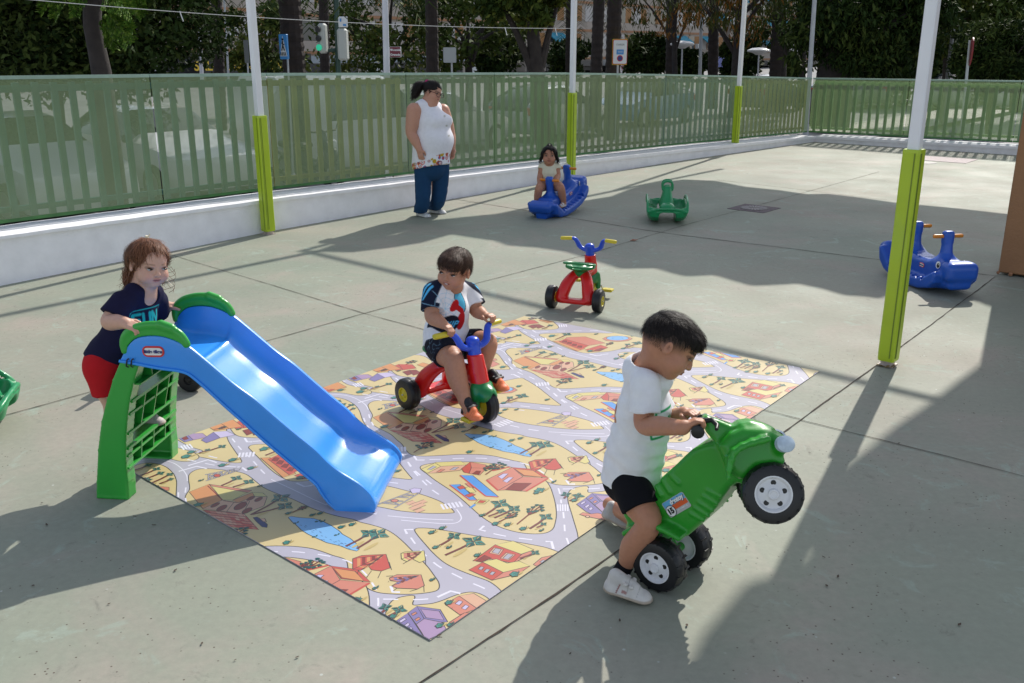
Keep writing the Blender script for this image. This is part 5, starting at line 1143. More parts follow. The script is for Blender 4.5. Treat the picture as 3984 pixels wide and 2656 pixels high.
# ---- 3. the girl climbing the slide
c1d = crop(300, 850, .7333); c1h = crop(450, 900, .2551)
def girl1():
    t = person('little girl with auburn hair in navy shirt and red shorts climbing the slide ladder', (*(SP + SE * -.10 + SN * .27)[:2], 0))
    hd = Head(c1h(515, 485, 3.97), idir(.70, .36, .62), idir(.18, -.92, .30), .195)
    S = Sdf(); hd.add(S, cheeks=1.18, nose=.95)
    fw = nrm([.93, -.36, 0]); lf = nrm([.36, .93, 0])
    nb = c1d(345, 398, 3.97); ch = c1d(300, 520, 3.96); pv = c1d(165, 770, 3.94)
    S.cap(hd.p(0, -.08, -.2), nb, .048, .052, .03); S.ecap(nb - UPV * .01, ch, .060, .088, fw, .85, .04); S.ecap(ch, pv, .080, .09, fw, .95, .04); S.ell(pv, (.09, .10, .095), [fw, lf, UPV], .03)
    sh = [c1d(238, 448, 3.86), c1d(425, 432, 4.08)]; el = [c1d(172, 545, 3.80), c1d(418, 520, 4.16)]; wr = [c1d(250, 552, 3.725), c1d(478, 468, 4.19)]
    for i in (0, 1): limb(S, [sh[i], (sh[i] + el[i]) / 2, el[i], el[i] * .5 + wr[i] * .5, wr[i]], [.040, .038, .036, .033, .024], .02)
    hand(S, wr[0], nrm(c1d(318, 578, 3.70) - wr[0]), nrm(-UPV * .9 + np.array([.1, .3, 0])), nrm([.1, 1, .2]), .116, (.25, .8, .8), .2)
    hand(S, wr[1], nrm(c1d(560, 445, 4.205) - wr[1]), -UPV, nrm([.1, -1, 0]), .112, (.12, .25, .25), .1)
    hp = [c1d(150, 800, 3.90), c1d(185, 800, 4.02)]; kn = [c1d(200, 985, 3.90), c1d(335, 905, 4.03)]; an = [c1d(205, 1230, 3.93), c1d(345, 1065, 4.03)]
    for i in (0, 1): limb(S, [hp[i], (hp[i] + kn[i]) / 2, kn[i], kn[i] * .5 + an[i] * .5, an[i]], [.075, .066, .050, .046, .031], .02)
    def cols(V): return hd.face_cols(flat((.62, .36, .27))(V), V, brow=(.24, .12, .07), lip=(.52, .17, .16), blush=(.66, .28, .24), bw=.55)
    sdf_obj('body', S, .0036, SKIN, t, cols); hd.eyes(t, (.012, -.008), open_=.85)
    H = Sdf(); H.ell(hd.p(0, -.08, .14), np.array([.425, .505, .400]) * hd.H, hd.ax, .004); H.ell(hd.p(0, -.36, -.15), np.array([.33, .20, .33]) * hd.H, hd.ax, .06)
    H.ell(hd.p(0, .56, .00), np.array([.39, .42, .36]) * hd.H, hd.ax, .03, 's'); H.plane(hd.p(0, -.4, -.42), -hd.u, .02)
    for g_ in (-1, 1): H.ell(hd.p(g_ * .44, .03, -.12), np.array([.12, .14, .19]) * hd.H, hd.ax, .012, 's')
    for k in range(9):
        q = hd.p(.22 * math.sin(k * 2.2), -.42 + .10 * math.cos(k * 1.9), -.32 - .03 * (k % 3)); H.chain([q, q - hd.u * .035 + hd.s * .008 * math.sin(k), q - hd.u * .060 - hd.f * .02 * (1 + math.cos(k))], [.018, .015, .007], .012, sm=8)
    H.warp(lambda X, Y, Z: .0026 * wig(X, Y, Z, 90, 9))
    ho = sdf_obj('hair', H, .0045, HAIRM, t, flat((.135, .055, .028)))
    tie = hd.p(.0, -.22, .52)
    flow = lambda P, N_: np.where((((P - hd.C) @ hd.u) / hd.H > .10)[:, None], P * 0 + tie[None] - P, P * 0 - hd.u[None] - .3 * hd.f[None]) * 1.0
    strands('hair_locks', ho, t, lambda P, N_: -flow(P, N_), 3200, .040, .0018, (.19, .080, .040), .20, .35, 8, .22)
    # loose curls
    mb = MB(); hm = mat('hair_curl', (.17, .065, .03), .42, .2, 30)
    rng = np.random.default_rng(4)
    for k in range(46):
        side = 1 if k % 2 else -1; b = hd.p(side * rng.uniform(.30, .41), rng.uniform(-.40, -.08), rng.uniform(-.34, -.10)) if k < 30 else hd.p(rng.uniform(-.3, .3), -.50, rng.uniform(-.4, -.2)); L = rng.uniform(.05, .10); ph = rng.uniform(0, 6); rr = rng.uniform(.004, .011)
        pts = [b - hd.u * L * j / 14 + (hd.s * side * .25 + hd.f * rng.uniform(-.02, .02)) * L * (j / 14) ** 2 + rr * (j / 14) * (hd.s * math.cos(ph + j * .75) + hd.f * math.sin(ph + j * .75)) for j in range(15)]
        mb.tube(pts, [.0017 * (1 - j / 18) for j in range(15)], hm, 5)
    for k in range(7):                     # the wisps beside the cheek
        b = hd.p(.37 + .01 * k, .16 - .02 * k, .02 - .03 * k); pts = [b + hd.f * .05 * math.sin(j * .28 + k) - hd.u * .0075 * j - hd.s * .012 * math.cos(j * .5 + k) for j in range(14)]; mb.tube(pts, .0009, hm, 4)
    mb.build('curls', t, smooth=True, world=True)
    mb = MB(); mb.tube([tie - hd.u * .012, tie, tie + hd.u * .010], [.006, .009, .006], mat('cream_hair_tie', (.75, .68, .5), .6), 10); mb.tube([tie + hd.s * .004, tie + hd.u * .018 + hd.s * .014], [.004, .002], MATS['cream_hair_tie'], 6); mb.build('hair_tie', t, smooth=True, world=True)
    T = Sdf(); T.ecap(c1d(345, 410, 3.97), ch, .070, .092, fw, .86, .03); T.ecap(ch, c1d(185, 730, 3.95), .092, .102, fw, .98, .03); T.cap(c1d(185, 730, 3.95), pv, .101, .104, .03); T.clip(c1d(165, 715, 3.94), nrm(-UPV - fw * .15))
    T.cap(c1d(300, 405, 3.92), c1d(400, 398, 4.03), .052, k=.03)
    for i in (0, 1): d = nrm(el[i] - sh[i]); l = np.linalg.norm(el[i] - sh[i]); e = sh[i] + d * l * .72; T.cap(sh[i], e + d * .05, .052, .062, .025); T.clip(e, d)
    T.chain([hd.p(0, -.05, -.30), nb + UPV * .025, nb + fw * .050 - UPV * .004], [.054, .054, .040], .008, 's'); T.warp(lambda X, Y, Z: .0042 * wig(X, Y, Z * .6, 36, 12) + .0014 * wig(X, Y, Z, 80, 3))
    pc = c1d(395, 530, 3.90)
    def tc(V):
        c = flat((.012, .011, .040))(V); x = (V - pc) @ nrm(lf + fw * .1); z = (V - pc) @ UPV; ok = ((V - ch) @ fw > .02).astype(float)
        teal = (.02, .42, .40)
        c = letters(c, x, z, ok, 'FUN', -.062, -.030, .050, .030, .014, teal, .0075, .12)
        for A_, B_2 in (((-.085, .038), (.085, .038)), ((-.085, .038), (-.10, -.05)), ((.085, .038), (.10, -.05))): c = blend(c, ss(-seg2(x, z, A_, B_2), -.0032, -.0014) * ok * .9, teal)
        return c
    sdf_obj('t_shirt', T, .0042, CLOTH, t, tc)
    K = Sdf(); K.ell(pv, (.098, .106, .108), [fw, lf, UPV], .02)
    for i in (0, 1): d = nrm(kn[i] - hp[i]); l = np.linalg.norm(kn[i] - hp[i]); K.cap(hp[i], hp[i] + d * l * .8, .086, .078, .025); K.clip(hp[i] + d * l * .62, d)
    K.warp(lambda X, Y, Z: .004 * wig(X, Y, Z, 38, 4)); sdf_obj('shorts', K, .005, CLOTH, t, flat((.50, .012, .018)))
    f2 = nrm([1, -.1, 0]); tr = c1d(395, 1082, 4.03); shoe('shoe', t, tr - f2 * .075 + UPV * -.008, tr + f2 * .065 - UPV * .008, UPV, .066, .06, None, upper=(.50, .44, .42)); b = an[0] - UPV * .035; shoe('shoe', t, b - f2 * .05, b + f2 * .09, UPV, .066, .06, None, upper=(.5, .44, .42))
girl1()
# ---- 4. the carer by the wall
cw = crop(1500, 250, .4145)
def woman():
    YW = 11.09; t = person('woman with ponytail and glasses in white sleeveless tunic and blue trousers by the wall', (*g(985, 494)[:2], 0))
    fw = nrm([.80, -.60, 0]); lf = nrm([.60, .80, 0])
    hd = Head(cw(447, 262, YW - .02), idir(.82, .36, .44), idir(.24, -.92, .2), .225)
    S = Sdf(); hd.add(S, cheeks=.95, jaw=1.05, nose=1.05)
    nb = cw(392, 385, YW); ch = cw(410, 520, YW); wa = cw(430, 700, YW); pv = cw(430, 900, YW)
    S.cap(hd.p(0, -.10, -.2), nb, .066, .078, .04); S.cap(hd.p(0, .14, -.42), cw(420, 385, YW - .05), .055, .06, .04); S.ecap(nb - UPV * .03, ch, .10, .165, fw, .85, .06); S.ecap(ch, wa, .165, .19, fw, .92, .06); S.ecap(wa, pv, .19, .165, fw, .95, .06)
    sh = [cw(268, 432, YW - .13), cw(535, 440, YW + .15)]; el = [cw(240, 640, YW - .17), cw(606, 655, YW + .16)]; wr = [cw(318, 800, YW - .22), cw(628, 790, YW + .08)]
    for i in (0, 1): limb(S, [sh[i], (sh[i] + el[i]) / 2, el[i], el[i] * .6 + wr[i] * .4, wr[i]], [.086, .080, .062, .058, .034], .03)
    hand(S, wr[0], nrm(cw(335, 890, YW - .24) - wr[0]), nrm(lf * .7 - fw * .4), fw, .165, (.5, .8, .6), .4, .006); hand(S, wr[1], nrm(cw(632, 890, YW + .04) - wr[1]), nrm(-lf), fw, .165, (.3, .5, .4), .3, .006)
    fe = [gp(1500 + .4145 * 345, 250 + .4145 * 1425), gp(1500 + .4145 * 470, 250 + .4145 * 1395)]
    for i in (0, 1): a_ = fe[i] + UPV * .08; S.chain([pv + lf * (-.09 if i == 0 else .09), a_ * .5 + (pv + lf * (-.1 if i == 0 else .1)) * .5, a_], [.09, .06, .045], .02)
    def cols(V): return hd.face_cols(flat((.52, .265, .185))(V), V, brow=(.06, .035, .025), lip=(.42, .14, .12))
    sdf_obj('body', S, .0068, SKIN, t, cols); hd.eyes(t, (0, -.02), open_=.7)
    gl = MB(); gm = mat('dark_red_spectacles', (.06, .012, .015), .25)
    for g_ in (-1, 1):
        c = hd.p(g_ * .165, .475, -.03); pts = [c + hd.s * .034 * math.cos(i * PI / 8) + hd.u * .026 * math.sin(i * PI / 8) for i in range(17)]; gl.tube(pts, .0028, gm, 6); gl.tube([hd.p(g_ * .31, .45, .0), hd.p(g_ * .40, .0, .02)], .003, gm, 6)
    gl.tube([hd.p(-.06, .48, -.01), hd.p(.06, .48, -.01)], .003, gm, 6); gl.build('spectacles', t, smooth=True, world=True)
    H = Sdf(); H.ell(hd.p(0, -.07, .14), np.array([.405, .485, .385]) * hd.H, hd.ax, .004); H.ell(hd.p(0, .50, -.12), np.array([.42, .44, .36]) * hd.H, hd.ax, .02, 's'); H.plane(hd.p(0, -.4, -.26), nrm(-hd.u + hd.f * .3), .02)
    for g_ in (-1, 1): H.ell(hd.p(g_ * .43, .03, -.12), np.array([.13, .16, .2]) * hd.H, hd.ax, .012, 's')
    tie = hd.p(.0, -.50, .33); H.chain([hd.p(0, -.42, .30), tie, cw(318, 200, YW + .02), cw(290, 260, YW + .03), cw(272, 300, YW + .03)], [.042, .030, .050, .048, .018], .02, sm=20)
    H.warp(lambda X, Y, Z: .004 * wig(X, Y, Z, 80, 3))
    ho = sdf_obj('hair', H, .0075, HAIRM, t, flat((.012, .009, .009))); strands('hair_locks', ho, t, lambda P, N_: np.where((((P - tie) @ hd.f) > 0)[:, None], tie[None] - P, 0 * P + (cw(285, 305, YW + .03) - tie)[None]), 1500, .075, .005, (.014, .010, .010), .10, .25, 3, .15)
    mb = MB(); mb.lathe(tie, nrm(hd.f + .1 * hd.u), [(-.012, .034), (-.006, .044), (.006, .044), (.012, .034)], mat('pink_hair_band', (.75, .02, .22), .6), 16); mb.build('hair_tie', t, smooth=True, world=True)
    T = Sdf(); T.ecap(cw(395, 400, YW), ch, .125, .185, fw, .86, .06); T.ecap(ch, wa, .185, .215, fw, .95, .05); T.ecap(wa, cw(425, 930, YW), .215, .228, fw, .98, .05); T.ell(cw(520, 535, YW - .05), (.10, .17, .095), [fw, lf, UPV], .06); T.ell(cw(520, 720, YW - .04), (.12, .18, .15), [fw, lf, UPV], .08)
    T.cap(cw(320, 395, YW - .09), cw(480, 398, YW + .09), .062, k=.04)
    T.clip(cw(395, 398, YW) + UPV * 5, UPV); T.plane(cw(420, 962, YW), nrm(-UPV + fw * .20), .01)
    for i in (0, 1): T.cap(sh[i] + (sh[i] - sh[1 - i]) * .06 + UPV * .05, sh[i] + (sh[i] - sh[1 - i]) * .10 - UPV * .13, .075, .075, .01, 's')
    T.chain([hd.p(0, 0, -.35), nb + UPV * .04, nb + fw * .11 - UPV * .065], [.085, .088, .045], .01, 's'); T.warp(lambda X, Y, Z: .007 * wig(X, Y, Z * .6, 18, 5) + .002 * wig(X, Y, Z, 45, 3))
    hem = cw(420, 962, YW); rng = np.random.default_rng(2)
    dots = [(rng.uniform(-.9, .9), rng.uniform(-.01, .13), rng.uniform(.014, .030), k) for k in range(95)]
    pal = [(.55, .02, .02), (.62, .16, .01), (.55, .50, .03), (.20, .02, .06), (.12, .16, .42), (.40, .48, .05)]
    def tc(V):
        c = flat((.80, .79, .85))(V); h_ = (V - hem) @ nrm(UPV - fw * .20); an_ = np.arctan2((V - wa) @ lf, (V - wa) @ fw) * .21; lim_ = .072 + .05 * ss((V - wa) @ fw, .10, .22); band = ss(-h_, -lim_ - .004, -lim_)
        for (ax_, hh, rr, k) in dots:
            d = np.hypot(an_ - ax_ * .72, h_ - hh); c = blend(c, ss(-d, -rr, -rr * .8) * band, pal[k % 6]); c = blend(c, ss(-d, -rr * .62, -rr * .48) * band, pal[(k + 2) % 6] if k % 3 else (.8, .8, .8)); c = blend(c, ss(-d, -rr * .3, -rr * .2) * band, pal[(k + 3) % 6])
        for bz in (490, 582, 675):
            b_ = cw(548 + (bz - 490) * .22, bz, YW - .2); c = blend(c, ss(-np.hypot((V - b_) @ CR, (V - b_) @ UPV), -.013, -.010) * ((V - wa) @ fw > .1), (.5, .5, .48))
        return c
    sdf_obj('tunic', T, .0070, CLOTH, t, tc)
    K = Sdf(); K.ecap(pv, cw(430, 960, YW), .185, .175, fw, .95, .04)
    for i, pts in ((0, ((350, 960, -.05), (354, 1130, -.05), (348, 1290, -.06), (342, 1408, -.06))), (1, ((512, 950, .05), (514, 1120, .08), (498, 1270, .09), (476, 1372, .09)))):
        q = [cw(x, y, YW + d) for x, y, d in pts]; q[-1] = fe[i] + UPV * .045 - fw * .03; K.chain(q + [q[-1] - UPV * .10], [.108, .098, .086, .082, .082], .014, sm=20); K.clip(q[-1], -UPV)
    K.warp(lambda X, Y, Z: .006 * wig(X, Y, Z * .5, 22, 9) + .004 * wig(X, Y, Z * 1.4, 40, 2) * (Z < .35)); sdf_obj('trousers', K, .0075, CLOTH, t, flat((.014, .055, .135)))
    for i in (0, 1):
        f = nrm(fw + lf * (-.25 if i == 0 else .10)); c = fe[i]; shoe('shoe', t, c - f * .10 + UPV * .002, c + f * .15 + UPV * .002, UPV, .098, .075, lambda c, V, x, z: blend(c, ss(wig(V[:, 0], V[:, 1], V[:, 2], 160, 3), .3, .6) * .35, (.25, .25, .25)), sole=(.7, .7, .7), upper=(.68, .68, .68), h=.006)
woman()
# ---- 5. the little girl on the whale
c8 = crop(2000, 500, .4782)
def girl2():
    y0 = W1[1]; YB = y0 + .21
    fw = nrm([-wd[0], -wd[1], 0]); lf = np.array([-fw[1], fw[0], 0])
    sp = W1 + wd * .20
    t = person('small dark-haired girl in pale top sitting on the blue whale rocker and holding its handle', (*sp[:2], 0))
    hd = Head(c8(287, 218, YB - .02), idir(-.06, .22, .97), idir(.02, -.97, .2), .222)
    S = Sdf(); hd.add(S, cheeks=1.12, nose=.95)
    nb = c8(287, 302, YB); pv = c8(285, 425, YB + .03); ch = c8(286, 355, YB)
    S.cap(hd.p(0, -.08, -.2), nb, .05, .055, .03); S.ecap(nb, ch, .065, .095, fw, .85, .04); S.ecap(ch, pv, .095, .11, fw, .95, .04)
    sh = [c8(232, 312, YB), c8(344, 312, YB)]; el = [c8(216, 378, YB - .04), c8(354, 385, YB - .04)]; wr = [c8(205, 425, YB - .14), c8(338, 418, YB - .14)]
    for i in (0, 1): limb(S, [sh[i], (sh[i] + el[i]) / 2, el[i], el[i] * .5 + wr[i] * .5, wr[i]], [.044, .041, .038, .036, .027], .02)
    gx = [W1 - np.array([wd[1] * -.0, 0, 0]) + lf * .0, W1]
    hand(S, wr[0], nrm(c8(212, 446, y0 - .02) - wr[0]), nrm(-UPV + fw * .6), nrm([1, 0, 0]), .115, (.4, .9, .9), .6); hand(S, wr[1], nrm(c8(330, 442, y0 - .02) - wr[1]), nrm(-UPV + fw * .6), nrm([-1, 0, 0]), .115, (.4, .9, .9), .6)
    hp = [c8(255, 445, YB + .0), c8(325, 448, YB + .0)]; kn = [c8(205, 488, y0 - .02), c8(378, 482, y0 - .02)]; an = [c8(182, 600, y0 + .02), c8(405, 605, y0 + .04)]
    for i in (0, 1): limb(S, [hp[i], (hp[i] + kn[i]) / 2, kn[i], kn[i] * .5 + an[i] * .5, an[i]], [.075, .066, .050, .046, .030], .02); S.chain([an[i], an[i] + fw * .05 - UPV * .03, an[i] + fw * .09 - UPV * .036], [.028, .025, .02], .01)
    sdf_obj('body', S, .0052, SKIN, t, lambda V: hd.face_cols(flat((.43, .20, .125))(V), V, brow=(.02, .012, .01), lip=(.38, .12, .1), bw=.9)); hd.eyes(t, (0, 0), open_=.95)
    H = Sdf(); H.ell(hd.p(0, -.07, .14), np.array([.405, .49, .395]) * hd.H, hd.ax, .004); H.ell(hd.p(0, -.34, -.16), np.array([.36, .18, .24]) * hd.H, hd.ax, .06); H.ell(hd.p(0, .52, -.09), np.array([.37, .42, .37]) * hd.H, hd.ax, .02, 's')
    for g_ in (-1, 1): H.chain([hd.p(g_ * .37, .06, .15), hd.p(g_ * .41, .06, -.1), hd.p(g_ * .46, .0, -.26), hd.p(g_ * .42, .02, -.36)], [.018, .016, .016, .008], .015, sm=14)
    H.ell(hd.p(0, -.12, .55), np.array([.13, .13, .10]) * hd.H, hd.ax, .02); H.plane(hd.p(0, -.4, -.44), -hd.u, .02); H.warp(lambda X, Y, Z: .004 * wig(X, Y, Z, 80, 5))
    ho = sdf_obj('hair', H, .006, HAIRM, t, flat((.010, .008, .008))); strands('hair_locks', ho, t, lambda P, N_: P - hd.p(0, -.1, .55)[None] - .3 * hd.H * hd.u[None], 900, .05, .004, (.012, .009, .009), .2, .3, 3, .2)
    mb = MB(); mb.tube([hd.p(-.02, .03, .56), hd.p(.03, .04, .57)], .009, mat('cream_hair_tie', (.75, .68, .5), .6), 8); mb.build('hair_clip', t, smooth=True, world=True)
    T = Sdf(); T.ecap(c8(287, 312, YB), ch, .075, .108, fw, .86, .03); T.ecap(ch, c8(285, 430, YB + .02), .108, .13, fw, .98, .03); T.clip(c8(285, 428, YB), -UPV); T.cap(c8(262, 300, YB), c8(312, 300, YB), .05, k=.03)
    for i in (0, 1): d = nrm(el[i] - sh[i]); T.cap(sh[i], sh[i] + d * .06, .054, .060, .02); T.clip(sh[i] + d * .028, d)
    T.cap(hd.p(0, 0, -.3), nb, .058, .06, .006, 's'); T.warp(lambda X, Y, Z: .004 * wig(X, Y, Z * .6, 36, 2)); sdf_obj('top', T, .0055, CLOTH, t, flat((.66, .62, .48)))
    K = Sdf(); K.ell(pv - UPV * .02, (.12, .13, .085), [fw, lf, UPV], .02)
    for i in (0, 1): d = nrm(kn[i] - hp[i]); K.cap(hp[i], hp[i] + d * .12, .082, .078, .02); K.clip(hp[i] + d * .07, d)
    sdf_obj('shorts', K, .0065, CLOTH, t, flat((.35, .45, .60)))
    for i in (0, 1):
        b = an[i] - UPV * .045; b2 = b - fw * .03; shoe('sandal', t, b2, b2 + fw * .135, UPV, .066, .05, lambda c, V, x, z: blend(c, ss(-np.abs(np.sin(x * 16)), -.35, -.2) * 0 + ss(z, .02, .024) * ss(-np.abs(np.sin(x * 13)), -.5, -.3), (.44, .23, .16)), sole=(.4, .28, .2), upper=(.62, .60, .60), h=.005)
girl2()
# ---------------------------------------------------------------- the printed play mat
def build_mat():
    Lc, Bc, Rc, Tc = [np.array(gp(*q)[:2]) for q in ((448, 1799), (1674, 2494), (3188, 1446), (2040, 1232))]
    ea = nrm(np.append((Tc - Lc) + (Rc - Bc), 0))[:2]; eb = np.array([ea[1], -ea[0]])
    phi = lambda t: .087 + 1.083 * t + .048 * t * t
    inv = lambda a_: (-1.083 + math.sqrt(1.083 ** 2 - 4 * .048 * (.087 - a_))) / (2 * .048)
    def tb(px, k): q = np.array(gp(*px)[:2]) - Lc; return (inv(q @ ea) - k, q @ eb)
    def xy(t, b): return Lc + ea * phi(t) + eb * b
    CR_ = {'1': (1560, 1560, .38265), '2': (600, 1780, .34438), '3': (1300, 2000, .38265), '4': (1200, 1240, .29762), '5': (1900, 1200, .28061)}
    def tr(c, k, pts): x0, y0, s = CR_[c]; return [tb((x0 + X * s, y0 + Y * s), k) for X, Y in pts]
    pal = {'road': (.46, .44, .52), 'sand': (.64, .515, .26), 'tan': (.56, .43, .17), 'line': (.05, .045, .04), 'white': (.76, .74, .84), 'teal': (.055, .24, .20), 'dteal': (.02, .10, .09), 'bark': (.20, .045, .04), 'water': (.22, .46, .76), 'blue': (.09, .30, .68),
           'orange': (.64, .28, .11), 'peach': (.66, .39, .26), 'yellow': (.66, .57, .22), 'red': (.54, .09, .065), 'salmon': (.60, .22, .155), 'maroon': (.24, .04, .03), 'purple': (.22, .18, .38), 'mauve': (.38, .26, .42), 'grey': (.42, .40, .46), 'navy': (.025, .035, .14), 'lilac': (.55, .48, .68)}
    pm_ = {k: mat('mat_print_' + k, tuple(.88 * c for c in v), .36, .04, 3, .03, 300, spec=.4) for k, v in pal.items()}
    quad_ = [Lc, Bc, Rc, Tc]
    def clipq(P):
        for i in range(4):
            A, B_ = quad_[i], quad_[(i + 1) % 4]; e = B_ - A; n_ = np.array([-e[1], e[0]]); out = []
            if (np.mean(quad_, 0) - A) @ n_ < 0: n_ = -n_
            for j in range(len(P)):
                p, q = P[j - 1], P[j]; dp, dq = (p - A) @ n_, (q - A) @ n_
                if (dp >= 0) != (dq >= 0): out.append(p + (q - p) * dp / (dp - dq))
                if dq >= 0: out.append(q)
            P = out
            if len(P) < 3: return []
        return P
    mb = MB(); lay = [0]
    def put(tbs, c, rep=True):
        lay[0] += 1; z = .0056 + lay[0] * .0000014
        for k in range(-3, 4):
            P = clipq([xy(t + k, b) for t, b in tbs if True])
            if len(P) >= 3: mb.add([(*p, z) for p in P], [list(range(len(P)))], pm_[c])
    def smooth_(tbs, n=6):
        A = np.array(tbs); m_ = len(A); out = []
        for i in range(m_):
            P0, P1, P2, P3 = A[i - 1], A[i], A[(i + 1) % m_], A[(i + 2) % m_]
            for j in range(n):
                f = j / n; out.append(tuple(.5 * (2 * P1 + (P2 - P0) * f + (2 * P0 - 5 * P1 + 4 * P2 - P3) * f * f + (3 * P1 - P0 - 3 * P2 + P3) * f ** 3)))
        return out
    SC = 1.13                              # metres per unit of t
    def stroke(tbs, w_, c, close=False):
        A = np.array(tbs) * [SC, 1]; n = len(A); L = []; Rr = []
        if close: A = np.vstack([A, A[:1], A[1:2]]); n += 1
        for i in range(n):
            d = A[min(i + 1, len(A) - 1)] - A[max(i - 1, 0)] if not (close and i == 0) else A[1] - A[-3]; d = d / (np.linalg.norm(d) + 1e-9); m_ = np.array([-d[1], d[0]]) * w_ / 2
            L.append((A[i] + m_) / [SC, 1]); Rr.append((A[i] - m_) / [SC, 1])
        lay[0] += 1; z = .0056 + lay[0] * .0000014
        for k in range(-3, 4):
            for i in range(n - 1):
                P = clipq([xy(t + k, b) for t, b in (L[i], L[i + 1], Rr[i + 1], Rr[i])])
                if len(P) >= 3: mb.add([(*p, z) for p in P], [list(range(len(P)))], pm_[c])
    def shape(c, k, pts, col, out=True, sm=False):
        q = tr(c, k, pts); q = smooth_(q) if sm else q; put(q, col)
        if out: stroke(q, .0034, 'line', True)
    def dash(c, k, pts, on=.055, off_=.055, w_=.0075, solid=False):
        q = np.array(resample(np.array(tr(c, k, pts)), len(pts) * 6)); d = np.concatenate([[0], np.cumsum(np.hypot(np.diff(q[:, 0]) * SC, np.diff(q[:, 1])))])
        if solid: stroke([tuple(p) for p in q], w_, 'white'); return
        s0 = 0
        while s0 < d[-1] - on * .5:
            ss_ = np.linspace(s0, min(s0 + on, d[-1]), 3); stroke([(np.interp(x, d, q[:, 0]), np.interp(x, d, q[:, 1])) for x in ss_], w_, 'white'); s0 += on + off_
    # islands
    def island(parts, sm=True):
        q = sum([tr(*p) for p in parts], []); q = smooth_(q, 4) if sm else q; put(q, 'sand'); stroke(q, .0044, 'line', True)
    island([('5', 2, [(240, 600), (290, 565), (400, 555), (560, 560), (720, 570), (840, 590), (950, 630), (1080, 680), (1250, 722), (1400, 750)]), ('2', 0, [(1650, 520), (1800, 590), (1950, 640), (2100, 680), (2250, 710)]),
            ('3', 0, [(261, 91), (400, 125), (520, 165), (610, 215), (700, 290), (780, 370), (860, 450), (950, 545), (1020, 640), (1060, 700), (1070, 750), (1050, 785), (990, 805), (880, 820), (740, 828), (600, 825), (480, 815), (400, 795), (340, 765), (290, 710), (230, 640), (150, 580)]),
            ('1', 1, [(1240, 640), (1120, 610), (1000, 580), (900, 562), (760, 552), (600, 552), (450, 560)]), ('5', 2, [(1080, 1122), (950, 1115), (880, 1090), (830, 1050), (770, 1000), (700, 960), (620, 910), (520, 870), (420, 835), (350, 800), (325, 760), (330, 720), (310, 690), (260, 640)])])
    island([('1', 1, [(195, 690), (210, 668), (260, 652), (350, 640), (500, 632), (700, 628), (880, 640), (1050, 665), (1200, 705), (1350, 750), (1450, 800), (1510, 870), (1545, 960), (1570, 1060), (1580, 1160), (1570, 1240), (1545, 1310), (1480, 1350), (1380, 1362), (1250, 1355), (1120, 1330), (1000, 1290), (900, 1240), (800, 1170), (720, 1100), (620, 1010), (520, 930), (430, 870), (340, 810), (270, 755), (215, 715)])])
    island([('1', 1, [(965, 110), (985, 85), (1070, 75), (1250, 85), (1450, 110), (1600, 137), (1750, 165), (1900, 205), (2000, 245), (2055, 280), (2050, 292), (1950, 297), (1800, 297), (1600, 285), (1450, 265), (1300, 245), (1150, 215), (1050, 180), (985, 150)])])
    island([('3', 0, [(820, 180), (835, 158), (880, 152), (1000, 158), (1200, 190), (1400, 225), (1600, 255), (1800, 285), (2000, 320), (2150, 350), (2250, 385), (2305, 410), (2480, 520), (2350, 700), (2000, 900), (1800, 900), (1710, 805), (1640, 740), (1560, 690), (1450, 650), (1330, 605), (1200, 550), (1100, 490), (1000, 400), (920, 310), (860, 240)])])
    island([('1', 1, [(1830, 1480), (1790, 1340), (1760, 1240), (1730, 1140), (1705, 1060), (1695, 1000), (1700, 950), (1730, 910), (1800, 885), (1900, 878)]), ('3', 0, [(800, 932), (900, 930), (1000, 920), (1100, 890), (1200, 850), (1290, 820), (1380, 805), (1460, 815), (1530, 845), (1590, 890), (1720, 1010), (1500, 1300), (1000, 1600), (700, 1500)])])
    island([('5', 2, [(705, 380), (740, 360), (900, 352), (1200, 347), (1500, 345), (1700, 350)]), ('5', 1, [(430, 975), (520, 1000), (600, 1045), (700, 1110), (800, 1190), (900, 1270), (980, 1330), (1005, 1350), (970, 1358), (850, 1350), (700, 1335), (500, 1315), (300, 1305)]), ('5', 2, [(1700, 600), (1550, 615), (1420, 628), (1300, 622), (1150, 580), (1000, 520), (850, 450), (740, 400)])])
    island([('5', 2, [(345, 150), (375, 210), (420, 250), (500, 288), (600, 303), (780, 305), (900, 300), (960, 287), (975, 265), (950, 235), (905, 195), (860, 130), (700, 70), (420, 90)])])
    island([('5', 2, [(150, 150), (330, 215), (400, 290), (460, 340), (560, 400), (680, 468), (715, 492), (700, 502), (620, 503), (450, 490), (250, 468), (90, 455)]), ('4', 1, [(850, 912), (700, 872), (560, 822), (490, 785), (420, 700), (650, 550)])])
    island([('4', 1, [(330, 780), (500, 865), (620, 895), (720, 915), (800, 945), (828, 968), (810, 990), (740, 1010), (640, 1012), (560, 1000), (480, 985), (380, 975), (260, 975), (120, 995), (0, 1035), (-160, 1000), (0, 860)])])
    island([('4', 1, [(100, 1085), (160, 1050), (260, 1032), (380, 1040), (480, 1065), (560, 1105), (620, 1150), (665, 1210), (690, 1280), (710, 1340), (740, 1390), (762, 1430), (745, 1452), (650, 1455), (540, 1452), (400, 1420), (280, 1360), (150, 1270), (70, 1190), (60, 1130)])])
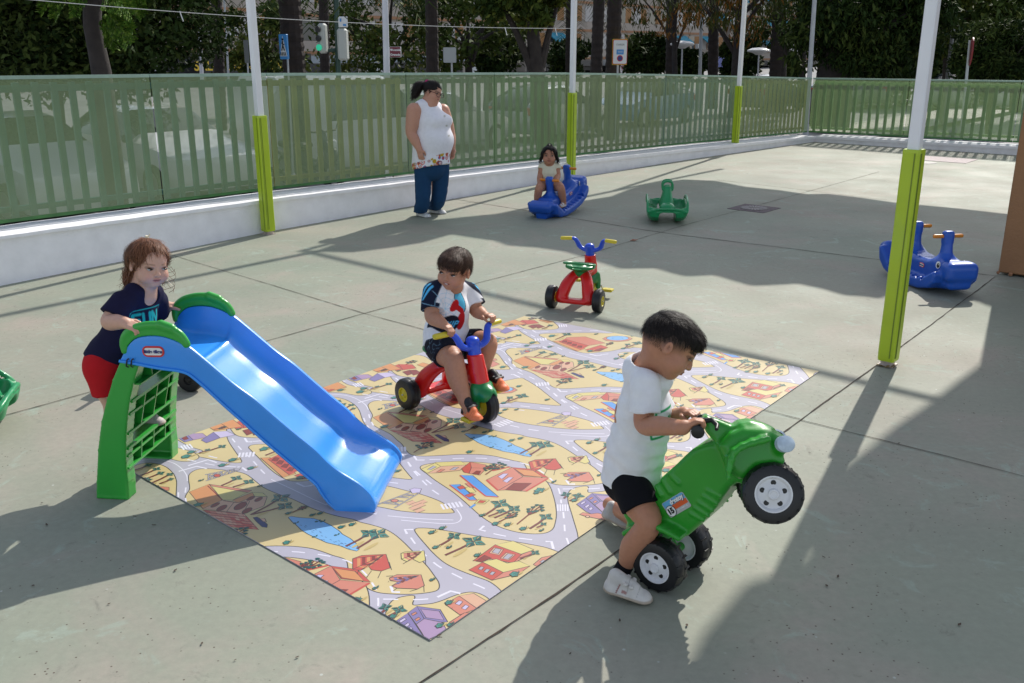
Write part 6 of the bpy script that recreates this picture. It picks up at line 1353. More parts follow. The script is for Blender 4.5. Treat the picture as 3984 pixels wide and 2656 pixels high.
    # road paint
    for c, k, pts in (('5', 2, [(290, 205), (450, 300), (640, 400), (800, 470), (950, 545), (1090, 608)]), ('1', 1, [(1110, 255), (1290, 295), (1460, 318)]), ('5', 2, [(230, 740), (280, 800), (350, 860), (450, 915), (560, 955), (650, 995), (750, 1035)]), ('5', 2, [(800, 1095), (900, 1180), (1000, 1260), (1100, 1320), (1250, 1400)]),
                      ('1', 1, [(70, 630), (120, 710), (200, 800), (300, 900), (400, 970), (480, 1030)]), ('1', 1, [(290, 605), (450, 600), (600, 593), (770, 590), (900, 597), (1040, 610), (1180, 630), (1300, 660), (1400, 710), (1480, 765), (1560, 840), (1600, 900), (1620, 970), (1630, 1050)]), ('1', 1, [(1650, 1140), (1660, 1250), (1670, 1360), (1700, 1450), (1730, 1540)]),
                      ('3', 0, [(780, 250), (830, 320), (890, 390), (960, 460), (1060, 540), (1150, 590), (1250, 640), (1380, 705), (1500, 755), (1640, 830), (1760, 950)]), ('3', 0, [(1620, 210), (1740, 235), (1870, 255), (2000, 270), (2150, 285)]), ('3', 0, [(500, 877), (600, 878), (750, 882), (900, 880), (1010, 868)]),
                      ('5', 2, [(720, 335), (850, 325), (1000, 322), (1200, 318), (1450, 315), (1650, 313)]), ('5', 2, [(130, 490), (250, 505), (380, 520), (500, 530), (700, 535)]), ('4', 1, [(790, 1260), (810, 1330), (860, 1420), (930, 1490)]), ('4', 1, [(400, 805), (480, 830), (570, 858)]), ('4', 1, [(750, 905), (850, 935), (960, 960), (1080, 980)]), ('5', 1, [(170, 1345), (300, 1350), (450, 1362), (600, 1378), (800, 1395), (950, 1405)]), ('5', 2, [(1550, 655), (1650, 640), (1800, 630), (2000, 632), (2140, 640)])):
        dash(c, k, pts)
    dash('5', 2, [(1120, 620), (1400, 690), (1650, 755), (1820, 795)], solid=True, w_=.005); dash('1', 1, [(1500, 322), (1800, 338), (2070, 343)], solid=True, w_=.005); dash('4', 1, [(60, 1060), (150, 1015), (280, 1000), (420, 1003), (560, 1030), (670, 1080), (750, 1140), (785, 1200)], solid=True, w_=.005)
    dash('1', 0, [(0, 1222), (250, 1245), (450, 1258), (560, 1250), (610, 1215), (605, 1170), (565, 1110)], solid=True, w_=.005)
    for c, k, pts in (('1', 1, [(130, 565), (160, 610), (240, 610)]), ('1', 1, [(1680, 815), (1710, 855), (1770, 855)]), ('1', 1, [(845, 1280), (800, 1320), (862, 1334)]), ('1', 1, [(1470, 1440), (1530, 1440), (1550, 1515)]), ('1', 0, [(125, 1318), (40, 1318), (62, 1362)]), ('5', 2, [(610, 310), (660, 340), (715, 338)]), ('5', 2, [(310, 925), (350, 925), (440, 968)]), ('3', 0, [(1050, 857), (1185, 795), (1285, 820)]), ('5', 2, [(110, 583), (270, 540), (390, 555)]), ('5', 2, [(700, 535), (760, 540), (820, 562)]), ('5', 2, [(1400, 640), (1500, 665), (1570, 655)]), ('4', 1, [(735, 1052), (940, 992), (1050, 1018)])):
        stroke(tr(c, k, pts), .011, 'white')
    def zebra(c, k, A, B_, ln, n):
        (A,), (B_,) = tr(c, k, [A]), tr(c, k, [B_]); A = np.array(A) * [SC, 1]; B_ = np.array(B_) * [SC, 1]; d = (B_ - A) / n; nn = nrm(np.array([-d[1], d[0], 0]))[:2] * ln / 2
        for i in range(n):
            p = A + d * (i + .2); q = A + d * (i + .8); put([tuple(x / [SC, 1]) for x in (p - nn, p + nn, q + nn, q - nn)], 'white')
    zebra('1', 0, (405, 1090), (625, 1055), .050, 6); zebra('1', 1, (1582, 1095), (1708, 1096), .060, 5); zebra('1', 1, (965, 262), (1120, 205), .055, 5); zebra('5', 2, (635, 444), (815, 432), .055, 5); zebra('5', 2, (650, 1067), (850, 1052), .055, 5); zebra('5', 2, (968, 252), (1095, 245), .06, 4); zebra('4', 1, (590, 885), (710, 860), .06, 4)
    # drawing helpers in mat metres
    def P1(c, k, p): t, b = tr(c, k, [p])[0]; return np.array([t * SC, b])
    def U(p): return (p[0] / SC, p[1])
    def ell(c, k, ctr, rx, ry, col, ang=0, out=True, n=16):
        q = [(ctr[0] + rx * math.cos(2 * PI * i / n) * math.cos(ang) - ry * math.sin(2 * PI * i / n) * math.sin(ang), ctr[1] + rx * math.cos(2 * PI * i / n) * math.sin(ang) + ry * math.sin(2 * PI * i / n) * math.cos(ang)) for i in range(n)]
        shape(c, k, q, col, out)
    rr = random.Random(5)
    def shadow(p, r): put([U(p + np.array([r * 1.4 + r * 1.2 * math.cos(a_), -.004 * 0 + r * .25 * math.sin(a_) + r * .9])) for a_ in np.linspace(0, 2 * PI, 10, False)], 'tan')
    def palm(c, k, base, top, r):
        b, t = P1(c, k, base), P1(c, k, top); rad = np.linalg.norm(P1(c, k, (top[0] + r, top[1])) - t) * .95; shadow(b, rad * .7)
        stroke([U(b), U(b * .5 + t * .5 + np.array([.003, .004])), U(t)], .011, 'line'); stroke([U(b), U(b * .5 + t * .5 + np.array([.003, .004])), U(t)], .008, 'bark')
        a0 = rr.uniform(0, 1)
        for i in range(8):
            an_ = a0 + i * 2 * PI / 8; d = np.array([math.cos(an_), math.sin(an_)]); n_ = np.array([-d[1], d[0]]) * (1 if i % 2 else -1); m_ = t + d * rad * .55; e = t + d * rad + n_ * rad * .38
            for col, g_ in (('line', 1.25), ('teal' if i % 3 else 'dteal', .95)): w_ = rad * .15 * g_; put([U(t + n_ * w_ * .4), U(m_ + n_ * w_ * .2 - n_ * w_ * 1.2), U(e), U(m_ + n_ * w_ * 1.0 + d * rad * .02)], col)
    def bush(c, k, ctr, r):
        p = P1(c, k, ctr); rad = np.linalg.norm(P1(c, k, (ctr[0] + r, ctr[1])) - p) * .8; shadow(p, rad * .7)
        n = 11; pts = [U(p + rad * (.80 + .28 * (i % 2) + rr.uniform(-.1, .1)) * np.array([math.cos(2 * PI * i / n), .75 * math.sin(2 * PI * i / n)])) for i in range(n)]; put(pts, 'teal'); stroke(pts, .003, 'line', True)
        for i in range(3): q = p + rad * .4 * np.array([math.cos(i * 2.1), .6 * math.sin(i * 2.1)]); stroke([U(q), U(q + np.array([.012, .006])), U(q + np.array([.02, -.002]))], .0028, 'dteal')
    def tree(c, k, base, top, r):
        b, t = P1(c, k, base), P1(c, k, top); rad = np.linalg.norm(P1(c, k, (top[0] + r, top[1])) - t)
        for i in range(6):
            an_ = i * 1.05; e = t + rad * .7 * np.array([math.cos(an_), .6 * math.sin(an_)]); stroke([U(b), U(b * .4 + t * .6), U(e)], .006, 'bark')
        for i in range(9):
            an_ = i * .7; e = t + rad * rr.uniform(.5, .95) * np.array([math.cos(an_), .65 * math.sin(an_)]); put([U(e + rad * .24 * (.7 + .4 * (j % 2)) * np.array([math.cos(j * .9), .8 * math.sin(j * .9)])) for j in range(7)], 'dteal')
    # castle
    for q, col in (([(397, 400), (620, 312), (780, 495), (550, 590)], 'orange'), ([(650, 330), (1060, 400), (890, 492), (770, 490)], 'yellow'), ([(620, 312), (1105, 385), (1060, 408), (660, 335)], 'salmon'), ([(885, 495), (1110, 405), (1135, 455), (950, 522)], 'orange'), ([(1110, 405), (1230, 412), (1278, 452), (1135, 450)], 'yellow'), ([(550, 590), (770, 492), (950, 522), (1130, 450), (1278, 455), (1240, 560), (1000, 652), (720, 612)], 'peach'), ([(900, 520), (1080, 505), (1000, 650), (820, 620)], 'peach')): shape('2', 0, q, col)
    for x, y, a_, b_ in ((690, 548, 55, 16), (765, 582, 65, 24), (975, 560, 80, 32), (1050, 612, 62, 24), (1092, 472, 50, 16), (1180, 484, 48, 18)): ell('2', 0, (x, y), a_, b_, 'maroon', -.45)
    stroke(tr('2', 0, [(605, 330), (690, 410), (770, 490)]), .006, 'maroon'); stroke(tr('2', 0, [(780, 500), (930, 522), (1060, 508)]), .004, 'maroon')
    shape('2', 0, [(550, 602), (1020, 652), (1182, 828), (800, 790)], 'red')
    A0, A1, A2, A3 = [np.array(P1('2', 0, q)) for q in ((550, 602), (1020, 652), (1182, 828), (800, 790))]
    for i in range(6):
        f0, f1 = i / 6, (i + 1) / 6; l0, l1, r0, r1 = A0 + (A3 - A0) * f0, A0 + (A3 - A0) * f1, A1 + (A2 - A1) * f0, A1 + (A2 - A1) * f1; x = 0 if i % 2 == 0 else -.05
        while x < 1:
            w_ = rr.uniform(.09, .16); u0, u1 = max(x, 0) + .008, min(x + w_, 1) - .006; x += w_
            if u1 - u0 < .02: continue
            put([U(p) for p in (l0 + (r0 - l0) * u0 + (l1 - l0) * .12, l0 + (r0 - l0) * u1 + (r1 - r0) * .12, l1 + (r1 - l1) * u1 - (r1 - r0) * .06, l1 + (r1 - l1) * u0 - (l1 - l0) * .06)], rr.choice(['salmon', 'peach', 'red', 'salmon']))
        stroke([U(l0), U(r0)], .004, 'maroon')
    # lake and car
    shape('2', 0, [(1515, 690), (1545, 675), (1640, 690), (1800, 700), (1900, 730), (2000, 780), (2090, 840), (2130, 880), (2220, 930), (2290, 990), (2315, 1050), (2290, 1070), (2200, 1050), (2100, 1010), (1950, 975), (1850, 930), (1740, 880), (1660, 830), (1600, 770), (1560, 740)], 'water')
    for i in range(26): x = rr.uniform(1620, 2200); y = 700 + (x - 1600) * .5 + rr.uniform(10, 100) * (1 - abs(x - 1900) / 500); stroke(tr('2', 0, [(x, y), (x + 22, y + 8)]), .0022, 'navy')
    shape('2', 0, [(1118, 690), (1160, 683), (1230, 720), (1280, 770), (1275, 805), (1220, 795), (1150, 730)], 'navy'); shape('2', 0, [(1190, 700), (1250, 700), (1270, 740), (1230, 735)], 'peach')
    for p in ((1590, 755), (1835, 735), (1890, 735), (1800, 910), (2050, 890)): bush('2', 0, p, 24)
    # derricks and pipes
    for c, k, S_ in (('2', 0, [((575, 205), (970, 128)), ((585, 275), (950, 158)), ((615, 200), (615, 260)), ((690, 185), (690, 240)), ((760, 172), (770, 215)), ((840, 155), (850, 195)), ((615, 260), (690, 185)), ((690, 240), (760, 172)), ((770, 215), (840, 155)), ((615, 200), (690, 240)), ((690, 185), (770, 215)), ((850, 195), (910, 140))]), ('1', 1, [((1380, 245), (1700, 128)), ((1540, 265), (1725, 150)), ((1420, 230), (1570, 240)), ((1480, 208), (1600, 215)), ((1540, 185), (1640, 190)), ((1600, 165), (1680, 170)), ((1420, 230), (1600, 215)), ((1570, 240), (1480, 208)), ((1540, 185), (1680, 170))])):
        for A_, B_ in S_: stroke(tr(c, k, [A_, B_]), .0085, 'line'); stroke(tr(c, k, [A_, B_]), .0045, 'grey')
    shape('1', 1, [(1630, 130), (1665, 118), (1730, 122), (1725, 150), (1660, 158)], 'lilac'); shape('2', 0, [(900, 135), (990, 120), (960, 155), (910, 160)], 'grey'); ell('2', 0, (712, 215), 38, 16, 'red'); ell('1', 1, (1525, 212), 32, 10, 'salmon')
    for A_, B_ in (((62, 1060), (140, 1032)), ((112, 1075), (252, 1025)), ((98, 1112), (235, 1058)), ((148, 1138), (228, 1108))): stroke(tr('1', 0, [A_, B_]), .031, 'line'); stroke(tr('1', 0, [A_, B_]), .026, 'peach')
    # houses of the second island
    for q, col in (([(205, 705), (345, 640), (405, 675), (270, 745)], 'yellow'), ([(345, 634), (610, 622), (668, 660), (405, 675)], 'yellow'), ([(405, 675), (665, 660), (600, 716), (350, 742), (270, 745)], 'peach'), ([(268, 708), (330, 668), (362, 680), (300, 712)], 'grey'), ([(495, 712), (540, 684), (590, 682), (548, 710)], 'grey'), ([(360, 735), (410, 702), (448, 705), (400, 735)], 'salmon'),
                   ([(615, 700), (705, 630), (716, 690), (692, 748), (640, 735)], 'red'), ([(705, 630), (865, 660), (870, 695), (716, 690)], 'salmon'), ([(716, 690), (870, 695), (800, 765), (692, 748)], 'salmon'), ([(725, 750), (770, 720), (812, 722), (790, 762)], 'maroon'),
                   ([(870, 812), (1130, 685), (1240, 780), (990, 920)], 'salmon'), ([(990, 920), (1240, 780), (1495, 795), (1272, 930), (1060, 915)], 'salmon'), ([(1130, 685), (1360, 705), (1500, 790), (1245, 772)], 'red'), ([(1160, 700), (1345, 718), (1445, 785), (1250, 765)], 'orange'), ([(1060, 915), (1150, 845), (1330, 845), (1220, 928)], 'maroon'), ([(985, 780), (1040, 748), (1092, 750), (1030, 805)], 'lilac'), ([(1035, 825), (1095, 785), (1142, 788), (1080, 842)], 'lilac'),
                   ([(495, 862), (600, 858), (772, 1016), (700, 1018)], 'blue'), ([(570, 885), (625, 868), (660, 895), (600, 912)], 'red'), ([(650, 905), (700, 868), (765, 935), (705, 945)], 'yellow'), ([(650, 970), (720, 945), (760, 965), (690, 992)], 'red'), ([(650, 850), (685, 842), (740, 895), (700, 890)], 'salmon'), ([(600, 765), (730, 768), (992, 985), (860, 975)], 'blue'), ([(745, 1055), (790, 1010), (900, 1018), (850, 1058)], 'yellow'), ([(775, 1045), (805, 1020), (870, 1026), (835, 1048)], 'red')): shape('1', 1, q, col)
    stroke(tr('1', 1, [(860, 978), (992, 988)]), .008, 'red'); stroke(tr('1', 1, [(600, 768), (860, 978)]), .008, 'red'); stroke(tr('1', 1, [(495, 866), (700, 1020), (772, 1018)]), .007, 'red'); stroke(tr('1', 1, [(705, 1098), (755, 1062)]), .012, 'blue')
    for q in (((930, 720), (1110, 680)), ((870, 815), (990, 922)), ((1270, 930), (1495, 797))): stroke(tr('1', 1, q), .010, 'red')
    # tents
    def tent(q, c1_, c2_, apex):
        shape('3', 0, q, c1_); Aq = np.array(q, float)
        for i, f in enumerate((.2, .36, .52, .68, .84)):
            pts = [tuple(Aq[j] * (1 - f) + np.array(apex) * f) for j in range(len(q))][:4]; stroke(tr('3', 0, pts), .013, c2_ if i % 2 == 0 else 'maroon')
        for j in range(4): stroke(tr('3', 0, [q[j], apex]), .003, 'line')
    tent([(190, 465), (190, 575), (270, 585), (350, 545), (380, 580), (480, 592), (572, 560), (528, 420), (280, 433)], 'red', 'orange', (500, 430)); tent([(680, 412), (685, 470), (740, 496), (800, 470), (870, 506), (930, 480), (915, 385), (720, 396)], 'yellow', 'salmon', (890, 395)); tent([(562, 662), (572, 690), (650, 702), (585, 745), (640, 766), (850, 775), (918, 740), (885, 630), (640, 628)], 'salmon', 'purple', (860, 640))
    for A_, B_ in (((235, 620), (250, 585)), ((330, 660), (380, 590)), ((445, 665), (480, 592)), ((585, 580), (560, 500)), ((915, 805), (912, 742)), ((600, 795), (640, 766)), ((770, 800), (850, 775)), ((530, 645), (600, 640)), ((930, 530), (930, 480)), ((700, 520), (740, 496))): stroke(tr('3', 0, [A_, B_]), .0028, 'line')
    # villa, corner houses
    for q, col in (([(1410, 490), (1640, 322), (1905, 422), (1820, 512), (1600, 470)], 'red'), ([(1905, 422), (2030, 375), (2010, 420), (1820, 512)], 'salmon'), ([(1640, 325), (1820, 285), (2030, 375), (1900, 420)], 'yellow'), ([(1575, 408), (1625, 352), (1722, 372), (1680, 430)], 'peach'), ([(1605, 400), (1640, 360), (1700, 372), (1668, 418)], 'grey'), ([(1690, 462), (1750, 405), (1842, 425), (1775, 482)], 'peach'), ([(1715, 462), (1765, 415), (1820, 428), (1770, 472)], 'grey'), ([(1440, 492), (1530, 430), (1600, 460), (1500, 502)], 'maroon'),
                   ([(1510, 502), (1720, 606), (1605, 686), (1370, 580)], 'red'), ([(1720, 606), (1992, 540), (1880, 620), (1605, 686)], 'salmon'), ([(1510, 500), (1650, 468), (1760, 512), (1880, 490), (1992, 540), (1720, 606)], 'yellow'), ([(1465, 572), (1490, 545), (1525, 553), (1500, 582)], 'grey'), ([(1520, 600), (1550, 570), (1588, 578), (1555, 610)], 'grey'), ([(1575, 625), (1605, 597), (1640, 604), (1612, 634)], 'grey'), ([(2025, 525), (2110, 455), (2300, 415), (2420, 430), (2090, 560)], 'salmon'), ([(2090, 500), (2125, 478), (2170, 490), (2130, 515)], 'grey'),
                   ([(1130, 930), (1270, 845), (1455, 975), (1278, 1038)], 'salmon'), ([(1270, 845), (1420, 820), (1562, 905), (1455, 975)], 'peach'), ([(1230, 925), (1270, 892), (1308, 905), (1275, 942)], 'lilac'), ([(1295, 970), (1335, 935), (1372, 952), (1335, 988)], 'lilac'), ([(1172, 1115), (1320, 1020), (1412, 1010), (1345, 1060), (1232, 1140)], 'salmon'),
                   ([(610, 1115), (750, 1020), (930, 1290), (850, 1330), (700, 1230)], 'purple'), ([(750, 1020), (842, 950), (925, 1072), (835, 1135)], 'purple'), ([(835, 1135), (925, 1072), (1095, 1110), (1150, 1200), (940, 1300), (890, 1220)], 'mauve'), ([(842, 950), (1080, 985), (1155, 1110), (1092, 1114), (915, 1078)], 'purple'), ([(880, 980), (1068, 1000), (1118, 1092), (935, 1068)], 'mauve'), ([(785, 1030), (830, 1008), (845, 1022), (800, 1048)], 'salmon'), ([(820, 1085), (862, 1062), (880, 1080), (838, 1104)], 'salmon'), ([(660, 1100), (715, 1068), (735, 1085), (680, 1120)], 'lilac'), ([(700, 1155), (752, 1118), (770, 1140), (722, 1176)], 'lilac'), ([(740, 1190), (782, 1160), (800, 1185), (765, 1212)], 'lilac')): shape('3', 0, q, col)
    # red hall, pool, small houses along the far edge
    for q, col in (([(890, 460), (985, 455), (1345, 570), (1230, 603)], 'orange'), ([(1075, 425), (1390, 525), (1285, 583), (980, 470)], 'red'), ([(1080, 412), (1340, 400), (1622, 490), (1390, 525), (1070, 435)], 'salmon'), ([(1340, 585), (1560, 515), (1658, 552), (1540, 603), (1440, 608)], 'red'), ([(1450, 598), (1560, 560), (1610, 565), (1550, 600)], 'maroon'), ([(390, 205), (470, 170), (545, 232), (460, 240)], 'red'), ([(470, 170), (640, 172), (702, 212), (545, 232)], 'red'), ([(545, 252), (620, 232), (690, 262), (620, 290)], 'maroon'), ([(620, 232), (700, 228), (782, 262), (690, 288)], 'maroon'), ([(700, 175), (760, 150), (930, 185), (830, 210)], 'orange')): shape('5', 2, q, col)
    for x, y in ((1060, 468), (1125, 490), (1195, 515), (1270, 540)): shape('5', 2, [(x - 40, y + 10), (x - 20, y - 16), (x + 30, y - 12), (x + 22, y + 16)], 'maroon')
    ell('5', 2, (1788, 430), 208, 40, 'salmon', n=8); ell('5', 2, (1790, 422), 155, 31, 'water'); ell('5', 2, (1790, 422), 80, 16, 'blue', out=False); ell('5', 2, (1790, 422), 70, 13, 'water', out=False)
    for q, col in (([(520, 790), (600, 745), (700, 805), (610, 828)], 'purple'), ([(600, 745), (780, 738), (852, 775), (700, 805)], 'mauve'), ([(790, 805), (900, 725), (1000, 780), (862, 832)], 'purple'), ([(900, 725), (1050, 712), (1162, 750), (1000, 780)], 'lilac'), ([(560, 790), (600, 765), (640, 795), (600, 810)], 'maroon'), ([(820, 672), (930, 628), (1070, 690), (910, 712)], 'orange'), ([(930, 628), (1070, 595), (1212, 665), (1070, 690)], 'orange'), ([(120, 960), (190, 905), (300, 960), (180, 985)], 'salmon'), ([(190, 905), (370, 832), (502, 905), (300, 960)], 'orange'), ([(230, 955), (300, 932), (350, 930), (280, 962)], 'red'),
                   ([(300, 1250), (470, 1245), (630, 1360), (500, 1412)], 'salmon'), ([(370, 1310), (460, 1255), (520, 1300), (430, 1335)], 'peach'), ([(460, 1255), (600, 1262), (612, 1290), (520, 1300)], 'salmon')): shape('4', 1, q, col)
    shape('1', 1, [(1815, 1165), (1850, 1145), (1930, 1160), (2000, 1152), (2080, 1170), (2112, 1195), (2090, 1225), (1960, 1200), (1880, 1185)], 'salmon'); ell('1', 1, (1897, 1187), 20, 11, 'peach')
    # plants
    for c, k, b, t, r in (('2', 0, (1090, 660), (1430, 470), 135), ('2', 0, (1110, 655), (1480, 560), 115), ('2', 0, (760, 330), (930, 245), 80), ('2', 0, (890, 345), (1070, 285), 80), ('1', 1, (1210, 545), (1380, 450), 95), ('1', 1, (1310, 560), (1460, 455), 110), ('1', 1, (840, 1180), (1010, 1055), 115), ('1', 1, (890, 1185), (1020, 1130), 60), ('1', 1, (950, 1200), (1150, 1105), 88), ('1', 1, (1310, 1310), (1475, 1190), 88), ('1', 1, (1380, 1300), (1450, 1262), 45), ('3', 0, (1070, 335), (1220, 235), 90), ('3', 0, (1130, 430), (1420, 290), 140), ('3', 0, (480, 1020), (520, 960), 78), ('3', 0, (540, 1060), (665, 985), 90), ('3', 0, (1890, 465), (2045, 405), 60),
                          ('5', 2, (930, 440), (1090, 368), 82), ('5', 2, (1890, 560), (1930, 510), 55), ('5', 2, (1890, 560), (2070, 490), 92), ('5', 2, (740, 295), (860, 245), 55), ('5', 2, (220, 440), (420, 382), 58), ('5', 2, (210, 440), (290, 412), 40), ('4', 1, (130, 1110), (280, 1055), 60), ('4', 1, (220, 1160), (390, 1090), 60), ('4', 1, (250, 1200), (450, 1130), 60), ('4', 1, (350, 1240), (560, 1140), 55), ('4', 1, (160, 1210), (300, 1185), 50), ('4', 1, (260, 1235), (340, 1195), 50), ('4', 1, (480, 1230), (590, 1185), 45)): palm(c, k, b, t, r)
    for c, k, b, t, r in (('1', 1, (860, 760), (980, 675), 110), ('1', 1, (1180, 1265), (1370, 1110), 125), ('1', 1, (980, 1250), (1130, 1175), 85), ('1', 1, (130, 535), (250, 460), 120), ('5', 2, (1630, 530), (1690, 495), 70), ('5', 2, (560, 172), (620, 145), 80), ('2', 0, (1550, 640), (1680, 580), 70), ('4', 1, (900, 700), (990, 680), 60), ('2', 0, (1600, 1260), (1690, 1240), 110)): tree(c, k, b, t, r)
    for c, k, p, r in (('1', 1, (1410, 920), 78), ('1', 1, (1375, 945), 42), ('1', 1, (695, 528), 45), ('1', 1, (1210, 390), 36), ('1', 0, (315, 1350), 46), ('1', 1, (910, 315), 32), ('1', 1, (820, 1175), 36), ('1', 0, (350, 1500), 46), ('1', 0, (480, 1505), 30), ('1', 1, (1760, 1022), 46), ('1', 1, (1990, 403), 36), ('1', 1, (1055, 98), 36), ('1', 1, (1170, 98), 26), ('1', 1, (960, 1260), 50), ('1', 1, (1080, 1270), 50), ('1', 1, (1240, 1310), 52), ('1', 1, (1420, 1330), 26), ('2', 0, (500, 545), 72), ('2', 0, (770, 98), 62), ('2', 0, (1095, 130), 56), ('2', 0, (520, 272), 26), ('2', 0, (1180, 337), 24), ('2', 0, (1780, 665), 40), ('2', 0, (2110, 800), 46), ('2', 0, (1510, 645), 40), ('3', 0, (990, 198), 46), ('3', 0, (1450, 432), 44), ('3', 0, (1835, 625), 70), ('3', 0, (1165, 915), 58), ('3', 0, (1160, 355), 30), ('3', 0, (990, 683), 32), ('3', 0, (412, 768), 32), ('3', 0, (1070, 1150), 60), ('3', 0, (1175, 1140), 40), ('4', 1, (680, 965), 76), ('4', 1, (720, 922), 60), ('4', 1, (420, 945), 55), ('4', 1, (660, 1410), 66), ('4', 1, (60, 960), 60), ('5', 2, (880, 390), 72), ('5', 2, (2000, 390), 40), ('5', 2, (610, 482), 62), ('5', 2, (1410, 600), 55), ('5', 2, (1490, 366), 34), ('5', 2, (1870, 565), 45), ('5', 1, (810, 1278), 42), ('5', 2, (1770, 705), 50), ('5', 2, (1850, 672), 40), ('5', 2, (490, 243), 28)): bush(c, k, p, r)
    t = thing('play_mat', 'large vinyl play mat printed with a desert town, roads, palms and castles', 'play mat', (*np.mean(quad_, 0), 0))
    b = MB(); n = 24
    q = [Lc + (Bc - Lc) * i / n for i in range(n)] + [Bc + (Rc - Bc) * i / n for i in range(n)] + [Rc + (Tc - Rc) * i / n for i in range(n)] + [Tc + (Lc - Tc) * i / n for i in range(n)]
    b.prism([tuple(p) for p in q], .0015, .0055, pm_['road']); b.build('mat_sheet', t, world=True)
    mb.build('printed_picture', t, world=True, fixn=False)
build_mat()
# ---------------------------------------------------------------- small things on the playground
def disc(c, r, n=32): return [(c[0] + r * math.cos(2 * PI * i / n), c[1] + r * math.sin(2 * PI * i / n)) for i in range(n)]
iron = mat('cast_iron', (.085, .075, .08), .55, .25, 30, .2, 60, metal=.4); frame_m = mat('cover_surround', (.13, .10, .11), .8, .3, 25)
mc = g(1732, 478.5); t = thing('manhole_cover', 'round dark drain cover with slots set in a square slab in the shade', 'manhole cover', (*mc[:2], 0))
mb = MB(); X = lambda p: np.array([*(mc[:2] + AX_A[:2] * p[0] + AX_C[:2] * p[1]), p[2]]); mb.box((-.25, -.25, .0005), (.25, .25, .005), frame_m, X); mb.build('slab', t, world=True)
mb = MB(); mb.lathe((*mc[:2], .005), (0, 0, 1), [(0, .18), (.004, .18), (.006, .168)], iron, 32); cv = mb.build('lid', t, world=True)
mb = MB()
for k in range(22):
    an = 2 * PI * k / 22; d = np.array([math.cos(an), math.sin(an)]); nn = np.array([-d[1], d[0]]) * .012; q = [mc[:2] + d * .07 - nn * .4, mc[:2] + d * .155 - nn * .8, mc[:2] + d * .155 + nn * .8, mc[:2] + d * .07 + nn * .4]; mb.prism([tuple(p) for p in q], .0115, .0125, mat('lid_rib', (.30, .28, .29), .6))
mb.build('rib_ring', cv, world=True)
mc = g(2166, 366); t = thing('floor_hatch', 'flat square metal hatch in the sunlit floor near the far fence', 'hatch', (*mc[:2], 0)); mb = MB(); X = lambda p: np.array([*(mc[:2] + AX_A[:2] * p[0] + AX_C[:2] * p[1]), p[2]]); mb.box((-.4, -.5, .001), (.4, .5, .006), mat('hatch_paint', (.34, .27, .28), .7, .2, 12), X); mb.build('plate', t, world=True)
mb = MB(); mb.lathe((*(mc[:2] + AX_A[:2] * -.75 + AX_C[:2] * -.1), .001), (0, 0, 1), [(0, .2), (.004, .2)], mat('hatch_paint2', (.42, .40, .38), .7)); mb.build('round_lid', t, world=True)
def leaf(name, label, c, r, col, rz, grp=None):
    mb = MB(); pr_ = [(-1, 0, .02), (-.5, .32, .10), (0, .42, .22), (.5, .28, .12), (1, 0, .30), (.5, -.30, .18), (0, -.44, .05), (-.5, -.30, .12)]; cs, sn = math.cos(rz), math.sin(rz)
    vs = [(c[0] + r * (x * cs - y * sn), c[1] + r * (x * sn + y * cs), .004 + r * z) for x, y, z in pr_] + [(c[0], c[1], .004 + r * .05)]; mb.add(vs, [[i, (i + 1) % 8, 8] for i in range(8)], mat('dry_leaf_' + name, col, .8, .2, 60)); o = mb.build(name, fixn=False); tag(o, label, 'leaf', grp)
leaf('dry_leaf', 'curled brown dry leaf on the floor left of the green rocker', g(1456, 553), .055, (.30, .12, .07), .4)
rng = np.random.default_rng(8)
for k in range(10):
    p = g(1311 + rng.uniform(-18, 26), 412 + rng.uniform(-2, 3)) if k < 6 else g(2040 + rng.uniform(-20, 30), 840 + rng.uniform(0, 6)); leaf('fallen_leaf', 'small withered leaf lying at the foot of a lime padded post', p, rng.uniform(.02, .04), (.22, .15, .06), rng.uniform(0, 6), 'fallen leaves at the post feet')
for k in range(46):
    p = gp(rng.uniform(80, 3900), rng.uniform(1900, 2640) if k < 34 else rng.uniform(1150, 1800)); leaf('leaf_scrap', 'tiny dark leaf scrap scattered on the concrete floor', p, rng.uniform(.004, .011), (.07, .045, .03), rng.uniform(0, 6), 'dark leaf scraps on the floor')
# the string across the yard
P1_ = at(-500, -62, 9.5); P2_ = at(2222, 110, 14.6); mb = MB(); sm_ = mat('pale_string', (.55, .55, .55), .7)
pts = [P1_ + (P2_ - P1_) * i / 40 - UPV * .10 * 4 * (i / 40) * (1 - i / 40) for i in range(41)]; mb.tube(pts, .004, sm_, 5)
for f in (.335, .86, .965):
    c = P1_ + (P2_ - P1_) * f - UPV * .1 * 4 * f * (1 - f); mb.tube([c + UPV * .01, c - UPV * .03 + CR * .01, c - UPV * .10 + CR * .03], .006, mat('white_ribbon', (.75, .75, .75), .6), 5)
tag(mb.build('clothes_line', smooth=True), 'thin pale string with white knots stretched in front of the trees to the middle post', 'string')
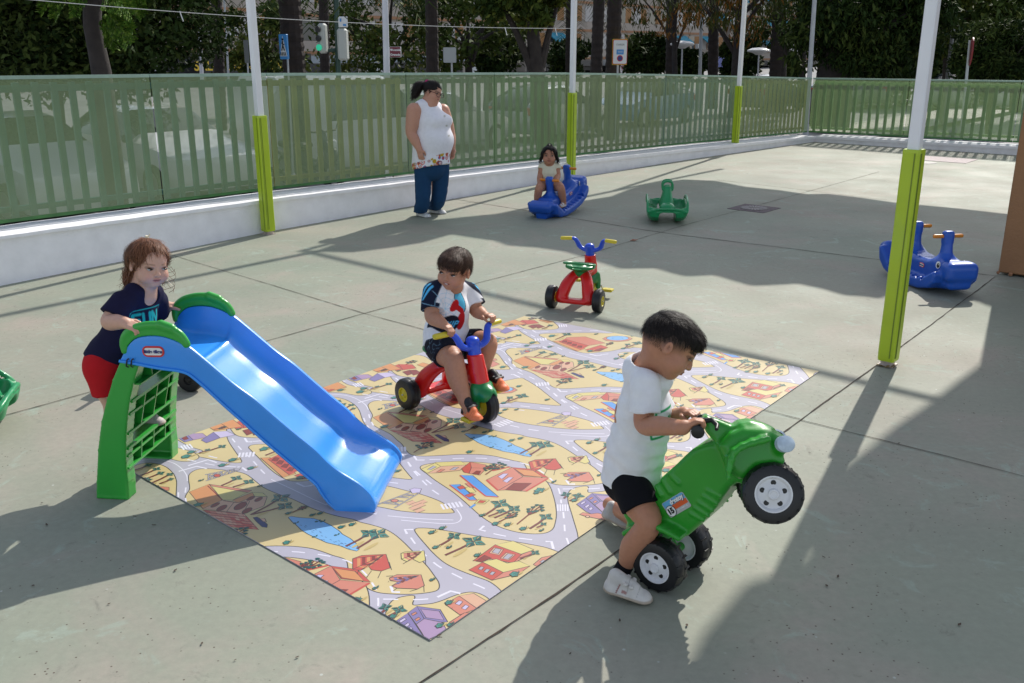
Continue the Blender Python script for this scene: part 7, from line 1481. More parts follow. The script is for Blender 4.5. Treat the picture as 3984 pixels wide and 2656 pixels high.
# orange wall of the school on the right
bw_ = np.array([4.295, 8.06]); mb = MB(); ow = mat('ochre_render', (.34, .17, .08), .85, .08, 5, .5, 45)
X = lambda p: np.array([*(bw_ + AX_C[:2] * p[0] + AX_A[:2] * p[1]), p[2]])
t = thing('school_wall', 'ochre rendered corner of the school building at the right edge', 'building', (*bw_, 0)); mb.box((0, 0, .02), (3.2, .8, 5.4), ow, X, bev=.01); wl = mb.build('wall', t, world=True)
mb = MB(); rng = np.random.default_rng(3); br = mat('broken_brick', (.36, .17, .09), .9, .3, 30, .4, 40)
for k in range(9): x = .03 + k * .10 + rng.uniform(-.03, .03); s_ = rng.uniform(.010, .028); mb.lathe(X((x, -.012, .02)), nrm([rng.uniform(-1, 1), rng.uniform(-1, 1), 1]), [(-s_, s_ * .4), (-s_ * .4, s_), (s_ * .5, s_ * .9), (s_, s_ * .3)], br, 7)
mb.build('chipped_base', t, world=True)
# ---------------------------------------------------------------- vehicles behind the screens
GLASS = mat('car_glass', (.02, .025, .03), .06, spec=.8); TYRE = mat('tyre', (.02, .02, .02), .8); ALLOY = mat('alloy', (.45, .46, .47), .3, metal=.8); LAMP = mat('lamp_lens', (.75, .78, .80), .08, spec=.8); TAIL = mat('tail_lens', (.45, .02, .02), .2); TRIM = mat('black_trim', (.02, .02, .022), .5)
PAINT = {n: mat('car_paint_' + n, c, .22, metal=m_, coat=.6) for n, c, m_ in (('white', (.66, .67, .68), 0), ('silver', (.42, .44, .46), .5), ('dark', (.045, .05, .06), .2), ('blue', (.05, .20, .42), .1), ('grey', (.20, .21, .22), .4))}
def car_mesh(kind):
    # stations: x, half width, sill, belt height, roof height, roof half width
    if kind == 'van': S_ = [(2.1, .62, .32, .70, .70, .6), (2.02, .82, .22, .92, .92, .75), (1.5, .88, .2, 1.02, 1.04, .80), (1.25, .9, .2, 1.05, 1.12, .80), (.55, .91, .2, 1.08, 1.82, .76), (.2, .91, .2, 1.08, 1.90, .78), (-1.0, .91, .2, 1.08, 1.92, .80), (-2.0, .9, .22, 1.08, 1.88, .80), (-2.15, .86, .3, 1.05, 1.60, .78)]
    else: S_ = [(2.05, .55, .34, .60, .60, .5), (1.98, .76, .22, .72, .72, .68), (1.5, .84, .19, .84, .85, .74), (1.0, .86, .19, .92, .95, .74), (.75, .87, .19, .94, 1.06, .70), (.15, .87, .19, .95, 1.40, .60), (-.4, .87, .19, .96, 1.46, .61), (-1.1, .87, .19, .98, 1.42, .60), (-1.6, .85, .2, .99, 1.22, .60), (-1.9, .80, .25, .98, 1.0, .66), (-2.0, .70, .34, .82, .82, .6)]
    return S_
def make_car(kind, paint, label):
    S_ = car_mesh(kind); t = thing('van' if kind == 'van' else 'parked_car', label, 'van' if kind == 'van' else 'car')
    mb = MB(); gl = MB(); n = 12; rows = []
    for x, hw, sl_, bt, rf, rw in S_:
        r = [(x, -hw * .9, sl_), (x, -hw, sl_ + .12), (x, -hw, (sl_ + bt) / 2), (x, -hw * .97, bt), (x, -rw, bt + (rf - bt) * .88), (x, -rw * .8, rf)]; rows.append(r + [(a_, -b_, c_) for a_, b_, c_ in r[::-1]])
    vs = [p for r in rows for p in r]; fs = []; gf = []
    for i in range(len(rows) - 1):
        for j in range(n - 1):
            f = [i * n + j, (i + 1) * n + j, (i + 1) * n + j + 1, i * n + j + 1]
            hgt_ = max(S_[i][4] - S_[i][3], S_[i + 1][4] - S_[i + 1][3])
            side_win = j in (3, 7) and hgt_ > .3 and min(S_[i][4] - S_[i][3], S_[i + 1][4] - S_[i + 1][3]) > .05 and (kind != 'van' or S_[i][0] > .1)
            dx = S_[i][0] - S_[i + 1][0]; screen = j in (4, 5, 6) and abs(S_[i][4] - S_[i + 1][4]) > .18 and (S_[i][4] - S_[i][3] < .6) or (j in (4, 5, 6) and abs(S_[i][4] - S_[i + 1][4]) > .30)
            (gf if side_win or screen else fs).append(f)
    fs += [[i * n + n - 1, (i + 1) * n + n - 1, (i + 1) * n, i * n] for i in range(len(rows) - 1)] + [list(range(n)), [(len(rows) - 1) * n + j for j in range(n)][::-1]]
    mb.add(vs, fs, paint); b = mb.build('body', t, smooth=True)
    gl.add(vs, gf, GLASS); gl.build('window', t, smooth=True)
    for x in (S_[2][0] - .12, -1.28):
        for sg in (-1, 1):
            w_ = MB(); w_.lathe((x, sg * .78, .31), (0, sg, 0), [(-.1, .2), (-.1, .29), (-.06, .315), (.06, .315), (.105, .29), (.105, .2)], TYRE, 20, False); wo = w_.build('wheel', t, smooth=True); w_ = MB(); w_.lathe((x, sg * .78, .31), (0, sg, 0), [(.06, .20), (.095, .20), (.098, .15), (.085, .05), (.09, .02)], ALLOY, 16); w_.build('rim', wo, smooth=True)
    for sg in (-1, 1):
        h_ = MB(); z = S_[1][3] - .12; x = S_[1][0]; h_.hexa([(x - .28, sg * .80, z - .05), (x + .015, sg * .70, z - .07), (x + .015, sg * .45, z - .06), (x - .2, sg * .5, z - .05), (x - .32, sg * .81, z + .06), (x - .03, sg * .70, z + .05), (x - .01, sg * .45, z + .04), (x - .2, sg * .5, z + .05)], LAMP); h_.build('headlight', t)
        h_ = MB(); x = S_[-1][0]; h_.box((x + .02, min(sg * .55, sg * .8), .72), (x + .14, max(sg * .55, sg * .8), .92), TAIL, bev=.02); h_.build('tail_light', t)
        h_ = MB(); x = S_[3][0] - .1; h_.box((x - .1, min(sg * .9, sg * 1.02), S_[3][3] + .02), (x, max(sg * .9, sg * 1.02), S_[3][3] + .14), TRIM, bev=.02); h_.build('wing_mirror', t)
    g_ = MB(); x = S_[1][0]; g_.box((x - .02, -.42, .38), (x + .03, .42, .56), TRIM, bev=.02); g_.box((x - .02, -.26, .40), (x + .045, .26, .50), mat('number_plate_blank', (.7, .7, .7), .5)); g_.build('grille', t)
    return t
def recolour(t, paint):
    for ch in t.children:
        if ch.name.startswith('body'): ch.data = ch.data.copy(); ch.data.materials[0] = paint
HDG_IN = math.atan2(-NA[1], -NA[0]); HDG_A = math.atan2(NA[0] * -1, NA[1]); dA = np.array([NA[1], -NA[0]])
def spot(s, d): q = np.array([-4.3, 7.63]) + dA * s + NA[:2] * d; return (q[0], q[1], -.44)
hatch = make_car('hatch', PAINT['white'], 'white hatchback parked nose-on behind the mesh fence, right of a dark car'); hatch.location = spot(5.6, 7.0); hatch.rotation_euler.z = HDG_IN - .05
vanp = make_car('van', PAINT['white'], 'tall white van parked behind the mesh fence near the left padded post'); vanp.location = spot(9.6, 6.6); vanp.rotation_euler.z = HDG_A - .12
vanp['group'] = 'vehicles behind the mesh fence'; hatch['group'] = 'vehicles behind the mesh fence'
for s, d, rot, pc, lb in ((3.1, 6.6, HDG_IN, 'white', 'white car with its bonnet closest to the left part of the mesh fence'), (.7, 6.0, HDG_IN, 'dark', 'dark car cut by the left picture edge behind the mesh fence'), (3.0, 13.0, HDG_A, 'grey', 'grey car passing behind the two white parked cars on the left'), (13.6, 8.2, HDG_A, 'silver', 'silver car behind the mesh fence between van and carer'), (15.2, 13.0, HDG_A, 'silver', 'silver car on the far lane left of the carer'), (18.4, 8.2, HDG_A, 'silver', 'silver hatchback right behind the carer, seen through the mesh'), (24.6, 9.0, HDG_A + PI, 'blue', 'blue car seen through the mesh left of the middle post'), (34, 9.0, HDG_A, 'grey', 'grey car far along the street right of the middle post')):
    c = copy_tree(hatch); c.location = spot(s, d); c.rotation_euler.z = rot; c['label'] = lb; recolour(c, PAINT[pc])
for x, y, pc, lb in ((1925, 250, 'silver', 'silver car behind the far fence just right of the wall corner'), (2010, 245, 'grey', 'grey car behind the far fence left of the closest post'), (2185, 250, 'silver', 'silver car behind the far fence right of the closest post'), (2330, 252, 'white', 'white car behind the far fence at the right edge'), (2260, 236, 'dark', 'dark car in the second row behind the far fence')):
    q = g(x, y, -.44); c = copy_tree(hatch); c.location = q; c.rotation_euler.z = HDG_A + .15; c['label'] = lb; recolour(c, PAINT[pc])
# motorcycle
def motorcycle():
    q = spot(7.4, 5.2); t = thing('motorcycle', 'dark motor scooter parked between white car and van behind the mesh', 'motorcycle', q, HDG_IN)
    for x in (-.62, .62):
        w_ = MB(); w_.lathe((x, 0, .29), (0, 1, 0), [(-.05, .2), (-.05, .26), (0, .29), (.05, .26), (.05, .2)], TYRE, 20, False); w_.build('wheel', t, smooth=True)
    s = Sdf(); s.chain([(-.75, 0, .62), (-.4, 0, .60), (-.05, 0, .45), (.3, 0, .40), (.5, 0, .75)], [.10, .15, .12, .10, .09], .08); s.chain([(.62, 0, .3), (.52, 0, .70), (.42, 0, 1.0)], .05, .03); s.ell((.60, 0, .62), (.16, .12, .16), k=.05)
    sdf_obj('body', s, .025, PAINT['dark'], t, world=False)
    s = MB(); s.box((-.72, -.13, .70), (.0, .13, .80), TRIM, bev=.03); s.build('saddle', t); s = MB(); s.tube([(.36, -.34, 1.02), (.42, 0, 1.0), (.36, .34, 1.02)], .018, TRIM); s.build('handlebar', t, smooth=True); s = MB(); s.lathe((.66, 0, .82), (1, 0, .1), [(0, .07), (.03, .08), (.05, .05)], LAMP, 14); s.build('headlight', t)
    s = MB(); s.tube([(.42, .3, 1.04), (.44, .34, 1.2)], .008, TRIM); s.lathe((.44, .34, 1.24), (-1, 0, 0), [(0, .07), (.02, .07)], TRIM, 12); s.build('wing_mirror', t)
motorcycle()
# ---------------------------------------------------------------- buildings along the avenue
def facade_blocks():
    P0 = np.array([(1300 * DS - IW / 2) / FOC * 1.03 * 110, 110.0]); nF = NA[:2]
    beige = mat('facade_beige', (.36, .31, .27), .85, .08, .4); band = mat('facade_band', (.33, .17, .09), .8, .1, 2); ochre = mat('facade_ochre', (.28, .135, .045), .75, .12, 1.5); shut = mat('roller_shutter', (.42, .40, .39), .6, .1, 2); gls = mat('window_glass', (.05, .06, .07), .1, spec=.7); awn = mat('awning_blue', (.015, .22, .33), .7, .1, 8); acm = mat('air_unit', (.60, .60, .58), .5); dark = mat('shop_dark', (.02, .02, .025), .4); grey = mat('canopy_grey', (.30, .34, .38), .5); shopw = mat('shop_white', (.60, .60, .60), .5)
    X = lambda s0: (lambda p: np.array([*(P0 + dA * (s0 + p[0]) + nF * p[1]), p[2]]))
    spec = [(-64, 'beige apartment block with dark shop fronts behind the white van', 7, [2.2, 5.2, 8.2]), (-38, 'beige apartment block behind the traffic light with striped blinds', 8, [2.0, 5.0, 8.0]), (-8, 'long apartment block with ochre panels and blue awnings right of the middle post', 13, [1.4, 4.4, 7.4, 10.4]), (38, 'distant apartment block with ochre panels and air units right of the long block', 14, [1.0, 4.0, 7.0, 10.0, 13.0]), (86, 'farthest apartment block hidden behind the dark trees on the right', 12, [.8, 3.8, 6.8, 9.8, 12.8])]
    rng = np.random.default_rng(21)
    for s0, lab, nc, floors in spec:
        W_ = nc * 3.4; f = X(s0); q = f((0, 0, -1)); t = thing('apartment_building', lab, 'building', (q[0], q[1], -.16))
        mb = MB(); mb.box((0, 0, -.16), (W_ - .4, 12, floors[-1] + 6.5), beige, f); mb.build('wall', t, world=True)
        mb = MB()
        for z in floors + [floors[-1] + 3]: mb.box((.02, -.16, z - .32), (W_ - .42, -.005, z - .08), band, f); mb.box((.02, -.10, z - 0.075), (W_ - .42, -.005, z + .75), beige, f)
        mb.build('floor_band', t, world=True)
        for z in floors:
            for c in range(nc):
                x = .5 + c * 3.4; kind = rng.integers(0, 3)
                mb = MB(); mb.box((x, -.05, z + .78), (x + 1.5, -.006, z + 2.45), shut if kind else gls, f); mb.build('window', t, world=True)
                mb = MB(); mb.box((x + 1.52, -.045, z + .78), (x + 2.75, -.006, z + 2.45), ochre, f); mb.build('ochre_panel', t, world=True)
                if rng.random() < .35: mb = MB(); mb.box((x + 1.75, -.55, z + .85), (x + 2.6, -.05, z + 1.5), acm, f, bev=.02); mb.lathe(f((x + 2.17, -.56, z + 1.17)), -np.append(nF, 0), [(0, .24), (.01, .24)], gls, 14); mb.build('air_unit', t, world=True)
                if rng.random() < .16 and s0 >= -8: mb = MB(); mb.prism([(-.05, z + 2.5), (-1.3, z + 1.65), (-1.3, z + 1.5), (-.05, z + 2.42)], x - .2, x + 2.6, awn, (lambda f_: lambda p: f_((p[2], p[0], p[1])))(f)); mb.build('awning', t, world=True)
        mb = MB()
        for c in range(nc): x = c * 3.4; mb.box((x + .2, -.08, -.16), (x + 3.0, -.01, floors[0] - 1.1), dark if rng.random() < .7 else shopw, f)
        mb.build('shop_front', t, world=True)
        mb = MB()
        for c in range(0, nc, 2): x = c * 3.4; mb.box((x + .1, -1.2 if rng.random() < .4 else -.14, floors[0] - 1.05), (x + 6.0, -.02, floors[0] - .45), rng.choice([dark, grey, dark, shopw]), f)
        mb.build('shop_fascia', t, world=True)
    f = X(0)
    def sgn(px, py, w_, h_, words, bg_, fg, size, lab):
        p = onplane(px * DS, py * DS, np.append(P0 - nF * 1.4, 0), np.append(nF, 0)); t = thing('shop_sign', lab, 'sign', p); ex_ = np.append(dA, 0); fr = frame(p, ex_, UPV, np.append(-nF, 0)); mb = MB(); mb.prism([(-w_, -h_), (w_, -h_), (w_, h_), (-w_, h_)], 0, .1, bg_, fr); mb.build('board', t, world=True); text(words, size, fg, t, lambda q: fr((q[0], q[1], q[2] + .115)), ext=.01, bold=.02)
        mb = MB(); mb.tube([fr((0, 0, -1.4)), fr((0, 0, .0))], .05, TRIM); mb.build('bracket', t, world=True)
    ylw = mat('sign_yellow', (.75, .50, .04), .5); wht_ = mat('sign_white', (.7, .7, .7), .5); bl = mat('sign_blue', (.02, .05, .30), .4)
    sgn(548, 151, 3.3, .55, 'SALON de JUEGOS', dark, ylw, .95, 'black shop sign with yellow capital letters behind the left white pole'); sgn(1665, 140, 3.0, .8, 'B', bl, wht_, 1.2, 'blue bank sign with a white letter between two palm trunks'); sgn(1815, 146, 3.6, .8, 'Sand Peluqueros', dark, wht_, 1.0, 'black shop sign with white script near the far corner'); sgn(1432, 154, 2.4, .7, 'UNIBICI', mat('sign_pink', (.62, .58, .56), .5), mat('sign_maroon', (.3, .03, .06), .5), 1.0, 'pale shop sign with dark red capitals beside the framed traffic notice')
facade_blocks()
# ---------------------------------------------------------------- trees
def leaf_mat(name, col): return mat(name, tuple(c_ * f_ for c_, f_ in zip(col, (.85, .82, .55))), .7, .15, .7, spec=.12)
LEAF = {'dark': [leaf_mat('leaf_dark_a', (.016, .036, .011)), leaf_mat('leaf_dark_b', (.028, .055, .016)), leaf_mat('leaf_dark_c', (.060, .090, .028))], 'mid': [leaf_mat('leaf_mid_a', (.030, .055, .016)), leaf_mat('leaf_mid_b', (.060, .095, .026)), leaf_mat('leaf_mid_c', (.11, .135, .035))],
        'bright': [leaf_mat('leaf_bright_a', (.05, .12, .02)), leaf_mat('leaf_bright_b', (.09, .19, .03)), leaf_mat('leaf_bright_c', (.15, .25, .05))], 'olive': [leaf_mat('leaf_olive_a', (.045, .055, .02)), leaf_mat('leaf_olive_b', (.08, .09, .03)), leaf_mat('leaf_rust', (.22, .10, .025))]}
BARK = mat('tree_bark', (.030, .024, .022), .9, .3, 8, .5, 20); PALMB = mat('palm_bark', (.026, .019, .017), .95, .3, 6, .6, 14)
def foliage(clumps, per, size, kind, seed, hang=0.0, aspect=.45, mats=None):
    """leaf-sized faces gathered in clumps; clumps = (centre, radii)"""
    rng = np.random.default_rng(seed); V = []; Fm = []
    for c, rad in clumps:
        n = per; d = rng.normal(0, 1, (n, 3)); d /= np.linalg.norm(d, axis=1)[:, None]; r = rng.uniform(.35, 1, n) ** .6; p = np.asarray(c) + d * r[:, None] * np.asarray(rad)
        ax = rng.normal(0, 1, (n, 3)); ax[:, 2] -= hang * 3; ax /= np.linalg.norm(ax, axis=1)[:, None]; o = rng.normal(0, 1, (n, 3)); s_ = np.cross(ax, o); s_ /= np.linalg.norm(s_, axis=1)[:, None]
        L = size * rng.uniform(.6, 1.3, n)[:, None]; w_ = L * aspect * .5; nn = np.cross(ax, s_) * L * .12
        V.append(np.stack([p, p + ax * L * .45 + s_ * w_ + nn, p + ax * L, p + ax * L * .45 - s_ * w_ + nn], 1).reshape(-1, 3)); base = rng.choice([0, 0, 1, 1, 2] if rng.random() < .6 else [0, 1, 2, 2]); m_ = np.where(rng.random(n) < .6, base, rng.integers(0, 3, n)); Fm.append(m_)
    V = np.concatenate(V); Q = np.arange(len(V)).reshape(-1, 4); return V, Q, np.concatenate(Fm)
def crown_obj(name, par, clumps, per, size, kind, seed, hang=0, aspect=.45):
    V, Q, m_ = foliage(clumps, per, size, kind, seed, hang, aspect); o = mesh_np(name, V, Q, LEAF[kind], par, True, smooth=False); o.data.polygons.foreach_set('material_index', m_.astype(np.int32)); o.data.update(); return o
def tree(label, px, Y, trunk_w, crown, kind, seed, n=26, per=230, size=.22, lean=0, hang=0, limbs=5, name='leafy_tree', base_z=-.16, tag_group='trees along the avenue', aspect=.45, trunk_top=None):
    """px: picture column of the trunk; crown: (x, y, rx, ry) in picture pixels"""
    cx_, cy_, rx, ry = crown; c = a(cx_, cy_, Y); sc = Y / 2143 * 1.02; b = a(px, 172, Y); b = np.array([b[0], Y, base_z]); t = thing(name, label, 'tree', b, 0, tag_group); rng = np.random.default_rng(seed)
    top = np.array([a(px + lean, cy_, Y)[0], Y, c[2]]); mb = MB(); w_ = trunk_w * sc / 2
    pts = [b, b * .65 + top * .35 + np.array([rng.uniform(-.05, .05), 0, 0]), b * .3 + top * .7, top]; mb.tube(pts, [w_ * 1.15, w_, w_ * .85, w_ * .5], BARK, 10)
    for k in range(limbs):
        an = 2 * PI * k / limbs + rng.uniform(-.4, .4); s_ = pts[2] + (top - pts[2]) * rng.uniform(-.8, .6); e = c + np.array([math.cos(an) * rx * sc * .7, math.sin(an) * rx * sc * .55, ry * sc * rng.uniform(-.1, .6)]); mb.tube([s_, s_ * .5 + e * .5 + np.array([0, 0, .12]), e], [w_ * .55, w_ * .35, w_ * .12], BARK, 7)
    mb.build('trunk', t, smooth=True, world=True)
    cl = []
    for k in range(n):
        d = rng.normal(0, 1, 3); d /= np.linalg.norm(d); r = rng.uniform(.25, 1) ** .5; q = c + d * r * np.array([rx, rx * .8, ry]) * sc; cr_ = rng.uniform(.16, .34) * min(rx, ry * 1.4) * sc * 1.2; cl.append((q, (cr_ * 1.1, cr_ * 1.1, cr_ * .8)))
    crown_obj('crown', t, cl, per, size, kind, seed, hang, aspect); return t
tree('large dense dark green orange tree at the left, behind the mesh fence', 120, 15.5, 14, (195, 15, 262, 165), 'dark', 1, n=90, per=330, size=.13)
tree('dark green tree filling the gap at the far left edge', -40, 24, 30, (-10, 60, 200, 140), 'dark', 2, n=50, per=240, size=.22)
# a nearer jacaranda: bent trunk with feathery fronds
def jacaranda():
    Y = 12.6; b = a(232, 172, Y); b = np.array([b[0], Y, -.16]); t = thing('jacaranda_tree', 'bent grey trunk with feathery bright green leaves in front of the dark orange tree', 'tree', b)
    mb = MB(); pts = [b, a(233, 165, Y), a(222, 110, Y), a(212, 60, Y), a(212, 0, Y), a(218, -60, Y)]; mb.tube(pts, [.15, .125, .115, .11, .115, .11], BARK, 12); mb.tube([a(213, 20, Y), a(250, -20, Y), a(280, -60, Y)], [.07, .05, .03], BARK, 8); mb.build('trunk', t, smooth=True, world=True)
    V = []; rng = np.random.default_rng(5)
    fr_ = [((245, 30), (290, 80)), ((240, 35), (262, 92)), ((250, 25), (300, 48)), ((248, 40), (245, 85)), ((255, 20), (300, 70)), ((150, -30), (120, 20)), ((190, -25), (170, 15)), ((240, -20), (300, 12)), ((270, -25), (320, 18)), ((300, -30), (330, 10)), ((130, -30), (90, 8))]
    for (x0, y0), (x1, y1) in fr_:
        A = a(x0, y0, Y - .1); B_ = a(x1, y1, Y - rng.uniform(.1, .6)); ax = nrm(B_ - A); sd = nrm(np.cross(ax, [.1, -1, .2])); L = np.linalg.norm(B_ - A)
        for k in range(16):
            p = A + ax * L * k / 15 - UPV * .10 * (k / 15) ** 2
            for sg in (-1, 1):
                d = nrm(sd * sg + ax * .6 - UPV * .15); l2 = L * .36 * (1 - .6 * k / 15)
                for j in range(7):
                    q = p + d * l2 * (j + 1) / 7; e = nrm(np.cross(d, sd) + rng.normal(0, .3, 3)) * .020
                    V.append([q - e, q + d * .02 + ax * .012, q + e, q - d * .02 - ax * .012])
    V = np.array(V).reshape(-1, 3); o = mesh_np('crown', V, np.arange(len(V)).reshape(-1, 4), LEAF['bright'], t, True, smooth=False); o.data.polygons.foreach_set('material_index', rng.integers(0, 3, len(V) // 4).astype(np.int32))
jacaranda()
def palm_tree(label, px, w_, Y, crown=None, seed=0, lean=0):
    b = a(px, 172, Y); b = np.array([b[0], Y, -.16]); t = thing('palm_tree', label, 'tree', b, 0, 'palm trunks along the avenue'); mb = MB(); r = w_ * Y / 2143 / 2; top = a(px + lean, -70 if crown is None else crown[1] + 6, Y); n = 46; pts = [b + (top - b) * i / n for i in range(n + 1)]; mb.tube(pts, [r * (1.04 + .05 * (1 if i % 2 else -1) - .08 * i / n) for i in range(n + 1)], PALMB, 12); mb.build('trunk', t, smooth=False, world=True)
    V = []; rng = np.random.default_rng(seed); c = top if crown is None else a(*crown, Y)
    if crown is None: c = top + UPV * 1.0
    mbf = MB()
    for k in range(26):
        an = 2 * PI * k / 26 + rng.uniform(-.1, .1); up = rng.uniform(-.2, .9); L = rng.uniform(1.7, 2.5); d = np.array([math.cos(an), math.sin(an), 0.]); pts = [c + d * L * f + UPV * (up * L * f * (1 - f) * 1.6 - L * f * f * .75) for f in np.linspace(0, 1, 12)]
        for i in range(1, 12):
            p = pts[i]; ax = nrm(pts[i] - pts[i - 1]); sd = nrm(np.cross(ax, UPV) + 1e-6)
            for sg in (-1, 1):
                for j in range(2):
                    q = p - ax * L / 22 * j; e = q + (sd * sg * .8 + ax * .5 - UPV * .35) * .42 * (1 - (i / 13) ** 2 * .5); V.append([q, q + ax * .03, e, e - ax * .005])
    V = np.array(V).reshape(-1, 3); o = mesh_np('crown', V, np.arange(len(V)).reshape(-1, 4), LEAF['dark'] if crown is None else [leaf_mat('palm_leaf_a', (.045, .06, .03)), leaf_mat('palm_leaf_b', (.07, .085, .045)), leaf_mat('palm_leaf_c', (.10, .11, .06))], t, True, smooth=False); o.data.polygons.foreach_set('material_index', rng.integers(0, 3, len(V) // 4).astype(np.int32))
palm_tree('thick dark palm trunk beside the blue pedestrian sign', 678, 50, 17, None, 1, -18); palm_tree('slim palm trunk in front of the black shop sign', 498, 24, 26, None, 2, -4); palm_tree('palm trunk behind the ponytail of the carer', 992, 28, 21, None, 3, -2); palm_tree('left one of two close palm trunks right of the middle post', 1367, 26, 27, None, 4, 12); palm_tree('right and thicker one of two close palm trunks, left of the framed notice', 1408, 33, 23, None, 5, 6)
palm_tree('slim palm trunk behind the traffic light', 742, 22, 26, None, 11, 0)
palm_tree('palm with drooping fronds spreading behind the middle post', 1310, 20, 34, (1310, -22), 6)
palm_tree('palm trunk between two round bushes in front of the ochre facade', 1543, 24, 36, None, 7, 2); palm_tree('palm trunk right of the blue bank sign', 1641, 23, 36, None, 8, 0); palm_tree('thick leaning trunk right of the third post', 1783, 28, 34, None, 9, 12); palm_tree('thin dark trunk left of the tall grey lamp pole', 1845, 18, 40, None, 10, 2)
tree('light green feathery tree between traffic light and street name sign', 890, 33, 20, (860, 55, 190, 120), 'mid', 12, n=26, per=180, size=.22, limbs=7)
tree('light green tree right of the street name sign', 1075, 31, 18, (1085, 70, 130, 105), 'mid', 13, n=18, per=180, size=.22, limbs=6)
tree('green street tree behind the left white pole', 610, 36, 16, (600, 95, 105, 90), 'mid', 14, n=16, per=200, size=.24)
tree('dark bushy tree between carer and middle post', 1120, 36, 20, (1135, 120, 70, 60), 'dark', 15, n=22, per=200, size=.24)
tree('pruned tree with a bent trunk and hanging leaves left of the middle post', 1256, 19, 38, (1205, -5, 110, 62), 'mid', 16, n=40, per=260, size=.16, lean=-40, limbs=4)
for i, (x, y, r, lab) in enumerate(((1312, 132, 45, 'round dark bush right behind the middle post'), (1488, 128, 52, 'round dark bush right of the framed traffic notice'), (1584, 146, 34, 'small round bush between two palm trunks'), (1708, 138, 50, 'round dark bush behind the third post'), (1806, 152, 26, 'small pale bush near the far shops'))): tree(lab, x, 38, 8, (x, y, r, r * .85), 'dark', 30 + i, n=26, per=220, size=.22, name='round_bush', limbs=3, tag_group='round bushes along the avenue')
tree('airy pepper tree with rust tinted drooping leaves right of the notice', 1550, 33, 12, (1530, -8, 115, 72), 'olive', 41, n=16, per=90, size=.22, hang=.8, aspect=.22); tree('airy pepper tree with orange tinted drooping leaves behind the third post', 1690, 31, 22, (1690, -12, 150, 80), 'olive', 42, n=26, per=120, size=.22, hang=.8, aspect=.22, lean=10); tree('drooping dark pepper tree left of the tall grey lamp pole', 1800, 34, 18, (1800, 25, 75, 80), 'mid', 43, n=20, per=120, size=.22, hang=.8, aspect=.22)
tree('huge dark tree with a massive trunk right of the lamp pole', 1912, 27, 80, (1985, 30, 165, 125), 'dark', 51, n=90, per=280, size=.22, hang=.4, aspect=.3, lean=20, limbs=8)
tree('yellow green tree right of the closest post', 2180, 30, 16, (2190, 40, 130, 70), 'mid', 52, n=50, per=240, size=.22, hang=.3); tree('dark oleander shrub with red flowers at the right edge', 2290, 24, 12, (2300, 130, 95, 75), 'dark', 53, n=48, per=260, size=.16, aspect=.25, name='oleander_shrub'); tree('dark tree crown at the upper right corner', 2345, 34, 22, (2330, 10, 130, 90), 'dark', 54, n=55, per=240, size=.24)
tree('dense dark tree closing the gap behind the closest post', 2080, 44, 26, (2085, 95, 110, 110), 'dark', 55, n=60, per=240, size=.30); tree('far dark tree behind the oleander', 2230, 48, 20, (2235, 110, 120, 90), 'dark', 56, n=60, per=220, size=.32)
# ---------------------------------------------------------------- poles, signs, lights beyond the fence
galv = mat('galvanised_pole', (.42, .44, .47), .5, .08, 6, metal=.3); wpole = mat('grey_white_pole', (.55, .56, .62), .5, .08, 6); dgreen = mat('dark_green_pole', (.012, .045, .035), .4)
def pole(name, label, cat, px, Y, wpx, m_, top=-60, lean=0):
    b = a(px, 172, Y); b = np.array([b[0], Y, -.16]); t = thing(name, label, cat, b); r = wpx * Y / 2143 / 2; mb = MB(); mb.tube([b, a(px + lean, top, Y)], [r, r * .8], m_, 16); mb.build('pole', t, smooth=True, world=True)
    mb = MB(); mb.lathe(b, (0, 0, 1), [(0, r * 2), (.03, r * 2), (.04, r * 1.2), (.3, r * 1.15)], m_, 16); mb.build('base', t, world=True, smooth=True); return t, b
pole('lamp_post', 'thick pale round pole right behind the mesh fence, left of the street name sign', 'pole', 883, 12.5, 16, wpole); pole('lamp_post', 'pale pole at the edge of the dark orange tree', 'pole', 455, 20, 9, wpole, lean=-3); pole('lamp_post', 'thin grey pole beside the slim palm trunk', 'pole', 520, 25, 5, galv, lean=-8); pole('lamp_post', 'tall grey lamp pole before the huge dark tree', 'lamp post', 1863, 24, 11, galv, lean=12); pole('lamp_post', 'grey pole in front of the ochre facade', 'pole', 1610, 34, 8, galv, lean=4); pole('lamp_post', 'leaning grey pole ending in the trees at the right', 'pole', 2178, 28, 10, mat('dull_pole', (.16, .16, .16), .7), top=62, lean=12)
def lamp(px, py, Y, lab):
    t, b = pole('street_lamp', lab, 'street lamp', px, Y, 4, wpole, top=py + 6); mb = MB(); c = a(px, py, Y); mb.lathe(c, (0, 0, 1), [(-.12, .1), (-.05, .22), (.0, .42), (.05, .42), (.12, .25), (.14, .05)], mat('lamp_bowl', (.62, .62, .62), .4), 20); mb.build('lamp_head', t, world=True, smooth=True)
lamp(1567, 103, 34, 'mushroom shaped white street lamp near the small round bush'); lamp(1743, 118, 36, 'mushroom shaped white street lamp right of the third post')
def board(name, label, cat, px, py, Y, w_, h_, m_, yaw=0, polex=None, post=galv, pw=5, frame_m=None):
    t, b = pole(name, label, cat, px if polex is None else polex, Y, pw, post, top=py - h_ / 2)
    c = a(px, py, Y - .08); sc = Y / 2143; ex_ = np.array([math.cos(yaw), math.sin(yaw), 0]); nn = np.array([math.sin(yaw), -math.cos(yaw), 0]); fr = frame(c, ex_, UPV, nn); mb = MB(); P_ = rrect(w_ * sc / 2, h_ * sc / 2, .04 * min(w_, h_) * sc * 2)
    if frame_m: mb.prism(P_, -.02, .010, frame_m, fr); mb.prism([(x * .93, y * .95) for x, y in P_], .010, .016, m_, fr)
    else: mb.prism(P_, -.02, .016, m_, fr)
    o = mb.build('plate', t, world=True); return t, o, fr, sc
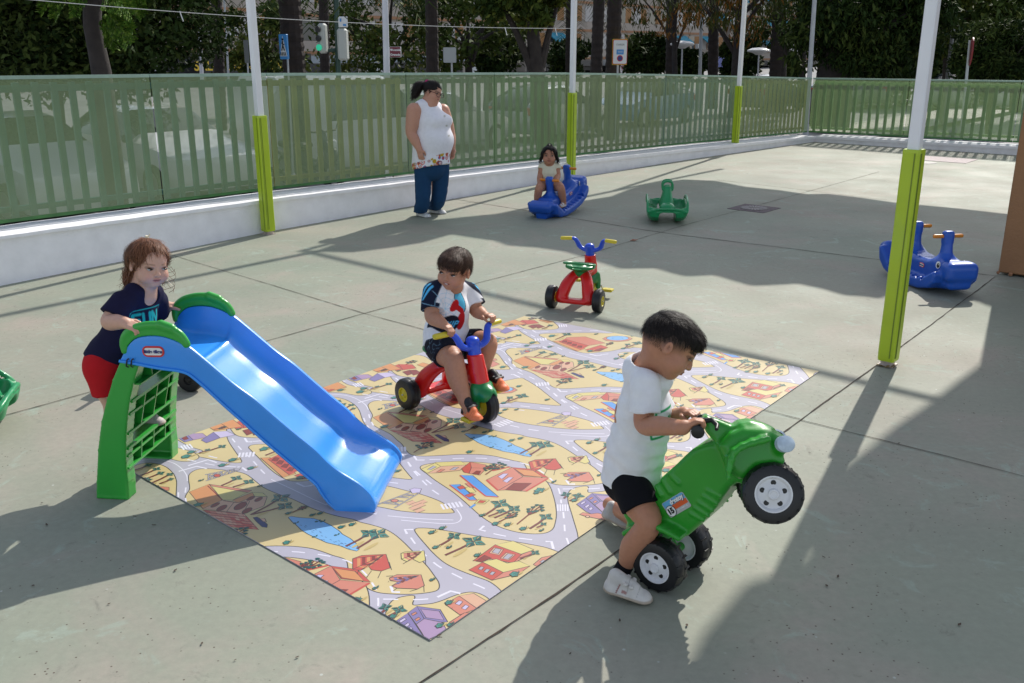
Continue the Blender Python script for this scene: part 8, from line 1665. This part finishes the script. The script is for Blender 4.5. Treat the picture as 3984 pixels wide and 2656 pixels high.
sw_ = mat('sign_plate_white', (.66, .68, .70), .4); sb_ = mat('sign_plate_blue', (.06, .26, .60), .4); sbk = mat('sign_plate_back', (.32, .34, .36), .5); smar = mat('sign_plate_maroon', (.14, .012, .03), .4); syl = mat('sign_plate_yellow', (.70, .62, .02), .5); sblk = mat('sign_black', (.01, .01, .01), .5); sred = mat('sign_red', (.50, .02, .03), .5)
t, o, fr, sc = board('pedestrian_sign', 'blue square pedestrian crossing sign beside the thick palm trunk', 'sign', 652, 107, 16.2, 22, 52, sb_, -.5, 658)
mb = MB(); mb.prism([(-.075, -.15), (.075, -.15), (0, .17)], .016, .020, sw_, fr); mb.build('triangle', o, world=True); mb = MB(); mb.tube([fr((0, .09, .024)), fr((0, .02, .024)), fr((-.03, -.06, .024))], .010, sblk, 6); mb.tube([fr((0, .02, .024)), fr((.03, -.06, .024))], .010, sblk, 6); mb.tube([fr((-.025, .06, .024)), fr((.03, .03, .024))], .008, sblk, 6); mb.lathe(fr((0, .115, .02)), fr((0, 0, 1)) - fr((0, 0, 0)), [(0, .018), (.006, .018)], sblk, 10)
for k in range(4): mb.prism([(-.06 + k * .034, -.14), (-.042 + k * .034, -.14), (-.046 + k * .03, -.085), (-.06 + k * .03, -.085)], .020, .024, sblk, fr)
mb.build('walker_symbol', o, world=True)
t, o, fr, sc = board('street_name_sign', 'maroon street name plate with white border and lettering', 'sign', 908, 119, 13.5, 25, 22, smar, 0, 893, mat('sign_post_dark', (.05, .055, .06), .5), 5, sw_)
text('Avenida', .040, sw_, o, lambda p: fr((p[0] + .012, p[1] + .026, p[2] + .018)), ext=.001, bold=.001); text('Granada', .040, sw_, o, lambda p: fr((p[0], p[1] - .036, p[2] + .018)), ext=.001, bold=.001); mb = MB(); mb.prism(disc((-.055, .03), .012, 12), .016, .019, sw_, fr); mb.build('emblem', o, world=True)
board('sign_back', 'grey back of a square road sign right of the carer', 'sign', 1033, 126, 18, 28, 32, sbk, .3, 1037, galv, 5)
board('sign_back', 'small grey back of a sign above the mesh left of the pedestrian sign', 'sign', 566, 118, 22, 10, 48, mat('sign_plate_dull', (.12, .13, .13), .6), .3, 566, galv, 4)
t, o, fr, sc = board('parking_notice', 'white traffic notice in a red and yellow frame beside the thick palm trunk', 'sign', 1424, 119, 22.6, 32, 52, sw_, .1, 1420, galv, 5, sred)
mb = MB(); mb.prism(rrect(.175, .285, .02), -.03, -.021, syl, fr); mb.build('yellow_frame', o, world=True); mb = MB(); mb.prism(rrect(.085, .055, .01), .017, .020, sb_, fr); mb.prism([(x, y - .14) for x, y in disc((0, 0), .07, 20)], .017, .020, sred, fr); mb.prism([(x, y - .14) for x, y in disc((0, 0), .052, 20)], .020, .022, mat('sign_navy', (.03, .04, .18), .5), fr); mb.build('symbols', o, world=True)
text('TAXI', .05, sw_, o, lambda p: fr((p[0], p[1], p[2] + .022)), ext=.001); text('CARGA', .055, sblk, o, lambda p: fr((p[0], p[1] + .16, p[2] + .018)), ext=.001)
t, b = pole('road_sign', 'red rimmed round road sign seen from the side near the right edge', 'sign', 2228, 21, 7, galv, top=92); c = a(2231, 118, 21); nn = nrm([.94, -.34, 0]); mb = MB(); mb.lathe(c, nn, [(-.012, .29), (.012, .29)], mat('sign_rim_red', (.22, .015, .02), .5), 28); mb.build('disc', t, world=True)
# traffic light
t, b = pole('traffic_light', 'dark green traffic light pole with pale signal heads, green lamp lit', 'traffic light', 771, 15.5, 13, dgreen); sc = 15.5 / 2143; hm = mat('signal_head', (.40, .42, .40), .5)
for px, py, h_, w_ in ((742, 88, 62, 16), (788, 102, 66, 20)):
    c = a(px, py, 15.4); mb = MB(); mb.box((c[0] - w_ * sc / 2, c[1] - .12, c[2] - h_ * sc / 2), (c[0] + w_ * sc / 2, c[1] + .12, c[2] + h_ * sc / 2), hm, bev=.03); sh_ = mb.build('signal_head', t, world=True)
    mb = MB(); mb.tube([c - UPV * h_ * sc * .42 + np.array([0, .05, 0]), a(771, py + h_ * .42, 15.5)], .03, dgreen); mb.build('arm', t, world=True)
    if px < 760:
        for k, em in ((1, 0), (0, 0), (-1, 1)):
            q = c + UPV * k * h_ * sc * .3 + np.array([-w_ * sc * .32, -.12, 0]); mb = MB(); mb.lathe(q, nrm([-.6, -1, 0]), [(0, .045), (.03, .048), (.035, .035)], mat('signal_green', (.03, .50, .28), .3, emis=.35) if em else mat('signal_off', (.03, .03, .03), .4), 16); mb.build('lens', sh_, world=True)
c = a(788, 50, 15.3); mb = MB(); mb.box((c[0] - 10 * sc, c[1] - .02, c[2] - 11 * sc), (c[0] + 10 * sc, c[1], c[2] + 11 * sc), sw_, bev=.008); pp = mb.build('notice_plate', t, world=True); mb = MB(); mb.tube([c + np.array([-.03, -.03, .05]), c + np.array([-.035, -.03, -.0])], .012, sb_, 6); mb.box((c[0] + .0, c[1] - .026, c[2] - .06), (c[0] + .05, c[1] - .022, c[2] - .03), sb_); mb.build('pictogram', pp, world=True)
